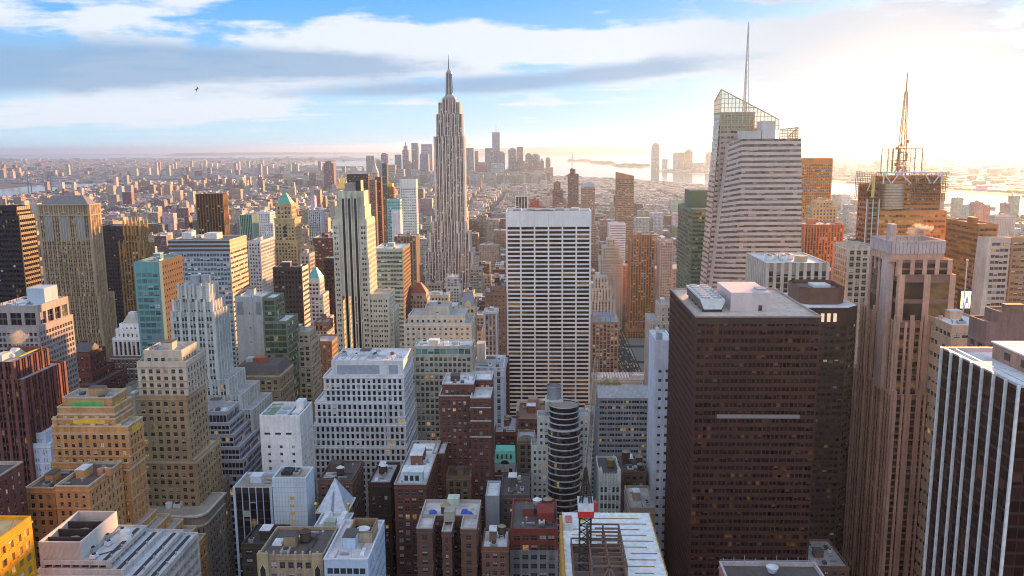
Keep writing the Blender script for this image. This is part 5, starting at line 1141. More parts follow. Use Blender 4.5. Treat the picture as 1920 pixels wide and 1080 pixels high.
# bottom left corner
b = Bld('office_building', 'amber lit corner block cut off by the bottom left corner', 'building', indiv=40)
cx_, cz_ = at(58, 967, 222)
b.tier(cx_-50, cx_, 178, 222, 0, cz_, st((.66, .36, .12), 'stone', bw=3.6, fh=3.8, wf=.5, hf=.5, roof=mat_roof((.72, .45, .2)), gl=gl((.5, .28, .08), .3, .1)))  # amber flare glow put into the wall, roof and glass colours
b = Bld('office_building', 'dark red brick block at the left edge above the amber corner block', 'building', indiv=30)
cx_, cz_ = at(43, 866, 300)
b.tier(cx_-40, cx_, 262, 300, 0, cz_, BRICK | dict(bw=4, wf=.35, roof=ROOF_D))
b = hero('loft_building', 'pale grey roofed loft between the orange terraced tower and the tan brick tower', 'building', st((.36, .36, .33), bw=3.2, wf=.5, hf=.5), [(214, 252, 738, 420, 26)], clut=5, indiv=30)

b = hero('office_building', 'tan office tower with pale window bands right of the stepped green glass tower', 'office building', st((.46, .40, .32), bw=3.3, fh=3.6, wf=.55, hf=.55), [(539, 580, 622, 522, 16), (537, 583, 642, 520, 22)], indiv=40, clut=4)
b = hero('office_building', 'brown palazzo block with a dark mansard roof and small red roof shed', 'office building', st((.33, .26, .19), bw=3.4, fh=4, wf=.5, hf=.55, roof=ROOF_D, par=.6), [(437, 524, 704, 462, 26)], indiv=60)
x0, x1, y0, y1, z0, z1 = b.T[0]
b.one('mansard_roof', mat_plain((.13, .105, .095), .8)).pyr(x0+.4, x1-.4, y0+.4, y1-.4, z1-.3, z1+5.2, .84, .7)
b.one('roof_shed', mat_plain((.42, .13, .07), .7)).box(x0+9, x0+16, y0+9, y0+15, z1+5.1, z1+8); b.one('roof_shed', mat_plain((.5, .52, .55), .6)).box(x0+4.5, x0+8.5, y0+10, y0+15, z1+5.1, z1+7.6)
b.one('cornice', mat_wall((.42, .34, .26))).box(x0-.8, x1+.8, y0-.8, y1+.2, z1-1, z1-.3); b.one('cornice', mat_wall((.42, .34, .26))).box(x0-.5, x1+.5, y0-.5, y1+.2, z1-9, z1-8.5)
b = hero('loft_building', 'brown stepped loft right of the tan office tower with pale window bands', 'building', st((.27, .20, .155), 'brick', bw=3.2, wf=.5, hf=.5), [(588, 614, 604, 640, 18), (585, 622, 640, 600, 24)], clut=3, tank=True)

# --- centre
b = hero('office_building', 'wide cream office block with a teal glazed top floor', 'office building', st((.51, .48, .415), bw=2.7, fh=3.5, wf=.58, hf=.56, mt=1.4, gl=gl((.05, .055, .055), .5, .05, .12, .05, (.5, .55, .52)), roof=ROOF_W, faces='NWE'),
     [(776, 885, 649, 472, 18, dict(fh=3.2, bw=3.4, wf=.88, hf=.74, mt=1.1, gl=gl((.12, .26, .26), .5, .02, .1, 0, (.3, .5, .48)))), (775, 886, 664, 471, 22), (758, 887, 698, 469.5, 26)], indiv=100, clut=4)
b = hero('office_building', 'cream stepped block with a blank upper wall behind the wide cream block', 'office building', CREAM | dict(bw=3.6, wf=.4, hf=.45),
     [(797, 842, 574, 549, 18, dict(bw=14, fh=14, wf=.08, hf=.2)), (765, 872, 591, 545, 24), (757, 884, 606, 543, 30)], indiv=60, clut=3)
b = hero('apartment_building', 'grey tower with a red tiled pyramid roof', 'building', st((.42, .37, .33), bw=3, wf=.5, hf=.5, mt=2), [(768, 799, 549, 760, 15), (766, 801, 560, 758, 19)])
x0, x1, y0, y1, z0, z1 = b.T[0]
b.one('tiled_roof', mat_plain((.30, .12, .085), .8)).pyr(x0-.3, x1+.3, y0-.3, y1+.3, z1-.2, z1+8.5, .25, .25)
b = hero('office_building', 'cream gabled building with a steep slate blue roof', 'building', st((.52, .47, .38), bw=3, wf=.5, hf=.6), [(864, 891, 574, 640, 15)])
x0, x1, y0, y1, z0, z1 = b.T[0]
SL = mat_plain((.22, .26, .34), .6, name='slate')
b.one('slate_roof', SL).pyr(x0, x1, y0, y1, z1-.2, z1+9, .45, .1); b.one('gable', mat_wall((.56, .50, .40))).poly([((x0+x1)/2-2.6, y0-.3, z1-.5), ((x0+x1)/2+2.6, y0-.3, z1-.5), ((x0+x1)/2+2.6, y0-.3, z1+2), ((x0+x1)/2, y0-.3, z1+5.5), ((x0+x1)/2-2.6, y0-.3, z1+2)])
b = hero('loft_building', 'narrow ornate loft with arched windows and a white frame', 'building', st((.50, .46, .45), bw=3.2, fh=4, wf=.5, hf=.55, sp=mat_wall((.32, .22, .2))), [(907, 932, 586, 620, 20)], clut=3)
x0, x1, y0, y1, z0, z1 = b.T[0]
b.one('cornice', CORN).box(x0-.6, x1+.6, y0-.8, y1, z1-1.2, z1-.3)
for xx in (x0+.4, x1-.4): b.one('corner_pier', mat_plain((.62, .62, .66), .7)).box(xx-.5, xx+.5, y0-.3, y0+.3, 0, z1-1.3)
b = hero('loft_building', 'plain brown loft behind the narrow ornate loft', 'building', st((.27, .19, .15), 'brick', bw=3.4, wf=.3, hf=.4), [(919, 948, 537, 702, 24), (909, 950, 548, 700, 30)], clut=2, tank=True)
b = hero('office_building', 'bluish white palazzo block with a cornice and cluttered roof', 'building', st((.55, .57, .62), bw=4, fh=4.2, wf=.42, hf=.52, mt=2, sp=mat_wall((.36, .34, .36))), [(887, 944, 690, 482, 32)], indiv=50, clut=10, tank=True)
x0, x1, y0, y1, z0, z1 = b.T[0]
b.one('cornice', CORN).box(x0-.7, x1+.7, y0-.7, y1, z1-5.6, z1-5); b.block('elevator_tower', mat_wall((.55, .52, .47)), x0+1, x0+6, y0+16, y0+24, z1-1, z1+11)
RB = BRICK | dict(bw=2.9, wf=.5, hf=.5, k=1, cap=mat_plain((.55, .52, .52), .7), gl=gl((.04, .04, .045), .5, .03, .14, .05, (.55, .56, .58)), roof=ROOF_W)
b = hero('apartment_building', 'red brick building with white window heads and a lighter roofed wing in front', 'building', RB, [(829, 888, 720, 404, 20), (823, 889.5, 742, 402, 24)], indiv=100, clut=4)
x0, x1, y0, y1, z0, z1 = b.T[0]
b.tier(at(882, 745, 396)[0], at(920, 745, 396)[0], 396, 414, 0, at(900, 746, 396)[1], RB); b.tier(at(886, 712, 414.6)[0], at(922, 712, 414.6)[0], 414.6, 430, 0, at(900, 712, 414.6)[1], RB); b.T[:] = b.T
for py in (765, 790, 820): b.one('stone_band', CORN).box(at(882, 745, 396)[0]-.2, at(920, 745, 396)[0]+.2, 395.7, 396.1, at(900, py, 396)[1], at(900, py, 396)[1]+.5)
RB2 = st((.115, .056, .046), 'brick', bw=2.8, fh=3.7, wf=.52, hf=.52, cap=mat_plain((.4, .34, .32), .7), gl=gl((.04, .04, .045), .45, .03, .14, .05, (.5, .52, .55)), roof=ROOF_W)
b = hero('loft_building', 'brick loft with a white penthouse on its long pale roof', 'building', RB2, [(739, 799, 908, 346, 55)], indiv=80, clut=5)
x0, x1, y0, y1, z0, z1 = b.T[0]
b.one('penthouse', mat_plain((.55, .68, .78), .5)).box(x0+3.5, x1-2, y0+2.5, y0+9, z1-1, z1+4.6); b.one('penthouse_roof', WHITEM).box(x0+3, x1-1.5, y0+2, y0+9.6, z1+4.6, z1+5)
for i in range(3): b.one('penthouse_window', DARKM).box(x0+4.2+2.4*i, x0+5.8+2.4*i, y0+2.42, y0+2.6, z1+.6, z1+3)
b.one('penthouse', mat_wall((.2, .11, .09), 'brick')).box(x0+3.6, x0+9, y0+24, y0+38, z1-1, z1+4); b.one('penthouse_roof', ROOF_W).box(x0+3.3, x0+9.3, y0+23.7, y0+38.3, z1+4, z1+4.4)
b = hero('loft_building', 'dark loft with a pale tan roof beside the white penthouse loft', 'building', RB2, [(811, 833, 850, 386, 22)], indiv=30, clut=3)
b = hero('loft_building', 'narrow blackened brick loft with a small white water tank', 'building', st((.06, .036, .032), 'brick', bw=3, wf=.4, hf=.45, roof=ROOF_G), [(690, 732, 905, 372, 26)], indiv=30, clut=3)
x0, x1, y0, y1, z0, z1 = b.T[0]
b.tank(x0+5, y0+14, z1-1.1, 1.8, 3, 1.2, WOOD, WHITEM)
b = hero('apartment_building', 'brown loft with white tank and pipes on its roof beyond the pyramid', 'building', st((.19, .13, .11), 'brick', bw=3, wf=.45, hf=.5, roof=ROOF_D), [(596, 660, 900, 384, 26)], indiv=40, clut=5)
x0, x1, y0, y1, z0, z1 = b.T[0]
b.tank(x0+9, y0+9, z1-1.1, 1.9, 2.8, 1.2, WOOD, WHITEM)
for i in range(4): b.one('roof_pipe', WHITEM).bar((x0+1.5, y0+4+2*i, z1-.4), (x0+7+i*.5, y0+5+2*i, z1-.4), .4)
# brick building with courts and blue tarpaulins
b = Bld('apartment_building', 'brown brick block with two light courts and blue tarpaulins on its roof', 'building', indiv=100)
x0, x1, y0, y1, z1 = PT(781, 893, 991, 310, 27)
w = x1-x0; BC_ = st((.15, .09, .072), 'brick', bw=3.4, fh=3.5, wf=.4, hf=.45, cap=mat_plain((.45, .40, .38), .7), roof=mat_roof((.62, .58, .56)))
b.tier(x0, x0+w*.26, y0, y0+12, 0, z1, BC_); b.tier(x0+w*.42, x0+w*.58, y0+.5, y0+12, 0, z1-1.5, BC_); b.tier(x0+w*.74, x1, y0, y0+12, 0, z1, BC_); b.tier(x0, x1, y0+12, y1, 0, z1, BC_)
b.block('elevator_tower', mat_wall((.42, .40, .36)), x0+w*.42, x0+w*.6, y0+8, y0+13, z1-1, z1+3.4); b.block('bulkhead', mat_wall((.55, .60, .54)), x0+w*.42, x0+w*.62, y1-6, y1-1, z1-1, z1+3.2)
b.tank(x0+w*.42, y0+15, z1-1.1, 2.0, 3.2, .9)
TARP = mat_plain((.03, .10, .55), .5, name='blue_tarpaulin')
for cx, cy in ((x0+4.5, y0+16), (x1-4, y0+14.5), (x1-6, y0+17)): b.one('tarpaulin', TARP).pyr(cx-1.7, cx+1.5, cy-1.4, cy+1.6, z1-1.05, z1+.4, .5, .4)
rnd0 = random.Random(5)
for i in range(7): b.one('roof_crate', mat_plain((.55, .5, .42), .8)).box(*(lambda a, c: (a, a+1.3, c, c+1.1, z1-1.1, z1-.3))(x0+1.5+rnd0.random()*(w-4), y0+13.2+rnd0.random()*10))
for f in (.34, .66):
    fe = b.one('fire_escape', DARKM)
    for j in range(16):
        z = z1-5-3.5*j; fe.box(x0+w*f-2, x0+w*f+2, y0+10.4, y0+11.9, z, z+.12)
        for s_ in (-2, -1, 0, 1, 2): fe.bar((x0+w*f+s_, y0+10.4, z), (x0+w*f+s_, y0+10.4, z+1), .07)
        fe.bar((x0+w*f-2, y0+10.4, z+1), (x0+w*f+2, y0+10.4, z+1), .08); fe.bar((x0+w*f-1.6*(-1)**j, y0+11, z), (x0+w*f+1.6*(-1)**j, y0+11, z-3.5), .3, .1)
b = hero('loft_building', 'loft with a red brick top floor over grey pillared storeys and two water tanks', 'building',
     st((.30, .29, .30), 'concrete', bw=3.4, fh=4, wf=.7, hf=.5, sp=mat_wall((.24, .23, .24)), rs=.2, rg=.4, mt=1, roof=ROOF_D, gl=gl((.03, .035, .04), .3, .04, .1, .05)), [(957, 1046, 992, 321, 30, dict(wall=mat_wall((.20, .07, .06), 'brick'), sp=None, fh=4.6, mt=2)), (956, 1047, 1033, 320.5, 30)], indiv=80, clut=3)
x0, x1, y0, y1, z0, z1 = b.T[0]
b.block('bulkhead', mat_wall((.21, .06, .052), 'brick'), x1-8.5, x1-1.5, y0+8, y0+18, z1-1.1, z1+3.2)
b.tank(x1-8.5, y0+20, z1-1, 1.9, 3.4, 1.6, DUCT, WHITEM); b.tank(x1-4, y0+20, z1-1, 1.9, 3.4, 1.8)
b = hero('loft_building', 'low brown building with a white roof and water tank between two brick lofts', 'building', st((.20, .12, .10), 'brick', bw=3, wf=.45, hf=.45, roof=ROOF_W), [(903, 953, 1026, 312, 17)], indiv=40, clut=2)
x0, x1, y0, y1, z0, z1 = b.T[0]
b.tank(x1-3, y0+11, z1-1, 1.6, 3.2, 1.6)
b = hero('loft_building', 'slim grey metal clad lift tower block behind the tarpaulin roof', 'building', st((.36, .39, .44), 'metal', bw=20, fh=40, wf=.02, hf=.02, roof=ROOF_W), [(910, 936, 930, 362, 18)], clut=2)
b = hero('loft_building', 'low dark roofed loft with skylights left of the curved glass tower', 'building', st((.12, .10, .10), 'brick', bw=3, wf=.4, hf=.4, roof=ROOF_D), [(938, 992, 928, 366, 26)], clut=4, tank=True)
b = hero('loft_building', 'low arched loft with yellow lit windows beside the red brick building', 'building', st((.22, .16, .12), 'brick', bw=3.6, fh=4, wf=.5, hf=.6, gl=gl((.05, .04, .03), .2, .35, .12, .05, litc=(1, .65, .2), lits=.5), roof=ROOF_D), [(836, 882, 893, 388, 14)], indiv=30, clut=2)
b = hero('office_building', 'small white building with a mint green mansard roof', 'building', st((.66, .68, .70), bw=3, fh=4.4, wf=.5, hf=.6, roof=ROOF_D), [(927, 966, 868, 430, 16), (926, 967, 886, 429, 18, dict(wall=mat_wall((.24, .09, .08), 'brick')))], indiv=20)
x0, x1, y0, y1, z0, z1 = b.T[0]
MINT = mat_plain((.20, .62, .50), .6, name='mint_copper')
b.one('mansard_roof', MINT).pyr(x0-.2, x1+.2, y0-.2, y1+.2, z1, z1+5.6, .9, .55)
for i in range(4): b.one('dormer', DARKM).box(x0+1.3+2.4*i, x0+2.2+2.4*i, y0+.6, y0+2.5, z1+2.2, z1+4)
m = b.one('arched_gable', mat_plain((.68, .7, .72), .7)); cx = (x0+x1)/2
for j in range(8): m.bar((cx+2.6*math.cos(math.pi*j/8), y0-.4, z1-.5+2.6*math.sin(math.pi*j/8)), (cx+2.6*math.cos(math.pi*(j+1)/8), y0-.4, z1-.5+2.6*math.sin(math.pi*(j+1)/8)), .6)
b.one('arch_glass', GLASS_OLD).poly([(cx+2.3*math.cos(math.pi*j/8), y0-.35, z1-.5+2.3*math.sin(math.pi*j/8)) for j in range(9)])
b = hero('loft_building', 'brown loft with a curved gable left of the curved glass tower', 'building', st((.28, .225, .18), 'brick', bw=3.2, wf=.5, hf=.55), [(970, 1003, 826, 440, 18)], indiv=30)
x0, x1, y0, y1, z0, z1 = b.T[0]
b.one('curved_gable', mat_wall((.42, .36, .30))).poly([((x0+x1)/2+4.8*math.cos(math.pi*j/10), y0-.25, z1-.3+3.6*math.sin(math.pi*j/10)) for j in range(11)])
b = hero('loft_building', 'red brown roofed building with an arched penthouse under the white banded slab', 'building', st((.25, .14, .11), 'brick', bw=3.2, wf=.45, hf=.5, roof=mat_roof((.30, .17, .125))), [(972, 1030, 786, 505, 34)], clut=3)
x0, x1, y0, y1, z0, z1 = b.T[0]
b.one('arched_penthouse', mat_wall((.36, .26, .22))).pyr(x0+4, x0+14, y1-9, y1-2, z1-1, z1+5, .6, .8)
b = hero('loft_building', 'dark brick loft with a conical water tank beside the red brick building', 'building', st((.17, .085, .07), 'brick', bw=3, wf=.5, hf=.5, roof=ROOF_G), [(927, 968, 810, 470, 30)], indiv=30, clut=4)
x0, x1, y0, y1, z0, z1 = b.T[0]
b.tank(x0+7, y0+16, z1-1, 2.3, 3.6, 1.6)
# curved glass tower
b = Bld('apartment_building', 'rounded dark glass tower with pale ribbon bands, concrete wings and a tall round chimney', 'skyscraper', indiv=0)
Yc = 400.0
CW = st((.52, .53, .52), 'concrete', bw=2.8, fh=3.4, wf=.42, hf=.45, roof=ROOF_G)
xl, xr = at(1025, 802, Yc)[0], at(1092, 802, Yc)[0]; zr_ = at(1058, 808, Yc)[1]
cx, rd = (xl+xr)/2, (xr-xl)/2
b.tier(at(1007, 787, Yc+8)[0], xl+2, Yc+8, Yc+18, 0, at(1016, 787, Yc+3)[1], CW); b.tier(xr-2, at(1107, 785, Yc+8)[0], Yc+8, Yc+18, 0, at(1096, 785, Yc+3)[1], CW)
b.tier(at(995, 842, Yc)[0], xl+1, Yc+6, Yc+16, 0, at(1008, 843, Yc)[1], CW); b.tier(xl+2.01, xr-2.01, Yc+8.1, Yc+26, 0, zr_+6, CW)
CG = gl((.04, .03, .034), .3, .03, .07, 0, (.12, .10, .11))
RIBB = mat_plain((.62, .66, .70), .4, .2, name='ribbon_band')
def arc(r, ry, z, n=20): return [(cx-r*math.cos(math.pi*i/n), Yc+8-ry*math.sin(math.pi*i/n), z) for i in range(n+1)]
fh_ = 3.3; nfl = int(zr_/fh_)
for i in range(nfl):
    zt_c = zr_-i*fh_; zb_c = zt_c-fh_
    if zb_c < 25: break
    m = b.one('ribbon_band', RIBB); A, B_ = arc(rd, 9, zt_c-.5), arc(rd, 9, zt_c); A2, B2 = arc(rd-.5, 8.5, zt_c-.5), arc(rd-.5, 8.5, zt_c)
    m.quads([[A[j], A[j+1], B_[j+1], B_[j]] for j in range(20)]+[[B_[j], B_[j+1], B2[j+1], B2[j]] for j in range(20)]+[[A2[j], A2[j+1], A[j+1], A[j]] for j in range(20)])
    A, B_ = arc(rd-.4, 8.6, zb_c), arc(rd-.4, 8.6, zt_c-.45)
    b.one('window', CG).quads([[A[j], A[j+1], B_[j+1], B_[j]] for j in range(20)], [[(j*3+i*70+.01, i+.01), (j*3+i*70+.99, i+.01), (j*3+i*70+.99, i+.99), (j*3+i*70+.01, i+.99)] for j in range(20)])
b.one('roof', ROOF_G).poly(arc(rd-.6, 8.4, zr_-.1))
xd0, xd1 = at(1029, 790, Yc+4)[0], at(1087, 790, Yc+4)[0]; cxd2, rd2 = (xd0+xd1)/2, (xd1-xd0)/2
zd0, zd1 = zr_-.1, at(1058, 764, Yc+2)[1]
for i in range(4):
    za_, zb2 = zd0+(zd1-zd0)*i/4, zd0+(zd1-zd0)*(i+1)/4
    b.one('window', gl((.022, .018, .022), 0, 0, .07)).cyl(cxd2, Yc+9, za_, zb2-.55, rd2-.25, rd2-.25, 36, False); b.one('ribbon_band', RIBB).cyl(cxd2, Yc+9, zb2-.55, zb2, rd2, rd2, 36, i < 3)
b.one('rooftop', mat_plain((.30, .24, .20), .8)).cyl(cxd2, Yc+9, zd1-1.2, zd1-.9, rd2-.3, rd2-.3, 36)
cap = [at(1022, 750, Yc+13)[0], at(1056, 750, Yc+13)[0]]
b.block('concrete_head', mat_wall((.50, .51, .50), 'concrete'), cap[0], cap[1], Yc+12, Yc+24, zr_+6, at(1040, 752, Yc+13)[1])
xk0, xk1 = at(1025.5, 725, Yc+18)[0], at(1052, 725, Yc+18)[0]
zk0, zk1 = at(1040, 752, Yc+13)[1]-1, at(1040, 722, Yc+18)[1]
r_k = (xk1-xk0)/2; ch = b.one('chimney', mat_plain((.34, .36, .39), .5, .3)); ch.cyl((xk0+xk1)/2, Yc+18, zk0, zk1, r_k, r_k, 28, False)
ch.cyl((xk0+xk1)/2, Yc+18, zk1, zk1-4, r_k-.35, r_k-.35, 28, False); k = len(b.rep)-1
b.one('chimney_rim', mat_plain((.55, .57, .6), .5, .3), k).cyl((xk0+xk1)/2, Yc+18, zk1-.5, zk1, r_k+.15, r_k+.15, 28, False); b.one('chimney_cap', mat_plain((.2, .2, .21), .7), k).cyl((xk0+xk1)/2, Yc+18, zk1-2.2, zk1-2, r_k-.3, r_k-.3, 28)
# grey office with a metal roof
b = hero('office_building', 'grey office block with a sloped metal roof edge and yellow roof machinery', 'office building', st((.34, .35, .37), 'concrete', bw=5.6, fh=3.7, wf=.88, hf=.5, k=3, kg=.2, rg=.4, mt=1, gl=gl((.05, .04, .035), .35, .08, .12, 0, (.3, .25, .2)), roof=ROOF_T), [(1121, 1217, 746, 520, 36)], indiv=100)
x0, x1, y0, y1, z0, z1 = b.T[0]
b.one('metal_roof_edge', mat_plain((.40, .43, .48), .45, .3)).quads([[(x0, y0-.1, z1-.2), (x1, y0-.1, z1-.2), (x1, y0+6, z1+6.5), (x0, y0+6, z1+6.5)], [(x0, y0+6, z1+6.5), (x0, y0-.1, z1-.2), (x0, y0+6, z1-.2), (x0, y0+6, z1-.2)], [(x1, y0-.1, z1-.2), (x1, y0+6, z1+6.5), (x1, y0+6, z1-.2), (x1, y0+6, z1-.2)]])
sm = b.one('metal_seams', mat_plain((.26, .28, .32), .5))
for i in range(40): sm.bar((x0+(x1-x0)*(i+.5)/40, y0-.15, z1-.1), (x0+(x1-x0)*(i+.5)/40, y0+5.95, z1+6.55), .12)
b.one('roof_plant', mat_plain((.33, .25, .13), .7)).prism([(x0+3, y0+14), (x0+16, y0+14), (x0+16, y0+21), (x0+3, y0+21)], z1-1, z1+6); b.one('roof_plant_gables', mat_plain((.42, .34, .2), .7)).pyr(x0+3, x0+9.4, y0+14, y0+21, z1+6, z1+8.4, .1, 1).pyr(x0+9.6, x0+16, y0+14, y0+21, z1+6, z1+8.4, .1, 1)
for i in range(6): b.one('yellow_gantry', YEL).bar((x0+2+5*i, y0+7, z1+3), (x0+4.5+5*i, y0+11, z1+5.6), .35)
for i in range(4): b.ac(x0+20+3.2*i, y0+18, z1-1, 2.2, 6, 2.2, 1)
b = hero('office_building', 'thin white slab with small square windows against the large dark brown tower', 'building', st((.70, .72, .80), 'concrete', bw=3.0, fh=5.0, wf=.38, hf=.30, k=1, mt=14, roof=ROOF_W, faces='NE', onE=st((.70, .70, .76), 'concrete', bw=6.5, fh=5, wf=.12, hf=.12, mt=3)), [(1229, 1262, 638, 420, 25)], indiv=30)
x0, x1, y0, y1, z0, z1 = b.T[0]
b.one('cooling_unit', DUCT).box(x0+1.5, x0+4, y0+3, y0+8, z1-1, z1+3); b.one('roof_pipe', WHITEM).cyl(x0+2.6, y0+13, z1-1, z1+4, .9, .9, 10)
b = hero('office_building', 'pale stepped block behind the thin white slab', 'building', st((.54, .47, .41), bw=4, fh=4, wf=.22, hf=.7), [(1236, 1262, 571, 603, 20), (1219, 1262, 602, 600, 30)], clut=1)
# small gothic building with pinnacles
b = hero('office_building', 'narrow white gothic building with pinnacles at its roof corners', 'building', st((.62, .66, .64), bw=2.1, fh=4.3, wf=.62, hf=.62, mt=6, sp=mat_wall((.50, .54, .53)), rs=.2, rg=.4, roof=ROOF_D, ms=.5), [(1123, 1164, 890, 400, 26)], indiv=40)
x0, x1, y0, y1, z0, z1 = b.T[0]
for xx in (x0+.8, x1-.8): b.one('pinnacle', mat_wall((.66, .70, .68))).box(xx-.9, xx+.9, y0-.5, y0+1.3, z1-4, z1+2.2).pyr(xx-.9, xx+.9, y0-.5, y0+1.3, z1+2.2, z1+4, .3, .3)
for i in range(9): b.one('finial', mat_wall((.66, .7, .68))).box(x0+1.9+.83*i-.1, x0+2.1+.83*i, y0-.15, y0+.25, z1-4, z1+.9)
b.tank(x0+7, y0+12, z1-1.1, 2.0, 3.6, 1.0, mat_plain((.22, .15, .07), .9))
b.one('roof_pole', WHITEM).bar((x1-.3, y0+2, z1), (x1-2, y0+22, z1+2), .25)
b = hero('loft_building', 'brown loft with three water tanks behind the narrow gothic building', 'building', st((.18, .12, .10), 'brick', bw=3.2, wf=.4, hf=.4, roof=ROOF_D), [(1168, 1212, 884, 432, 24)], clut=2)
x0, x1, y0, y1, z0, z1 = b.T[0]
b.tank(x0+3, y0+14, z1-1, 2.2, 5, 2); b.tank(x1-2.6, y0+12, z1-1, 1.9, 3.8, 1); b.tank(x1-2.8, y0+3.4, z1-1, 1.8, 3.2, .6)
b = hero('loft_building', 'tan roofed loft with a blue tarpaulin left of the thin white slab', 'building', st((.33, .27, .23), 'brick', bw=3, wf=.4, hf=.5, roof=mat_roof((.46, .42, .4)), mt=3), [(1181, 1229, 952, 370, 26)], indiv=30, clut=2)
x0, x1, y0, y1, z0, z1 = b.T[0]
b.one('tarpaulin', TARP).pyr(x0+3.5, x0+6, y0+11, y0+14, z1-1, z1+.5, .5, .4)
b = hero('office_building', 'mansard roofed stone building facing the bare trees', 'building', st((.34, .26, .22), bw=4.2, fh=4.6, wf=.55, hf=.6, sp=mat_wall((.24, .18, .155)), rs=.25), [(1109, 1160, 604, 930, 30)], clut=2)
x0, x1, y0, y1, z0, z1 = b.T[0]
b.one('mansard_roof', mat_plain((.22, .22, .26), .6)).pyr(x0, x1, y0, y1, z1-.2, z1+6.5, .82, .7)
for i in range(3): b.one('skylight', mat_plain((.25, .55, .75), .2)).box(x0+11+5.5*i, x0+15.5+5.5*i, y0+.4, y0+2, z1+.5, z1+5)
b.one('corner_turret', mat_plain((.42, .44, .5), .6)).pyr(x1-6, x1, y0, y0+6, z1, z1+10, .05, .05)
b = hero('office_building', 'low library roofs with white ribs in front of the bare trees', 'building', st((.48, .44, .40), bw=5, wf=.4, hf=.6, roof=ROOF_G), [(1112, 1236, 712, 790, 28)])
x0, x1, y0, y1, z0, z1 = b.T[0]
for i in range(10): b.one('roof_rib', WHITEM).pyr(x0+9+2.8*i, x0+11.2+2.8*i, y0+8, y0+24, z1-1, z1+.8, .5, 1)
b.block('roof_light', WHITEM, x0+40, x1-10, y0+15, y0+18, z1-1, z1+.6); b.block('roof_light', WHITEM, x0+42, x1-6, y0+22, y0+24, z1-1, z1+.6)

# --- building under construction with the crane
CS = st((.20, .11, .05), 'metal', bw=4, fh=4, wf=.9, hf=.6, sp=mat_wall((.6, .34, .07), 'metal'), rg=.6, gl=gl((.05, .035, .03), .2, .02), par=.05, roof=mat_roof((.86, .87, .90)))
b = Bld('office_building', 'building under construction with a white decked roof and bare steel frame', 'building')
zc_ = at(1216, 962, 306)[1]; xa, xb = at(1054, 962, 306)[0], at(1216, 962, 306)[0]
b.tier(xa, xb, 232, 306, 0, zc_, CS, False)
SHAFT = (xa+2.2, xa+19.5, 248, 280)
deck = b.one('roof_deck', mat_plain((.86, .88, .90), .6))
for q in ((xa, xb, 232, SHAFT[2]), (xa, xb, SHAFT[3], 306), (xa, SHAFT[0], SHAFT[2], SHAFT[3]), (SHAFT[1], xb, SHAFT[2], SHAFT[3])):
    deck.quads([[(q[0], q[2], zc_+.06), (q[1], q[2], zc_+.06), (q[1], q[3], zc_+.06), (q[0], q[3], zc_+.06)]])
sh = b.one('frame_pit', mat_plain((.20, .17, .16), .9)); sh.box(SHAFT[0], SHAFT[1], SHAFT[2], SHAFT[3], zc_-3.6, zc_-3.4)
for q in ((SHAFT[0]-.2, SHAFT[0], SHAFT[2], SHAFT[3]), (SHAFT[1], SHAFT[1]+.2, SHAFT[2], SHAFT[3]), (SHAFT[0], SHAFT[1], SHAFT[3], SHAFT[3]+.2)): sh.box(*q, zc_-3.6, zc_)
RUST = mat_plain((.20, .11, .075), .8, name='primed_steel')
sf = b.one('steel_frame', RUST)
gx = [SHAFT[0]+.3+(SHAFT[1]-SHAFT[0]-.6)*i/3 for i in range(4)]; gy = [SHAFT[2]+1+(30.)*i/5 for i in range(6)]
zf0, zf1, zf2 = zc_-3.4, zc_+2.6, zc_+8.0
for i, x in enumerate(gx):
    for j, y in enumerate(gy):
        sf.bar((x, y, zf0), (x, y, zf2 if i >= 1 else zf1), .5)
for y in gy:
    sf.bar((gx[0], y, zf1), (gx[3], y, zf1), .45); sf.bar((gx[1], y, zf2), (gx[3], y, zf2), .5)
for x in gx:
    sf.bar((x, gy[0], zf1), (x, gy[-1], zf1), .45)
    if x > gx[0]: sf.bar((x, gy[0], zf2), (x, gy[-1], zf2), .5)
for j in range(5):
    sf.bar((gx[2], gy[j], zf1), (gx[2], gy[j+1], zf2), .35); sf.bar((gx[1]+2.6, gy[j]+3, zf2), (gx[3], gy[j]+3, zf2), .35)
sf.bar((gx[1], gy[0], zf0), ((gx[1]+gx[3])/2, gy[0], zf2), .5); sf.bar((gx[3], gy[0], zf0), ((gx[1]+gx[3])/2, gy[0], zf2), .5)
bt = b.one('timber_battens', mat_plain((.36, .22, .14), .9))
for i in range(15):
    y = 236+4.6*i
    if SHAFT[2]-2 < y < SHAFT[3]+2: bt.box(SHAFT[1]+1.5+(i % 3), xb-1.2-(i*7 % 4), y, y+.28, zc_+.06, zc_+.3)
    else: bt.box(xa+2+(i*5 % 6), xb-1.2-(i*7 % 5), y, y+.28, zc_+.06, zc_+.3)
en = b.one('edge_netting', mat_plain((.72, .34, .04), .8, name='orange_netting'))
for s_ in (xa-.15, xb+.05):
    for i in range(18): en.box(s_, s_+.1, 232.5+4.1*i, 235.6+4.1*i, zc_-1.4-(i*13 % 4)*1.5, zc_+1.0)
scf = b.one('scaffold', mat_plain((.55, .30, .06), .7))
for j in range(16):
    for i in range(17): scf.bar((xa-.9, 233+4.4*i, zc_-4*j), (xa-.9, 233+4.4*i, zc_-4*j-4), .16)
    scf.box(xa-1.2, xa-.1, 233, 304, zc_-4*j-.2, zc_-4*j-.05)
    for i in range(0, 16, 2): scf.bar((xa-.95, 233+4.4*i, zc_-4*j), (xa-.95, 237.4+4.4*i, zc_-4*j-4), .14)
for i in range(3): b.one('material_pallet', mat_plain((.45, .36, .24), .9)).box(xa+18+3*i, xa+20+3*i, 240-1.5*i, 241-1.5*i, zc_+.1, zc_+.8)
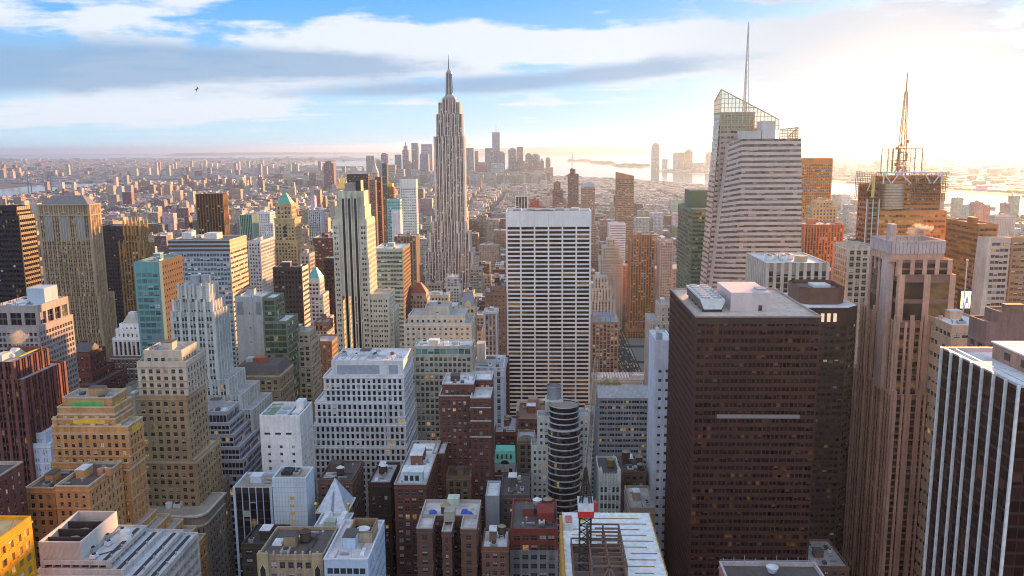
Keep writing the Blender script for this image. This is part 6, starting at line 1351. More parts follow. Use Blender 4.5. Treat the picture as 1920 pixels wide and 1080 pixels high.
b.one('site_hut', mat_plain((.6, .62, .66), .6)).box(xa+.5, xa+3.6, 290, 297, zc_+.06, zc_+2.9); hk = len(b.rep)-1
b.one('hut_roof', mat_plain((.55, .16, .12), .6), hk).box(xa+.9, xa+3.2, 290.5, 296.5, zc_+2.9, zc_+3.2)
b.one('yellow_hoist', YEL).box(xa+6.5, xa+8, 298, 301, zc_+.1, zc_+2.6)
b.one('red_drum', mat_plain((.7, .08, .05), .6)).cyl(xa+14, 236, zc_+.1, zc_+1.4, .9, .9, 12)
CONS = (xa, xb, zc_)
# tower crane
kx, ky = (at(1077, 1000, 268)[0]+at(1117, 1000, 268)[0])/2, 268.0
tc_ = empty('tower_crane', (kx, ky, CONS[2]-3.4), 'dark lattice luffing crane with a red and white cab block', 'crane')
CR = mat_plain((.06, .04, .035), .7, .2, name='crane_steel')
def lat4(m, p0, p1, r0, r1, n, w, up=Vector((0, 1, 0))):
    p0, p1 = Vector(p0), Vector(p1); d = (p1-p0).normalized(); a = d.cross(up).normalized(); c = a.cross(d)
    def cr_(t, q): r_ = r0+(r1-r0)*t; s = ((1, 1), (-1, 1), (-1, -1), (1, -1))[q % 4]; return p0+(p1-p0)*t+a*s[0]*r_+c*s[1]*r_
    for i in range(n):
        for q in range(4):
            m.bar(cr_(i/n, q), cr_((i+1)/n, q), w); m.bar(cr_(i/n, q), cr_((i+1)/n, q+1), w*.6); m.bar(cr_((i+1)/n, q), cr_((i+1)/n, q+1), w*.6)
zcab = at(1097, 965, ky)[1]
part('mast', CR, tc_, lambda m: lat4(m, (kx, ky, CONS[2]-3.4), (kx, ky, zcab), 1.9, 1.9, 8, .42))
part('slewing_ring', CR, tc_, lambda m: m.cyl(kx, ky, zcab, zcab+.8, 2.5, 2.5, 16))
part('counterweight', mat_plain((.66, .03, .025), .6), tc_, lambda m: m.box(kx-2.7, kx+2.7, ky-4.2, ky-2.2, zcab+.8, zcab+3.0))
part('machinery_house', mat_plain((.74, .74, .78), .6), tc_, lambda m: m.box(kx-2.6, kx+2.6, ky-4.3, ky+2.5, zcab+3.0, zcab+5.6))
part('cab', mat_plain((.62, .06, .05), .5), tc_, lambda m: m.box(kx+2.7, kx+3.9, ky-.5, ky+2, zcab+1.2, zcab+4.4))
part('a_frame', CR, tc_, lambda m: (lat4(m, (kx-1.6, ky-3, zcab+5.6), (kx, ky-1, zcab+17), .5, .3, 7, .3), lat4(m, (kx+1.6, ky-3, zcab+5.6), (kx, ky-1, zcab+17), .5, .3, 7, .3), lat4(m, (kx, ky+2, zcab+5.6), (kx, ky-1, zcab+17), .6, .3, 7, .3)))
jt = at(1118, 672, 300); jx, jz = jt[0], jt[1]
part('jib', mat_plain((.30, .26, .22), .7), tc_, lambda m: lat4(m, (kx, ky+2, zcab+4), (jx, 300, jz), 1.1, .6, 30, .2))
part('stay_cables', CR, tc_, lambda m: (m.bar((kx, ky-1, zcab+17), (jx, 300, jz), .12), m.bar((kx, ky-1, zcab+17), (kx+(jx-kx)*.6, ky+19, zcab+4+(jz-zcab-4)*.6), .12)))
# roof rim at the bottom edge
b = hero('office_building', 'flat roof with pipe rails and a dish below the large dark brown tower', 'building', st((.30, .17, .15), 'brick', bw=4, wf=.4, hf=.4, roof=ROOF_D, cap=mat_plain((.6, .5, .5), .6)), [(1362, 1548, 1085, 236, 10)])
x0, x1, y0, y1, z0, z1 = b.T[0]
b.one('satellite_dish', WHITEM).cyl(x0+15, y0+5, z1-.5, z1+1.2, 1.2, 1.9, 16)
for i in range(9): b.one('roof_mast', DUCT).bar((x0+1+3.3*i, y1-.6, z1), (x0+1+3.3*i, y1-.6, z1+1.6+(i*7 % 3)*.5), .18)
b.one('pipe_rail', DUCT).bar((x0, y1-.6, z1+1), (x1, y1-.6, z1+1), .16)

# ------------------------------------------------------------------ far downtown and river towers
def far_tower(lab, xl, xr, yt, Y, c, kind='office_tower', top=None, cat='skyscraper', group=None, L=None):
    b = Bld(kind, lab, cat, group)
    x0, x1, y0, y1, z1 = PT(xl, xr, yt, Y, L or 60)
    s_ = st(c, 'metal', bw=(x1-x0)/7, fh=14, wf=.6, hf=.55, rg=.6, mt=4, ms=2, gl=gl((c[0]*.3, c[1]*.33, c[2]*.38), .3, 0, .15), faces='N', par=.6)
    b.tier(x0, x1, y0, y1, 0, z1, s_)
    w = x1-x0
    if top == 'step': b.tier(x0+w*.2, x1-w*.2, y0+6, y1-6, z1-.6, z1+w*.6, s_); b.one('spire', s_['wall']).pyr(x0+w*.35, x1-w*.35, y0+15, y1-15, z1+w*.6-1, z1+w*1.4, .05, .05)
    elif top == 'pyr': b.one('pyramid_roof', mat_plain((.25, .38, .36), .6)).pyr(x0, x1, y0, y1, z1, z1+w*.7, .05, .05)
    elif top == 'mast': b.one('mast', DARKM).cyl((x0+x1)/2, y0+30, z1, z1+62, 2.2, .8, 8)
    elif top == 'slope': b.one('sloped_crown', s_['wall']).pyr(x0, x1, y0, y1, z1, z1+w*.3, .5, 1)
    elif top == 'dome': b.one('domed_crown', s_['wall']).cyl((x0+x1)/2, (y0+y1)/2, z1, z1+w*.3, w*.48, w*.1, 16)
    elif top == 'box': b.tier(x0+w*.15, x1-w*.25, y0+10, y1-10, z1-.6, z1+w*.18, s_)
    elif top == 'crane':
        m = b.one('roof_crane', DARKM); m.bar((x0+w*.3, y0+20, z1), (x0+w*.3, y0+20, z1+26), 2); m.bar((x0, y0+20, z1+18), (x0+w*.8, y0+20, z1+30), 1.6)
    return b
BL, GR, MV, TN = (.19, .21, .26), (.30, .31, .33), (.24, .19, .20), (.36, .32, .28)
for a in (('maroon slab standing apart left of the downtown cluster', 606, 625, 306, 5000, (.16, .10, .11), 'apartment_building', 'box'),
          ('pale square tower leftmost of the downtown cluster', 686, 698, 292, 6600, GR), ('stepped grey tower second from the left downtown', 703, 714, 301, 6500, GR, 'office_tower', 'box'),
          ('dark blue tower with a raised head left of the downtown spire', 714, 727, 289, 6700, BL, 'office_tower', 'box'), ('wide pale block low at the left of downtown', 727, 741, 309, 6300, TN),
          ('slim blue tower left of the downtown art deco spire', 740, 750, 290, 6650, BL), ('downtown art deco tower with a pointed stepped spire', 754, 766, 281, 6700, GR, 'office_tower', 'step'),
          ('tallest slim slab left of the grey art deco shaft', 771, 783, 268, 6600, BL), ('grey stepped block below the tallest slim slab', 757, 772, 305, 6300, MV, 'office_tower', 'box'),
          ('broad pale slab just left of the grey art deco shaft', 789, 810, 270, 6800, (.34, .37, .42)), ('dark wide block in front of the broad pale slab', 787, 803, 289, 6400, BL),
          ('low pale block at the left foot of downtown', 742, 757, 317, 6000, GR), ('teal blue low tower near the downtown spire', 770, 786, 318, 5900, (.24, .34, .36)),
          ('unfinished blue tower with roof cranes right of the grey art deco shaft', 874, 888, 277, 6500, BL, 'office_tower', 'crane'), ('thin pale tower right of the unfinished crane topped tower', 890, 897, 283, 6600, GR),
          ('reddish stepped block before the tallest downtown glass tower', 894, 914, 308, 6100, (.30, .16, .17), 'office_building', 'box'), ('blue slab left of the tallest downtown glass tower', 909, 925, 277, 6500, (.17, .21, .28)),
          ('tallest downtown glass tower still unfinished with a thin mast', 922.5, 937, 248, 6600, (.22, .27, .36), 'skyscraper', 'mast'), ('grey blue tower tucked right of the tallest downtown tower', 933, 946, 288, 6450, BL, 'office_tower', 'slope'),
          ('pale blue glass block below the tallest downtown tower', 921, 944, 306, 6200, (.34, .42, .46)), ('round topped tower in the right half of downtown', 953, 968, 281, 6600, BL, 'office_tower', 'dome'),
          ('square slab right of the round topped downtown tower', 969, 981, 275, 6700, MV), ('dark block under the round topped downtown tower', 953, 969, 302, 6300, (.14, .16, .20)),
          ('squat mauve block under the square downtown slab', 972, 990, 302, 6250, MV), ('stepped dark tower right of the square downtown slab', 985, 997, 291, 6550, BL, 'office_tower', 'slope'),
          ('broad mauve tower at the right of downtown', 997, 1012, 291, 6500, (.24, .22, .25), 'office_tower', 'box'), ('small stepped block right of the broad mauve downtown tower', 1012, 1020, 302, 6400, MV, 'office_tower', 'pyr'),
          ('rightmost downtown tower standing alone at the shore', 1023, 1032, 298, 6700, (.25, .19, .20), 'office_tower', 'slope'), ('low rosy block at the foot of the rightmost downtown tower', 1024, 1037, 314, 6500, (.32, .22, .22)),
          ('tall single slab across the bay with a curved top', 1223, 1237, 271, 8900, (.20, .22, .27), 'skyscraper', 'dome'), ('slim tower left of the pair across the bay', 1264, 1273, 286, 9200, BL), ('dark slim tower in the middle of the group across the bay', 1274, 1283, 286, 9300, (.15, .17, .22)),
          ('wide mauve tower right of the slim pair across the bay', 1285, 1299, 284, 9200, MV, 'office_tower', 'dome'), ('short block low between the towers across the bay', 1243, 1252, 298, 9400, GR), ('pinkish slab across the bay beside the faceted glass tower', 1325, 1344, 289, 9000, (.34, .24, .25), 'office_tower', 'box'),
          ('low wide block across the bay left of the pinkish slab', 1300, 1322, 305, 9300, GR, 'office_building')):
    far_tower(*a)

# ------------------------------------------------------------------ city fabric
AVE = [(-1180, 14), (-960, 14), (-760, 14), (-610, 12), (-475, 16), (-330, 13), (-191, 14), (105, 13), (406, 15), (690, 15), (975, 15), (1260, 15), (1545, 15)]
SHORE_W = [(1500, 1660), (2600, 1650), (2900, 1630), (4000, 1450), (5400, 1100), (6600, 650), (7300, 150)]
SHORE_E = [(1500, -2400), (3500, -2750), (4600, -2950), (5900, -3150), (6500, -2600), (6800, -1650), (7150, -850), (7300, -300)]
def interp(T_, y):
    return float(np.interp(y, [t[0] for t in T_], [t[1] for t in T_]))
boxes = []
for b in Bld.ALL:
    for t in b.T: boxes.append(t)
HB = np.array(boxes)                   # x0 x1 y0 y1 z0 z1
FOOT = [(min(t[0] for t in b.T), max(t[1] for t in b.T), min(t[2] for t in b.T), max(t[3] for t in b.T)) for b in Bld.ALL]
FOOT = np.array(FOOT+[(CONS[0]-3, CONS[1]+2, 228, 308)])
PARK = (28, 132, 700, 1125)            # the bare trees and the open avenue beside them
def clear(x0, x1, y0, y1, m=1.2):
    if np.any((x0-m < FOOT[:, 1]) & (x1+m > FOOT[:, 0]) & (y0-m < FOOT[:, 3]) & (y1+m > FOOT[:, 2])): return False
    return not (x0 < PARK[1] and x1 > PARK[0] and y0 < PARK[3] and y1 > PARK[2])
PAL = [(.15, .078, .062), (.19, .105, .08), (.13, .078, .066), (.30, .22, .17), (.38, .31, .24), (.44, .38, .30), (.34, .33, .31), (.46, .45, .44), (.58, .57, .56), (.27, .21, .18), (.50, .44, .36), (.22, .17, .15)]
CW_ = ['dark red brick', 'red brown brick', 'dark brown brick', 'brown', 'tan', 'sandy', 'grey', 'pale grey', 'white', 'umber', 'cream', 'dull brown']
lots = []
r2 = random.Random(4)
strips = []
av = [(-1500, 14)]+AVE
for i in range(len(av)-1):
    a0, a1 = av[i][0]+av[i][1]+4, av[i+1][0]-av[i+1][1]-4
    yb = 268
    while yb < 1560:
        for half in (0, 1):
            y0 = yb+9+half*31.5; x = a0
            while x < a1-9:
                w = min(r2.choice((14, 18, 22, 26, 30, 36, 44)), a1-x)
                if a1-x-w < 9: w = a1-x
                L = 31-r2.choice((0, 0, 2, 5))
                h = r2.choice((24, 30, 36, 42, 48, 56, 64, 74, 86)) if yb < 1250 else r2.choice((20, 24, 30, 36, 44, 54, 66))
                if 250 < yb < 460: h *= .72
                if yb < 330: h = min(h, 40)
                if -210 < x < -160 or 60 < x < 130: h = min(h, 60)
                if clear(x+.25, x+w-.25, y0, y0+L): lots.append((x+.25, x+w-.25, y0, y0+L, h*r2.uniform(.9, 1.15), r2.randrange(len(PAL))))
                x += w
        yb += 81
def inframe(x0, x1, y0, y1, h):
    P_ = [proj(x, y0, h) for x in (x0, x1)]
    return min(p[0] for p in P_) < 1925 and max(p[0] for p in P_) > -5 and min(p[1] for p in P_) < 1075
def blocked(p, BX):
    o = np.array([0, 0, EYE]); d = np.array(p)-o
    with np.errstate(divide='ignore', invalid='ignore'):
        t1 = (BX[:, 0::2]-o)/d; t2 = (BX[:, 1::2]-o)/d
    lo = np.minimum(t1, t2).max(1); hi = np.maximum(t1, t2).min(1)
    return bool(np.any((hi > np.maximum(lo, 0)) & (lo < .995)))
lots.sort(key=lambda q: q[2])
chosen, rest = [], []
BX = HB[:, [0, 1, 2, 3, 4, 5]].copy(); extra = []
for q in lots:
    x0, x1, y0, y1, h, ci = q
    vis = 0
    if inframe(x0, x1, y0, y1, h):
        A_ = np.vstack([BX]+extra) if extra else BX
        for fx in (.15, .5, .85):
            for (yy, zz_) in ((y0-.3, h*.93), (y0-.3, h*.6), ((y0+y1)/2, h+.5)):
                if not blocked((x0+(x1-x0)*fx, yy, zz_), A_): vis += 1
        extra.append(np.array([[x0, x1, y0, y1, 0, h]]))
    ok = vis >= 2 and len(chosen) < 205
    (chosen if ok else rest).append(q)

HPX = []
for b in Bld.ALL:
    t = max(b.T, key=lambda t: t[5]); p = proj((t[0]+t[1])/2, t[2], t[5]*.8); HPX.append((p[0], p[1], t[2], b))
import re
def short(l):
    s_ = re.split(r' with | behind | beside | in front | left | right | cut | standing | rising | tucked | below | above | under | at | facing | capped | topped | of dark| of tall| stepped | stepping | between | against | over | close | beyond | framed | clad | like ', l)[0]
    return s_
SEEN = set(b.label for b in Bld.ALL)
SHORTS = {}
for b in Bld.ALL: SHORTS[short(b.label)] = SHORTS.get(short(b.label), 0)+1
def rel_label(base, px, py, Y):
    c = sorted(HPX, key=lambda h: (h[0]-px)**2+((h[1]-py)*.8)**2)
    for h in c:
        sh = short(h[3].label)
        if SHORTS[sh] > 1 or len(sh.split()) < 3: continue
        if abs(h[0]-px) > 45: rel = 'left of' if px < h[0] else 'right of'
        elif Y > h[2]+15: rel = 'behind'
        else: rel = 'in front of'
        for r_ in ([rel] if rel not in ('left of', 'right of') else ['just '+rel, 'further '+rel]):
            l = '%s %s the %s' % (base, r_, sh)
            if l not in SEEN and len(l.split()) <= 16: SEEN.add(l); return l
    return base
for q in chosen:
    x0, x1, y0, y1, h, ci = q
    r3 = random.Random(int(x0*7+y0*13)); far = y0 > 900
    c = PAL[ci]; br = ci in (0, 1, 2, 9, 11)
    px, py = proj((x0+x1)/2, y0, h)
    tank = r3.random() < .42 and (x1-x0) > 12
    roofs = [('pale roof', ROOF_W), ('grey roof', ROOF_G), ('dark roof', ROOF_D), ('tan roof', ROOF_T)]
    rn, rm = roofs[r3.choice((0, 0, 1, 1, 2, 3))]
    size = 'tall' if h > 66 else 'mid height' if h > 40 else 'low'
    base = '%s %s block, %s%s,' % (size, CW_[ci], rn, ' and water tank' if tank else '')
    b = Bld(r3.choice(('loft_building', 'office_building', 'apartment_building')), rel_label(base, px, py, y0), 'building', 'ordinary blocks filling the streets between the towers')
    sty = st(c, 'brick' if br else 'stone', bw=r3.choice((2.8, 3.2, 3.6)) if not far else 4.2, fh=3.7 if not far else 4.2, wf=r3.uniform(.42, .6), hf=r3.uniform(.48, .58), roof=rm, mt=r3.uniform(1.6, 3.2),
             cap=mat_plain((.42, .39, .36), .8) if r3.random() < .5 else None, faces='NW' if x0 < 0 else 'NE', k=1, sp=None,
             gl=GLASS_OLD if r3.random() < .7 else GLASS_DARK)
    if h > 55 and x1-x0 > 20 and r3.random() < .6:
        zz_ = h*r3.uniform(.68, .85); b.tier(x0+2.5, x1-2.5, y0+3, y1-2, zz_-1, h, sty); b.tier(x0, x1, y0, y1, 0, zz_, sty)
    else: b.tier(x0, x1, y0, y1, 0, h, sty)
    t = b.T[0]
    b.clutter(t[0]+.8, t[1]-.8, t[2]+.8, t[3]-.8, t[5]-1.1, r3, (10 if not far else 2), tank, sty['wall'])
for b in Bld.ALL: b.done()

# the rest of the city as one mass
mc = bpy.data.materials.new('city_fabric'); mc.use_nodes = True; nt = mc.node_tree; bs = nt.nodes['Principled BSDF']
ca = node(nt, 'ShaderNodeVertexColor', layer_name='Col').outputs[0]
uvn = node(nt, 'ShaderNodeSeparateXYZ', i={0: node(nt, 'ShaderNodeUVMap', uv_map='UVMap')}); U, V = uvn.outputs[0], uvn.outputs[1]
fu, fv = mth(nt, 'FRACT', mth(nt, 'DIVIDE', U, 3.4)), mth(nt, 'FRACT', mth(nt, 'DIVIDE', V, 3.7))
isw = mth(nt, 'MULTIPLY', mth(nt, 'MULTIPLY', mth(nt, 'GREATER_THAN', fu, .3), mth(nt, 'LESS_THAN', fu, .78)), mth(nt, 'MULTIPLY', mth(nt, 'GREATER_THAN', fv, .3), mth(nt, 'LESS_THAN', fv, .8)))
isw = mth(nt, 'MULTIPLY', isw, mth(nt, 'GREATER_THAN', V, .5))
wn = node(nt, 'ShaderNodeTexWhiteNoise', noise_dimensions='2D', i={'Vector': node(nt, 'ShaderNodeCombineXYZ', i={0: mth(nt, 'FLOOR', mth(nt, 'DIVIDE', U, 3.4)), 1: mth(nt, 'FLOOR', mth(nt, 'DIVIDE', V, 3.7)), 2: 0})})
wcol = mixc(nt, mth(nt, 'LESS_THAN', wn.outputs[0], .3), (.045, .045, .05), (.35, .34, .33))
pn = node(nt, 'ShaderNodeTexNoise', i={'Vector': node(nt, 'ShaderNodeNewGeometry').outputs['Position'], 'Scale': .12, 'Detail': 4.0})
cv = node(nt, 'ShaderNodeVectorMath', operation='SCALE', i={0: ca, 'Scale': mapr(nt, pn.outputs[0], .3, .7, .75, 1.2)}).outputs[0]
nt.links.new(mixc(nt, isw, cv, wcol), bs.inputs['Base Color']); bs.inputs['Roughness'].default_value = .7
CB = MB()
QF = []; QU = []; QC = []
def cbox(x0, x1, y0, y1, z0, z1, c, rc):
    w, l, h = x1-x0, y1-y0, z1-z0
    u = (int(x0*3.1+y0) % 400)*3.4
    v = [(x0, y0, z0), (x1, y0, z0), (x1, y1, z0), (x0, y1, z0), (x0, y0, z1), (x1, y0, z1), (x1, y1, z1), (x0, y1, z1)]
    for f, ww, cc in (((0, 1, 5, 4), w, c), ((1, 2, 6, 5), l, c), ((2, 3, 7, 6), w, c), ((3, 0, 4, 7), l, c)):
        QF.append([v[i] for i in f]); QU.append([(u, 0), (u+ww, 0), (u+ww, h), (u, h)]); QC.append(cc)
    QF.append([v[i] for i in (4, 5, 6, 7)]); QU.append([(0, -9)]*4); QC.append(rc)
ROOFC = [(.50, .51, .53), (.38, .38, .40), (.24, .21, .20), (.44, .38, .33), (.62, .63, .66), (.30, .28, .28)]
def addbox(x0, x1, y0, y1, h, c, r, det=True):
    c = tuple(min(.75, max(.03, v*r.uniform(.8, 1.2))) for v in c); rc = r.choice(ROOFC)
    cbox(x0, x1, y0, y1, 0, h, c, rc)
    if det and min(x1-x0, y1-y0) > 9:
        for _ in range(r.choice((1, 1, 2))):
            a, d = x0+(x1-x0)*r.uniform(.1, .6), y0+(y1-y0)*r.uniform(.1, .6); s_ = r.uniform(3, 7)
            cbox(a, min(a+s_, x1), d, min(d+s_, y1), h, h+r.uniform(2, 5), c if r.random() < .5 else (.35, .34, .33), r.choice(ROOFC))
r4 = random.Random(21)
for q in rest: addbox(*q[:5], PAL[q[5]], r4)
avs = [a[0] for a in AVE]
yb = 1560
while yb < 7250:
    xe, xw = interp(SHORE_E, yb), interp(SHORE_W, yb)
    x = xe+40
    while x < xw-30:
        w = r4.choice((12, 16, 20, 26, 32, 40)); nx = x+w
        hit = [a for a in avs if a-15 < nx and a+15 > x]
        if hit and yb < 5000: x = hit[0]+15; continue
        for half in (0, 1):
            y0 = yb+7+half*33; L = r4.uniform(22, 32)
            px, py = proj((x+nx)/2, y0, 30)
            if not (-20 < px < 1940): continue
            if not clear(x, nx, y0, y0+L): continue
            h = r4.choice((14, 17, 20, 24, 28, 34, 40)) if yb < 2400 else r4.choice((10, 12, 14, 16, 18, 20, 24, 30))
            if r4.random() < (.045 if yb < 3200 else .015): h = r4.uniform(45, 90)
            ce = abs(x+300) < 900 and yb < 2600
            if ce and r4.random() < .12: h = r4.uniform(50, 95)
            c = PAL[r4.choice((0, 1, 1, 3, 3, 4, 4, 5, 6, 7, 7, 8, 8, 9, 10, 10, 11))]
            if yb > 5600 and -900 < x < 40: h = r4.uniform(25, 90); c = r4.choice(((.3, .31, .34), (.24, .2, .2), (.4, .38, .36)))
            if x > 60 and yb > 3600: h = min(h, 9+h*.22)
            addbox(x, nx, y0, y0+L, h, c, r4, yb < 4500)
        x = nx+(0 if r4.random() < .8 else r4.uniform(4, 14))
    yb += 80
def town(X, Y, ang, hs, pal, r, keep, sc=1.0, top=.02):
    """streets of attached houses on a turned grid"""
    ca_, sa_ = math.cos(ang), math.sin(ang); cx0, cy0 = (X[0]+X[1])/2, (Y[0]+Y[1])/2
    ru = (abs(X[1]-X[0])*abs(ca_)+abs(Y[1]-Y[0])*abs(sa_))/2; rv = (abs(X[1]-X[0])*abs(sa_)+abs(Y[1]-Y[0])*abs(ca_))/2
    bu, bv = 210*sc, 78*sc; u = -ru
    while u < ru:
        v = -rv
        while v < rv:
            x, y = cx0+u*ca_-v*sa_, cy0+u*sa_+v*ca_
            if X[0] < x < X[1] and Y[0] < y < Y[1]:
                px, py = proj(x, y, 10)
                if -40 < px < 1960 and keep(x, y) and r.random() < .93:
                    hb = r.choice(hs)
                    for half in (0, 1):
                        a = 0; L = bu-22*sc
                        while a < L-8:
                            w = min(r.uniform(22, 80)*sc, L-a); h = hb*r.uniform(.75, 1.3)
                            if r.random() < top: h *= r.uniform(2, 4.5)
                            c = r.choice(pal); c = tuple(min(.75, max(.03, q*r.uniform(.8, 1.2))) for q in c); rc = r.choice(ROOFC)
                            P4 = [(cx0+uu*ca_-vv*sa_, cy0+uu*sa_+vv*ca_) for uu, vv in ((u+a, v+half*29*sc), (u+a+w, v+half*29*sc), (u+a+w, v+half*29*sc+25*sc), (u+a, v+half*29*sc+25*sc))]
                            n0 = len(QF)
                            for i in range(4):
                                p, q = P4[i], P4[(i+1) % 4]; ww = w if i % 2 == 0 else 25*sc
                                QF.append([(*p, 0), (*q, 0), (*q, h), (*p, h)]); QU.append([(0, 0), (ww, 0), (ww, h), (0, h)]); QC.append(c)
                            QF.append([(*p, h) for p in P4]); QU.append([(0, -9)]*4); QC.append(rc)
                            a += w
            v += bv
        u += bu
# blocks of brick flats toward the east river
for cx, cy, n in ((-2200, 4700, 10), (-2000, 5300, 12), (-1500, 5600, 14), (-1100, 6000, 14), (-2250, 5900, 10), (-700, 6100, 8)):
    for i in range(n):
        x, y = cx+r4.uniform(-260, 260), cy+r4.uniform(-160, 160); a = r4.uniform(22, 34)
        addbox(x-a/2, x+a/2, y-12, y+12, r4.uniform(50, 72), r4.choice(((.30, .18, .15), (.34, .22, .17), (.46, .40, .32), (.27, .17, .15))), r4)

def poly_in(pts, x, y):
    c = False; n = len(pts)
    for i in range(n):
        (x0, y0), (x1, y1) = pts[i], pts[(i+1) % n]
        if (y0 > y) != (y1 > y) and x < (x1-x0)*(y-y0)/(y1-y0)+x0: c = not c
    return c
WATER = [(1700, 1200), (1700, 2600), (1680, 2900), (1500, 4000), (1150, 5400), (700, 6600), (200, 7400), (-350, 7400), (-900, 7250), (-1700, 6900), (-2700, 6600), (-3250, 5900), (-3000, 4600), (-2800, 3500), (-2750, 2500),
         (-3450, 2500), (-3500, 3500), (-3550, 4600), (-3750, 5800), (-3900, 6600), (-3200, 7250), (-1900, 7750), (-1250, 8500), (-1450, 9300), (-2700, 10000), (-2650, 12000), (-4300, 14000), (-4600, 17000), (-3500, 20000), (-5600, 24000), (-16000, 27000), (-30000, 33000), (-30000, 50000), (-4500, 50000),
         (-2600, 26000), (0, 28000), (3000, 29500), (5600, 29000), (5200, 24000), (4200, 18000), (3000, 13000), (2200, 10500), (1270, 9300), (1190, 8500), (1800, 7500), (2100, 5500), (2330, 4000), (2350, 1200)]
land = lambda x, y: not poly_in(WATER, x, y)
BRK = [(.30, .22, .19), (.36, .33, .31), (.48, .46, .44), (.24, .16, .14), (.42, .38, .33), (.56, .55, .54)]
kb = lambda x, y: land(x, y) and land(x-90, y-90) and land(x+90, y+60) and (x < -3600 or y > 7250)
town((-9000, -900), (6600, 11500), .42, (7, 9, 10, 12, 15), BRK, r4, kb)
town((-12000, -900), (11500, 17000), -.2, (7, 9, 10, 12), BRK, r4, kb, 1.6, .015)
town((-15000, -9000), (6600, 11500), .15, (7, 9, 12), BRK, r4, kb, 1.3, .015)
town((-18000, -2000), (17000, 26000), .3, (8, 10, 12), BRK, r4, kb, 2.6, .02)
for i in range(70):                    # taller clusters over the river
    x, y = r4.choice(((-3300, 8600), (-2600, 9000), (-5200, 8200), (-6500, 9500), (-4300, 11000)))
    x += r4.gauss(0, 420); y += r4.gauss(0, 350)
    if land(x, y): addbox(x-18, x+18, y-16, y+16, r4.uniform(45, 125), r4.choice(BRK), r4, False)
kn = lambda x, y: land(x, y) and land(x-90, y) and x > 1250
NJP = [(.36, .28, .26), (.44, .38, .36), (.30, .22, .20), (.55, .52, .5)]
town((1300, 6500), (2600, 9800), .3, (8, 10, 12, 16), NJP, r4, kn, 1.2, .03)
town((1300, 12000), (9800, 19000), .1, (8, 9, 12), NJP, r4, kn, 2.4, .015)
CB.q.append(np.array(QF, float)); CB.uv.append(np.array(QU, float)); CB.c.append(np.repeat(np.array(QC, float)[:, None, :], 4, 1))
o = CB.build('distant_buildings', mc, None, (0, 0, 0), 'stuff')
o['label'] = 'dense mass of far rooftops and blocks spreading to the rivers'; o['category'] = 'buildings'

# ------------------------------------------------------------------ ground, water, hills
def structure(o, lab=None, cat=None):
    o['kind'] = 'structure'
    if lab: o['label'] = lab; o['category'] = cat
    return o
mg = bpy.data.materials.new('ground_land'); mg.use_nodes = True; nt = mg.node_tree; bs = nt.nodes['Principled BSDF']
P = node(nt, 'ShaderNodeNewGeometry').outputs['Position']
a = node(nt, 'ShaderNodeTexNoise', i={'Vector': P, 'Scale': .0012, 'Detail': 9.0, 'Roughness': .7}); d = node(nt, 'ShaderNodeTexNoise', i={'Vector': P, 'Scale': .03, 'Detail': 5.0})
c = mixc(nt, mapr(nt, a.outputs[0], .38, .62), (.085, .078, .072), (.16, .14, .12)); c = mixc(nt, mapr(nt, d.outputs[0], .4, .65, 0, .6), c, (.20, .19, .185))
nt.links.new(c, bs.inputs['Base Color']); bs.inputs['Roughness'].default_value = .9
GE = 60000
m = MB(); m.quads([[(-GE, -4000, 0), (GE, -4000, 0), (GE, GE, 0), (-GE, GE, 0)]]); structure(m.build('ground', mg), 'dull city ground spreading to the horizon', 'ground')
mw = bpy.data.materials.new('river_water'); mw.use_nodes = True; nt = mw.node_tree; bs = nt.nodes['Principled BSDF']
bs.inputs['Base Color'].default_value = (.05, .075, .09, 1); bs.inputs['Roughness'].default_value = .12; bs.inputs['Specular IOR Level'].default_value = .8
P = node(nt, 'ShaderNodeNewGeometry').outputs['Position']
w1 = node(nt, 'ShaderNodeTexNoise', i={'Vector': P, 'Scale': .02, 'Detail': 6.0})
bp = node(nt, 'ShaderNodeBump', i={'Height': w1.outputs[0], 'Strength': .12, 'Distance': 1.0}); nt.links.new(bp.outputs[0], bs.inputs['Normal'])
m = MB(); m.poly([(*p, .6) for p in WATER]); structure(m.build('water', mw), 'bright bay and rivers around the island', 'water')
m = MB(); m.poly([(x, y, .6) for x, y in ((6300, 19500), (8500, 20500), (12000, 20000), (16000, 21500), (16000, 23500), (11000, 22500), (8000, 23000), (6500, 22000))]); structure(m.build('water', mw), 'thin bright strip of water near the right horizon', 'water')
mh = mat_plain((.06, .075, .06), .95, name='hill_land')
def ridge(pts, Y, dep, lab):
    m = MB(); n = len(pts); T_ = []
    for px, py in pts: x, z = at(px, py, Y); T_.append((x, max(z, 2)))
    for j in range(n-1):
        (xa, za), (xb, zb) = T_[j], T_[j+1]
        m.quads([[(xa, Y-dep, 0), (xb, Y-dep, 0), (xb, Y, zb), (xa, Y, za)], [(xa, Y, za), (xb, Y, zb), (xb*1.05, Y+dep*2, 0), (xa*1.05, Y+dep*2, 0)]])
    structure(m.build('hills', mh, smooth=True), lab, 'hills')
rh = random.Random(9)
ridge([(860+12*i, 286-11*math.sin(math.pi*min(1, (i+1.5)/44.))**.5-rh.uniform(0, 1.3)) for i in range(44)], 30500, 900, 'long low blue hills across the bay')
ridge([(1480+16*i, 275.5-4*math.sin(math.pi*(i+1)/32.)-rh.uniform(0, 1.2)) for i in range(31)], 42000, 1500, 'faint ridge along the right horizon')
ridge([(330+14*i, 287.5-1.6*math.sin(math.pi*(i+1)/34.)-rh.uniform(0, .7)) for i in range(33)], 40000, 1500, 'thin pale ridge along the left horizon')
mi = mat_plain((.07, .075, .055), .9, name='island_land')
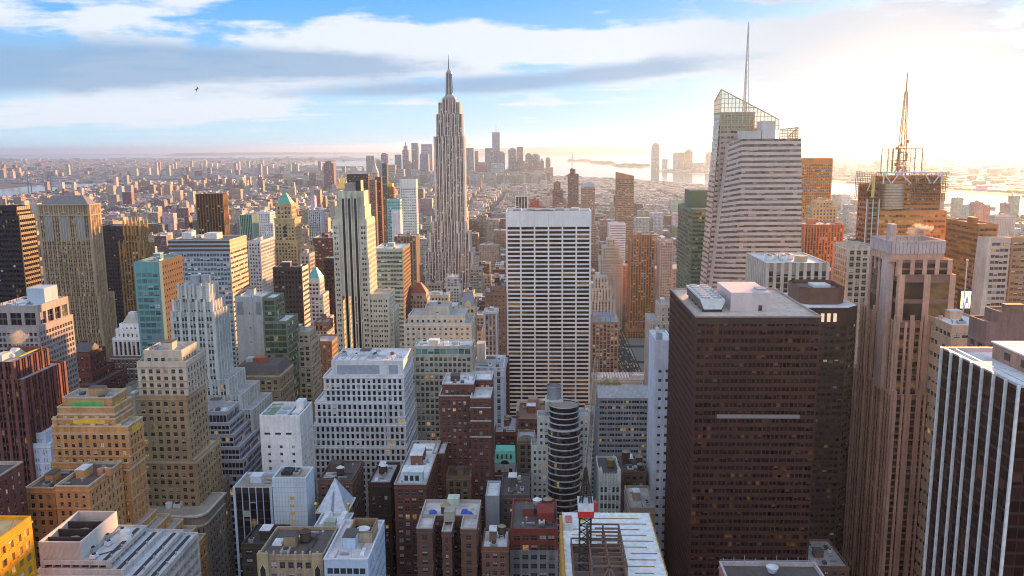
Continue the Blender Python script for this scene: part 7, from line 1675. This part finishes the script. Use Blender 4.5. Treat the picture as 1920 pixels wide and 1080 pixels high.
def island(px0, px1, py, dp, lab):
    m = MB(); n = 20; pts = []
    cx, cy = gnd((px0+px1)/2, py); hx = (gnd(px1, py)[0]-gnd(px0, py)[0])/2; hy = abs(gnd(960, py-dp)[1]-cy)
    r_ = random.Random(int(px0))
    pts = [(cx+hx*math.cos(2*math.pi*i/n)*r_.uniform(.85, 1.1), cy+hy*math.sin(2*math.pi*i/n)*r_.uniform(.8, 1.1)) for i in range(n)]
    m.prism(pts, -1, 4)
    for i in range(26):
        x, y = cx+hx*r_.uniform(-.8, .8), cy+hy*r_.uniform(-.5, .5); m.pyr(x-40, x+40, y-40, y+40, 4, r_.uniform(16, 36), .5, .5)
    structure(m.build('island', mi), lab, 'island'); return cx, cy
ic = island(1060, 1112, 301.5, 1.4, 'small island carrying the statue in the bay')
island(1106, 1154, 306, 1.6, 'larger low island right of the statue island'); island(1148, 1222, 311, 1.5, 'long flat island close to the tall slab across the bay')
sx_ = at(1073, 298, ic[1])[0]
sr = empty('statue', (sx_, ic[1], 4), 'tiny standing statue with raised arm on the small island', 'statue')
GS = mat_plain((.22, .34, .30), .7); k_ = 1.9
part('pedestal', mat_wall((.4, .38, .35)), sr, lambda m: m.pyr(sx_-22*k_, sx_+22*k_, ic[1]-22*k_, ic[1]+22*k_, 4, 20*k_, .75, .75).pyr(sx_-11*k_, sx_+11*k_, ic[1]-11*k_, ic[1]+11*k_, 20*k_, 47*k_, .7, .7))
def fig(m):
    for z0, z1, r0_, r1_ in ((47, 62, 7.5, 6), (62, 74, 6, 4.6), (74, 81, 4.6, 5), (81, 84, 5, 1.8), (84, 86, 1.6, 1.6), (86, 89, 2, 2.4), (89, 91.5, 2.4, 1.2)): m.cyl(sx_, ic[1], z0*k_, z1*k_, r0_*k_, r1_*k_, 12)
    m.bar((sx_-4*k_, ic[1], 81*k_), (sx_-6.5*k_, ic[1], 98*k_), 2.2*k_); m.bar((sx_+4*k_, ic[1], 80*k_), (sx_+6*k_, ic[1]-2, 72*k_), 2*k_)
part('figure', GS, sr, fig); part('torch', GOLD, sr, lambda m: m.cyl(sx_-6.5*k_, ic[1], 98*k_, 103*k_, 1.4*k_, 2*k_, 8))

# ------------------------------------------------------------------ streets
asph = mat_plain((.055, .055, .058), .9, name='asphalt')
m = MB()
for x, hw in AVE: m.quads([[(x-hw, 100, .02), (x+hw, 100, .02), (x+hw, 5000, .02), (x-hw, 5000, .02)]])
structure(m.build('avenues', asph), 'asphalt avenues running straight away between the blocks', 'road')
m = MB()
for i in range(50): y = 268+81*i; m.quads([[(-1500, y-6, .012), (1600, y-6, .012), (1600, y+6, .012), (-1500, y+6, .012)]])
structure(m.build('side_streets', asph), 'asphalt side streets crossing the avenues', 'road')
m = MB()
for x, hw in AVE:
    for l in (-.5, 0, .5):
        y = 300
        while y < 1500: m.quads([[(x+hw*l-.1, y, .026), (x+hw*l+.1, y, .026), (x+hw*l+.1, y+4, .026), (x+hw*l-.1, y+4, .026)]]); y += 11
    for i in range(16):
        y = 268+81*i-9.5
        for j in range(9): xx = x-hw+1.4+j*(2*hw-2)/9; m.quads([[(xx, y, .026), (xx+1, y, .026), (xx+1, y+3.2, .026), (xx, y+3.2, .026)]])
structure(m.build('road_markings', mat_plain((.75, .75, .72), .8)), 'white lane dashes and crossings painted on the avenues', 'road marking')
m = MB()
for i in range(len(av)-1):
    a0, a1 = av[i][0]+av[i][1], av[i+1][0]-av[i+1][1]
    for j in range(16): y = 268+81*j; m.box(a0, a1, y+6, y+75, 0, .13, False)
structure(m.build('pavement', mat_plain((.24, .235, .23), .9)), 'grey kerbed pavements round the blocks', 'pavement')

def copy_thing(r, loc, rz, label):
    c = r.copy(); COL.objects.link(c); c.location = loc; c.rotation_euler = (0, 0, rz); c['label'] = label
    for ch in r.children:
        d = ch.copy(); COL.objects.link(d); d.parent = c
        for g in ch.children:
            e = g.copy(); COL.objects.link(e); e.parent = d
    return c
def make_car(word, col, taxi=False):
    r = empty('parked_car' if not taxi else 'taxi', (0, 0, 0), word+' car', 'car', 'cars along the avenues')
    pm = mat_plain(col, .3, .1, name='car_paint')
    m = MB(); m.pyr(-.92, .92, -2.3, 2.3, .32, .92, .96, .97); m.pyr(-.82, .82, -1.25, 1.55, .92, 1.46, .82, .66); m.build('body', pm, r)
    m = MB(); m.quads([[(-.76, -1.22, .98), (.76, -1.22, .98), (.66, -.84, 1.4), (-.66, -.84, 1.4)], [(.76, 1.5, .98), (-.76, 1.5, .98), (-.66, 1.1, 1.4), (.66, 1.1, 1.4)], [(.85, -1.0, .98), (.85, 1.25, .98), (.74, .9, 1.38), (.74, -.7, 1.38)], [(-.85, 1.25, .98), (-.85, -1.0, .98), (-.74, -.7, 1.38), (-.74, .9, 1.38)]]); m.build('window', GLASS_DARK, r)
    for x in (-.86, .86):
        for y in (-1.45, 1.45):
            m = MB(); n = 10; A = [2*math.pi*i/n for i in range(n)]
            m.quads([[(x-.11, y+.33*math.cos(A[i]), .33+.33*math.sin(A[i])), (x+.11, y+.33*math.cos(A[i]), .33+.33*math.sin(A[i])), (x+.11, y+.33*math.cos(A[(i+1) % n]), .33+.33*math.sin(A[(i+1) % n])), (x-.11, y+.33*math.cos(A[(i+1) % n]), .33+.33*math.sin(A[(i+1) % n]))] for i in range(n)])
            for xx in (x-.11, x+.11): m.poly([(xx, y+.33*math.cos(a), .33+.33*math.sin(a)) for a in A])
            m.build('wheel', DARKM, r)
    for x in (-.62, .62):
        m = MB(); m.box(x-.18, x+.18, -2.33, -2.26, .62, .78); m.build('headlight', mat_plain((.9, .9, .8), .3), r)
    return r
protos = [('yellow', (.75, .42, .02), True), ('black', (.02, .02, .022), False), ('white', (.75, .75, .75), False), ('silver grey', (.35, .36, .38), False), ('dark red', (.3, .03, .03), False)]
spots = []
rc_ = random.Random(77)
for lane in (-9.5, -5.5, -1.5, 2.5, 6.5, 10.2):
    y = 925+rc_.uniform(0, 12)
    while y < 1330:
        spots.append((105+lane, y, 'on the wide avenue beyond the bare trees')); y += rc_.uniform(12, 46) if abs(lane) < 9 else rc_.uniform(6.5, 14)
for lane in (-11, -4, 3.5, 10.8):
    y = 440+rc_.uniform(0, 12)
    while y < 640: spots.append((-191+lane, y, 'in the dark street at the lower left')); y += rc_.uniform(9, 30)
PR = {}
for x, y, where in spots:
    w_, c_, t_ = protos[rc_.choice((0, 0, 1, 1, 2, 2, 3, 3, 4))]
    lab = '%s %s %s' % (w_, 'taxi' if t_ else 'car', where)
    rz = math.pi if where.startswith('in') else 0
    if w_ not in PR: PR[w_] = make_car(w_, c_, t_); PR[w_].location = (x, y, .03); PR[w_].rotation_euler = (0, 0, rz); PR[w_]['label'] = lab
    else: copy_thing(PR[w_], (x, y, .03), rz, lab)
# lit lamps along the dark street
lp = empty('street_lamp', (0, 0, 0), 'lit street lamp in the dark street at the lower left', 'street lamp', 'lamps along the lower left street')
m = MB(); m.cyl(0, 0, 0, 8, .12, .08, 8); m.bar((0, 0, 8), (1.6, 0, 8.3), .12); m.build('post', DARKM, lp)
m = MB(); m.sph((1.6, 0, 8.1), .38, 8, 5); m.build('lamp_head', mat_plain((1, .62, .2), .4, emit=4.0), lp)
for i in range(8):
    x, y, rz = (-191+15.2, 452+24*i, math.pi) if i % 2 else (-191-15.2, 452+24*i, 0)
    if i == 0: lp.location = (x, y, .13)
    else: copy_thing(lp, (x, y, .13), rz, lp['label'])

# ------------------------------------------------------------------ bare trees by the avenue
BARK = mat_plain((.10, .075, .06), .9, name='bark'); TWIG = mat_plain((.20, .125, .075), .9, name='bare_twigs')
def make_tree(seed):
    r = random.Random(seed); root = empty('bare_tree', (0, 0, 0), 'bare brown tree', 'tree', 'bare trees beside the avenue')
    t = MB(); t.cyl(0, 0, 0, 4.5, .32, .2, 8, False); tips = []
    for i in range(7):
        a = r.uniform(0, 6.28); L = r.uniform(3, 5); p = (0, 0, r.uniform(3, 4.5)); q = (L*.7*math.cos(a), L*.7*math.sin(a), p[2]+L*.85)
        t.bar(p, q, .16); tips.append((p, q))
    t.build('trunk', BARK, root)
    c = MB()
    for _ in range(330):
        p, q = r.choice(tips); s_ = r.uniform(.35, 1.15); b0 = [p[j]+(q[j]-p[j])*s_+r.gauss(0, .5) for j in range(3)]
        d = [r.gauss(0, .8), r.gauss(0, .8), abs(r.gauss(.7, .5))]; e = [b0[j]+d[j] for j in range(3)]; w_ = r.uniform(.16, .34)
        c.quads([[b0, (b0[0]+w_, b0[1]+w_, b0[2]), (e[0]+w_, e[1]+w_, e[2]), e]])
    c.build('crown', TWIG, root); return root
TR = [make_tree(i) for i in range(4)]
rt = random.Random(3); k = 0
for gy_ in range(8):
    for gx_ in range(6):
        x, y = 36+10*gx_+rt.uniform(-2, 2), 992+16*gy_+rt.uniform(-3, 3)
        if k < 4: TR[k].location = (x, y, .1); TR[k]['label'] = 'bare brown tree in the park beside the wide avenue'
        else: copy_thing(TR[k % 4], (x, y, .1), rt.uniform(0, 6), 'bare brown tree in the park beside the wide avenue')
        k += 1

# ------------------------------------------------------------------ bridges
STEEL = mat_plain((.20, .24, .30), .6, name='bridge_steel')
def bridge(lab, p, q, ht, zd, w=18, app=900):
    d = Vector((q[0]-p[0], q[1]-p[1], 0)); L = d.length; d.normalize(); s_ = Vector((-d.y, d.x, 0))
    org = ((p[0]+q[0])/2, (p[1]+q[1])/2, 0); r = empty('suspension_bridge', org, lab, 'bridge')
    P_ = lambda t, o_, z: tuple(Vector((p[0], p[1], 0))+d*t+s_*o_+Vector((0, 0, z)))
    m = MB(); m.bar(P_(-app, 0, zd), P_(L+app, 0, zd), w, 5); m.build('deck', STEEL, r, org)
    for t in (0, L):
        m = MB()
        for o_ in (-w*.55, w*.55): m.bar(P_(t, o_, 0), P_(t, o_*.8, ht), 6)
        for z in (zd+8, ht*.75, ht-2): m.bar(P_(t, -w*.5, z), P_(t, w*.5, z), 4)
        m.build('tower', STEEL, r, org)
    for o_ in (-w*.45, w*.45):
        m = MB(); n = 24; f = lambda u: zd+6+(ht-zd-6)*(2*u-1)**2
        for i in range(n): m.bar(P_(L*i/n, o_, f(i/n)), P_(L*(i+1)/n, o_, f((i+1)/n)), 1.6)
        for i in range(1, n): m.bar(P_(L*i/n, o_, f(i/n)), P_(L*i/n, o_, zd), .7)
        m.bar(P_(0, o_, ht), P_(-app*.5, o_, zd), 1.6); m.bar(P_(L, o_, ht), P_(L+app*.5, o_, zd), 1.6)
        m.build('cable', STEEL, r, org)
bridge('grey steel suspension bridge over the river at the left', (-3120, 5250), (-3560, 5750), 102, 42)
bridge('blue suspension bridge far beyond the brick flats', (-2500, 6700), (-2900, 7400), 98, 42, 24)
bridge('distant twin towered bridge on the horizon', (-5390, 22000), (-4290, 22300), 225, 70, 32, 1200)

# ------------------------------------------------------------------ bird, steam, haze
bx, bz = at(369, 167, 150)
br_ = empty('bird', (bx, 150, bz), 'small dark bird gliding high in the left sky', 'bird')
BD = mat_plain((.03, .03, .035), .8, name='feathers')
def bird(m):
    pr = [(-.30, .01), (-.22, .06), (-.05, .09), (.1, .08), (.2, .05), (.25, .055), (.30, .035), (.36, .004)]
    A = Vector((.75, .2, .28)).normalized()
    rings = []
    for t, r_ in pr: rings.append([(bx+A.x*t, 150+A.y*t+r_*math.cos(q*.785), bz+A.z*t+r_*math.sin(q*.785)) for q in range(8)])
    for i in range(len(rings)-1):
        for q in range(8): m.quads([[rings[i][q], rings[i][(q+1) % 8], rings[i+1][(q+1) % 8], rings[i+1][q]]])
    for sg in (-1, 1):
        a, c, e = (bx, 150, bz+.03), (bx+sg*.12-.05, 150-sg*.1, bz+sg*.26+.02), (bx+sg*.02-.14, 150-sg*.2, bz+sg*.46)
        m.quads([[a, (a[0]+.16, a[1], a[2]+.05), (c[0]+.15, c[1], c[2]+.05), c], [c, (c[0]+.15, c[1], c[2]+.05), (e[0]+.03, e[1], e[2]), e]])
        m.quads([[a, c, (c[0]+.15, c[1], c[2]+.02), (a[0]+.16, a[1], a[2]+.01)], [c, e, (e[0]+.03, e[1], e[2]-.01), (c[0]+.15, c[1], c[2]+.02)]])
    m.poly([(bx-.18, 150, bz-.08), (bx-.42, 150.05, bz-.22), (bx-.45, 149.95, bz-.14), (bx-.2, 150, bz-.05)])
part('body', BD, br_, bird)

ms_ = bpy.data.materials.new('steam'); ms_.use_nodes = True; nt = ms_.node_tree; nt.nodes.clear()
vo = node(nt, 'ShaderNodeTexCoord'); nz = node(nt, 'ShaderNodeTexNoise', i={'Vector': vo.outputs['Object'], 'Scale': .24, 'Detail': 6.0, 'Roughness': .65})
gr = node(nt, 'ShaderNodeVectorMath', operation='LENGTH', i={0: node(nt, 'ShaderNodeMapping', i={'Vector': vo.outputs['Object'], 'Scale': (1/9.5, 1/6., 1/6.)})}).outputs['Value']
den = mth(nt, 'MULTIPLY', mth(nt, 'MAXIMUM', mth(nt, 'SUBTRACT', mth(nt, 'ADD', mapr(nt, gr, 0, 1, .95, 0), mth(nt, 'MULTIPLY', mth(nt, 'SUBTRACT', nz.outputs[0], .5), 2.6)), .42), 0.0), .9)
node(nt, 'ShaderNodeOutputMaterial', i={'Volume': node(nt, 'ShaderNodeVolumePrincipled', i={'Color': (.95, .93, .9, 1), 'Density': den, 'Anisotropy': .35})})
def steam(px, py, Y, lab, s_=1.0):
    x, z = at(px, py, Y); m = MB()
    for j in range(8):
        t0, t1 = -math.pi/2+math.pi*j/8, -math.pi/2+math.pi*(j+1)/8
        A0, A1 = [[(9.5*s_*math.cos(t)*math.cos(2*math.pi*i/14), 6*s_*math.cos(t)*math.sin(2*math.pi*i/14), 6*s_*math.sin(t)) for i in range(14)] for t in (t0, t1)]
        m.quads([[A0[i], A0[(i+1) % 14], A1[(i+1) % 14], A1[i]] for i in range(14)])
    o = m.build('steam', ms_, None, (0, 0, 0), 'stuff'); o.location = (x, Y, z); o['label'] = lab; o['category'] = 'steam'
steam(1722, 431, 445, 'white steam cloud rising from the crown of the pink granite tower')
steam(28, 632, 400, 'thin steam drifting over the dark maroon granite block', .8)

HAZE_TOP = 408
mz = bpy.data.materials.new('haze_air'); mz.use_nodes = True; nt = mz.node_tree; nt.nodes.clear()
node(nt, 'ShaderNodeOutputMaterial', i={'Volume': node(nt, 'ShaderNodeVolumePrincipled', i={'Color': HAZE_C, 'Density': HAZE_D, 'Anisotropy': HAZE_G})})
m = MB(); m.box(-61000, 61000, -5000, 61000, -1.5, HAZE_TOP)
o = m.build('haze', mz, None, (0, 0, 0), 'stuff'); o['label'] = 'pale blue air between the city and the horizon'; o['category'] = 'haze'
print('SCENE', len(bpy.data.objects), 'chosen', len(chosen), 'rest', len(rest), 'city quads', len(QF), 'bld', len(Bld.ALL))
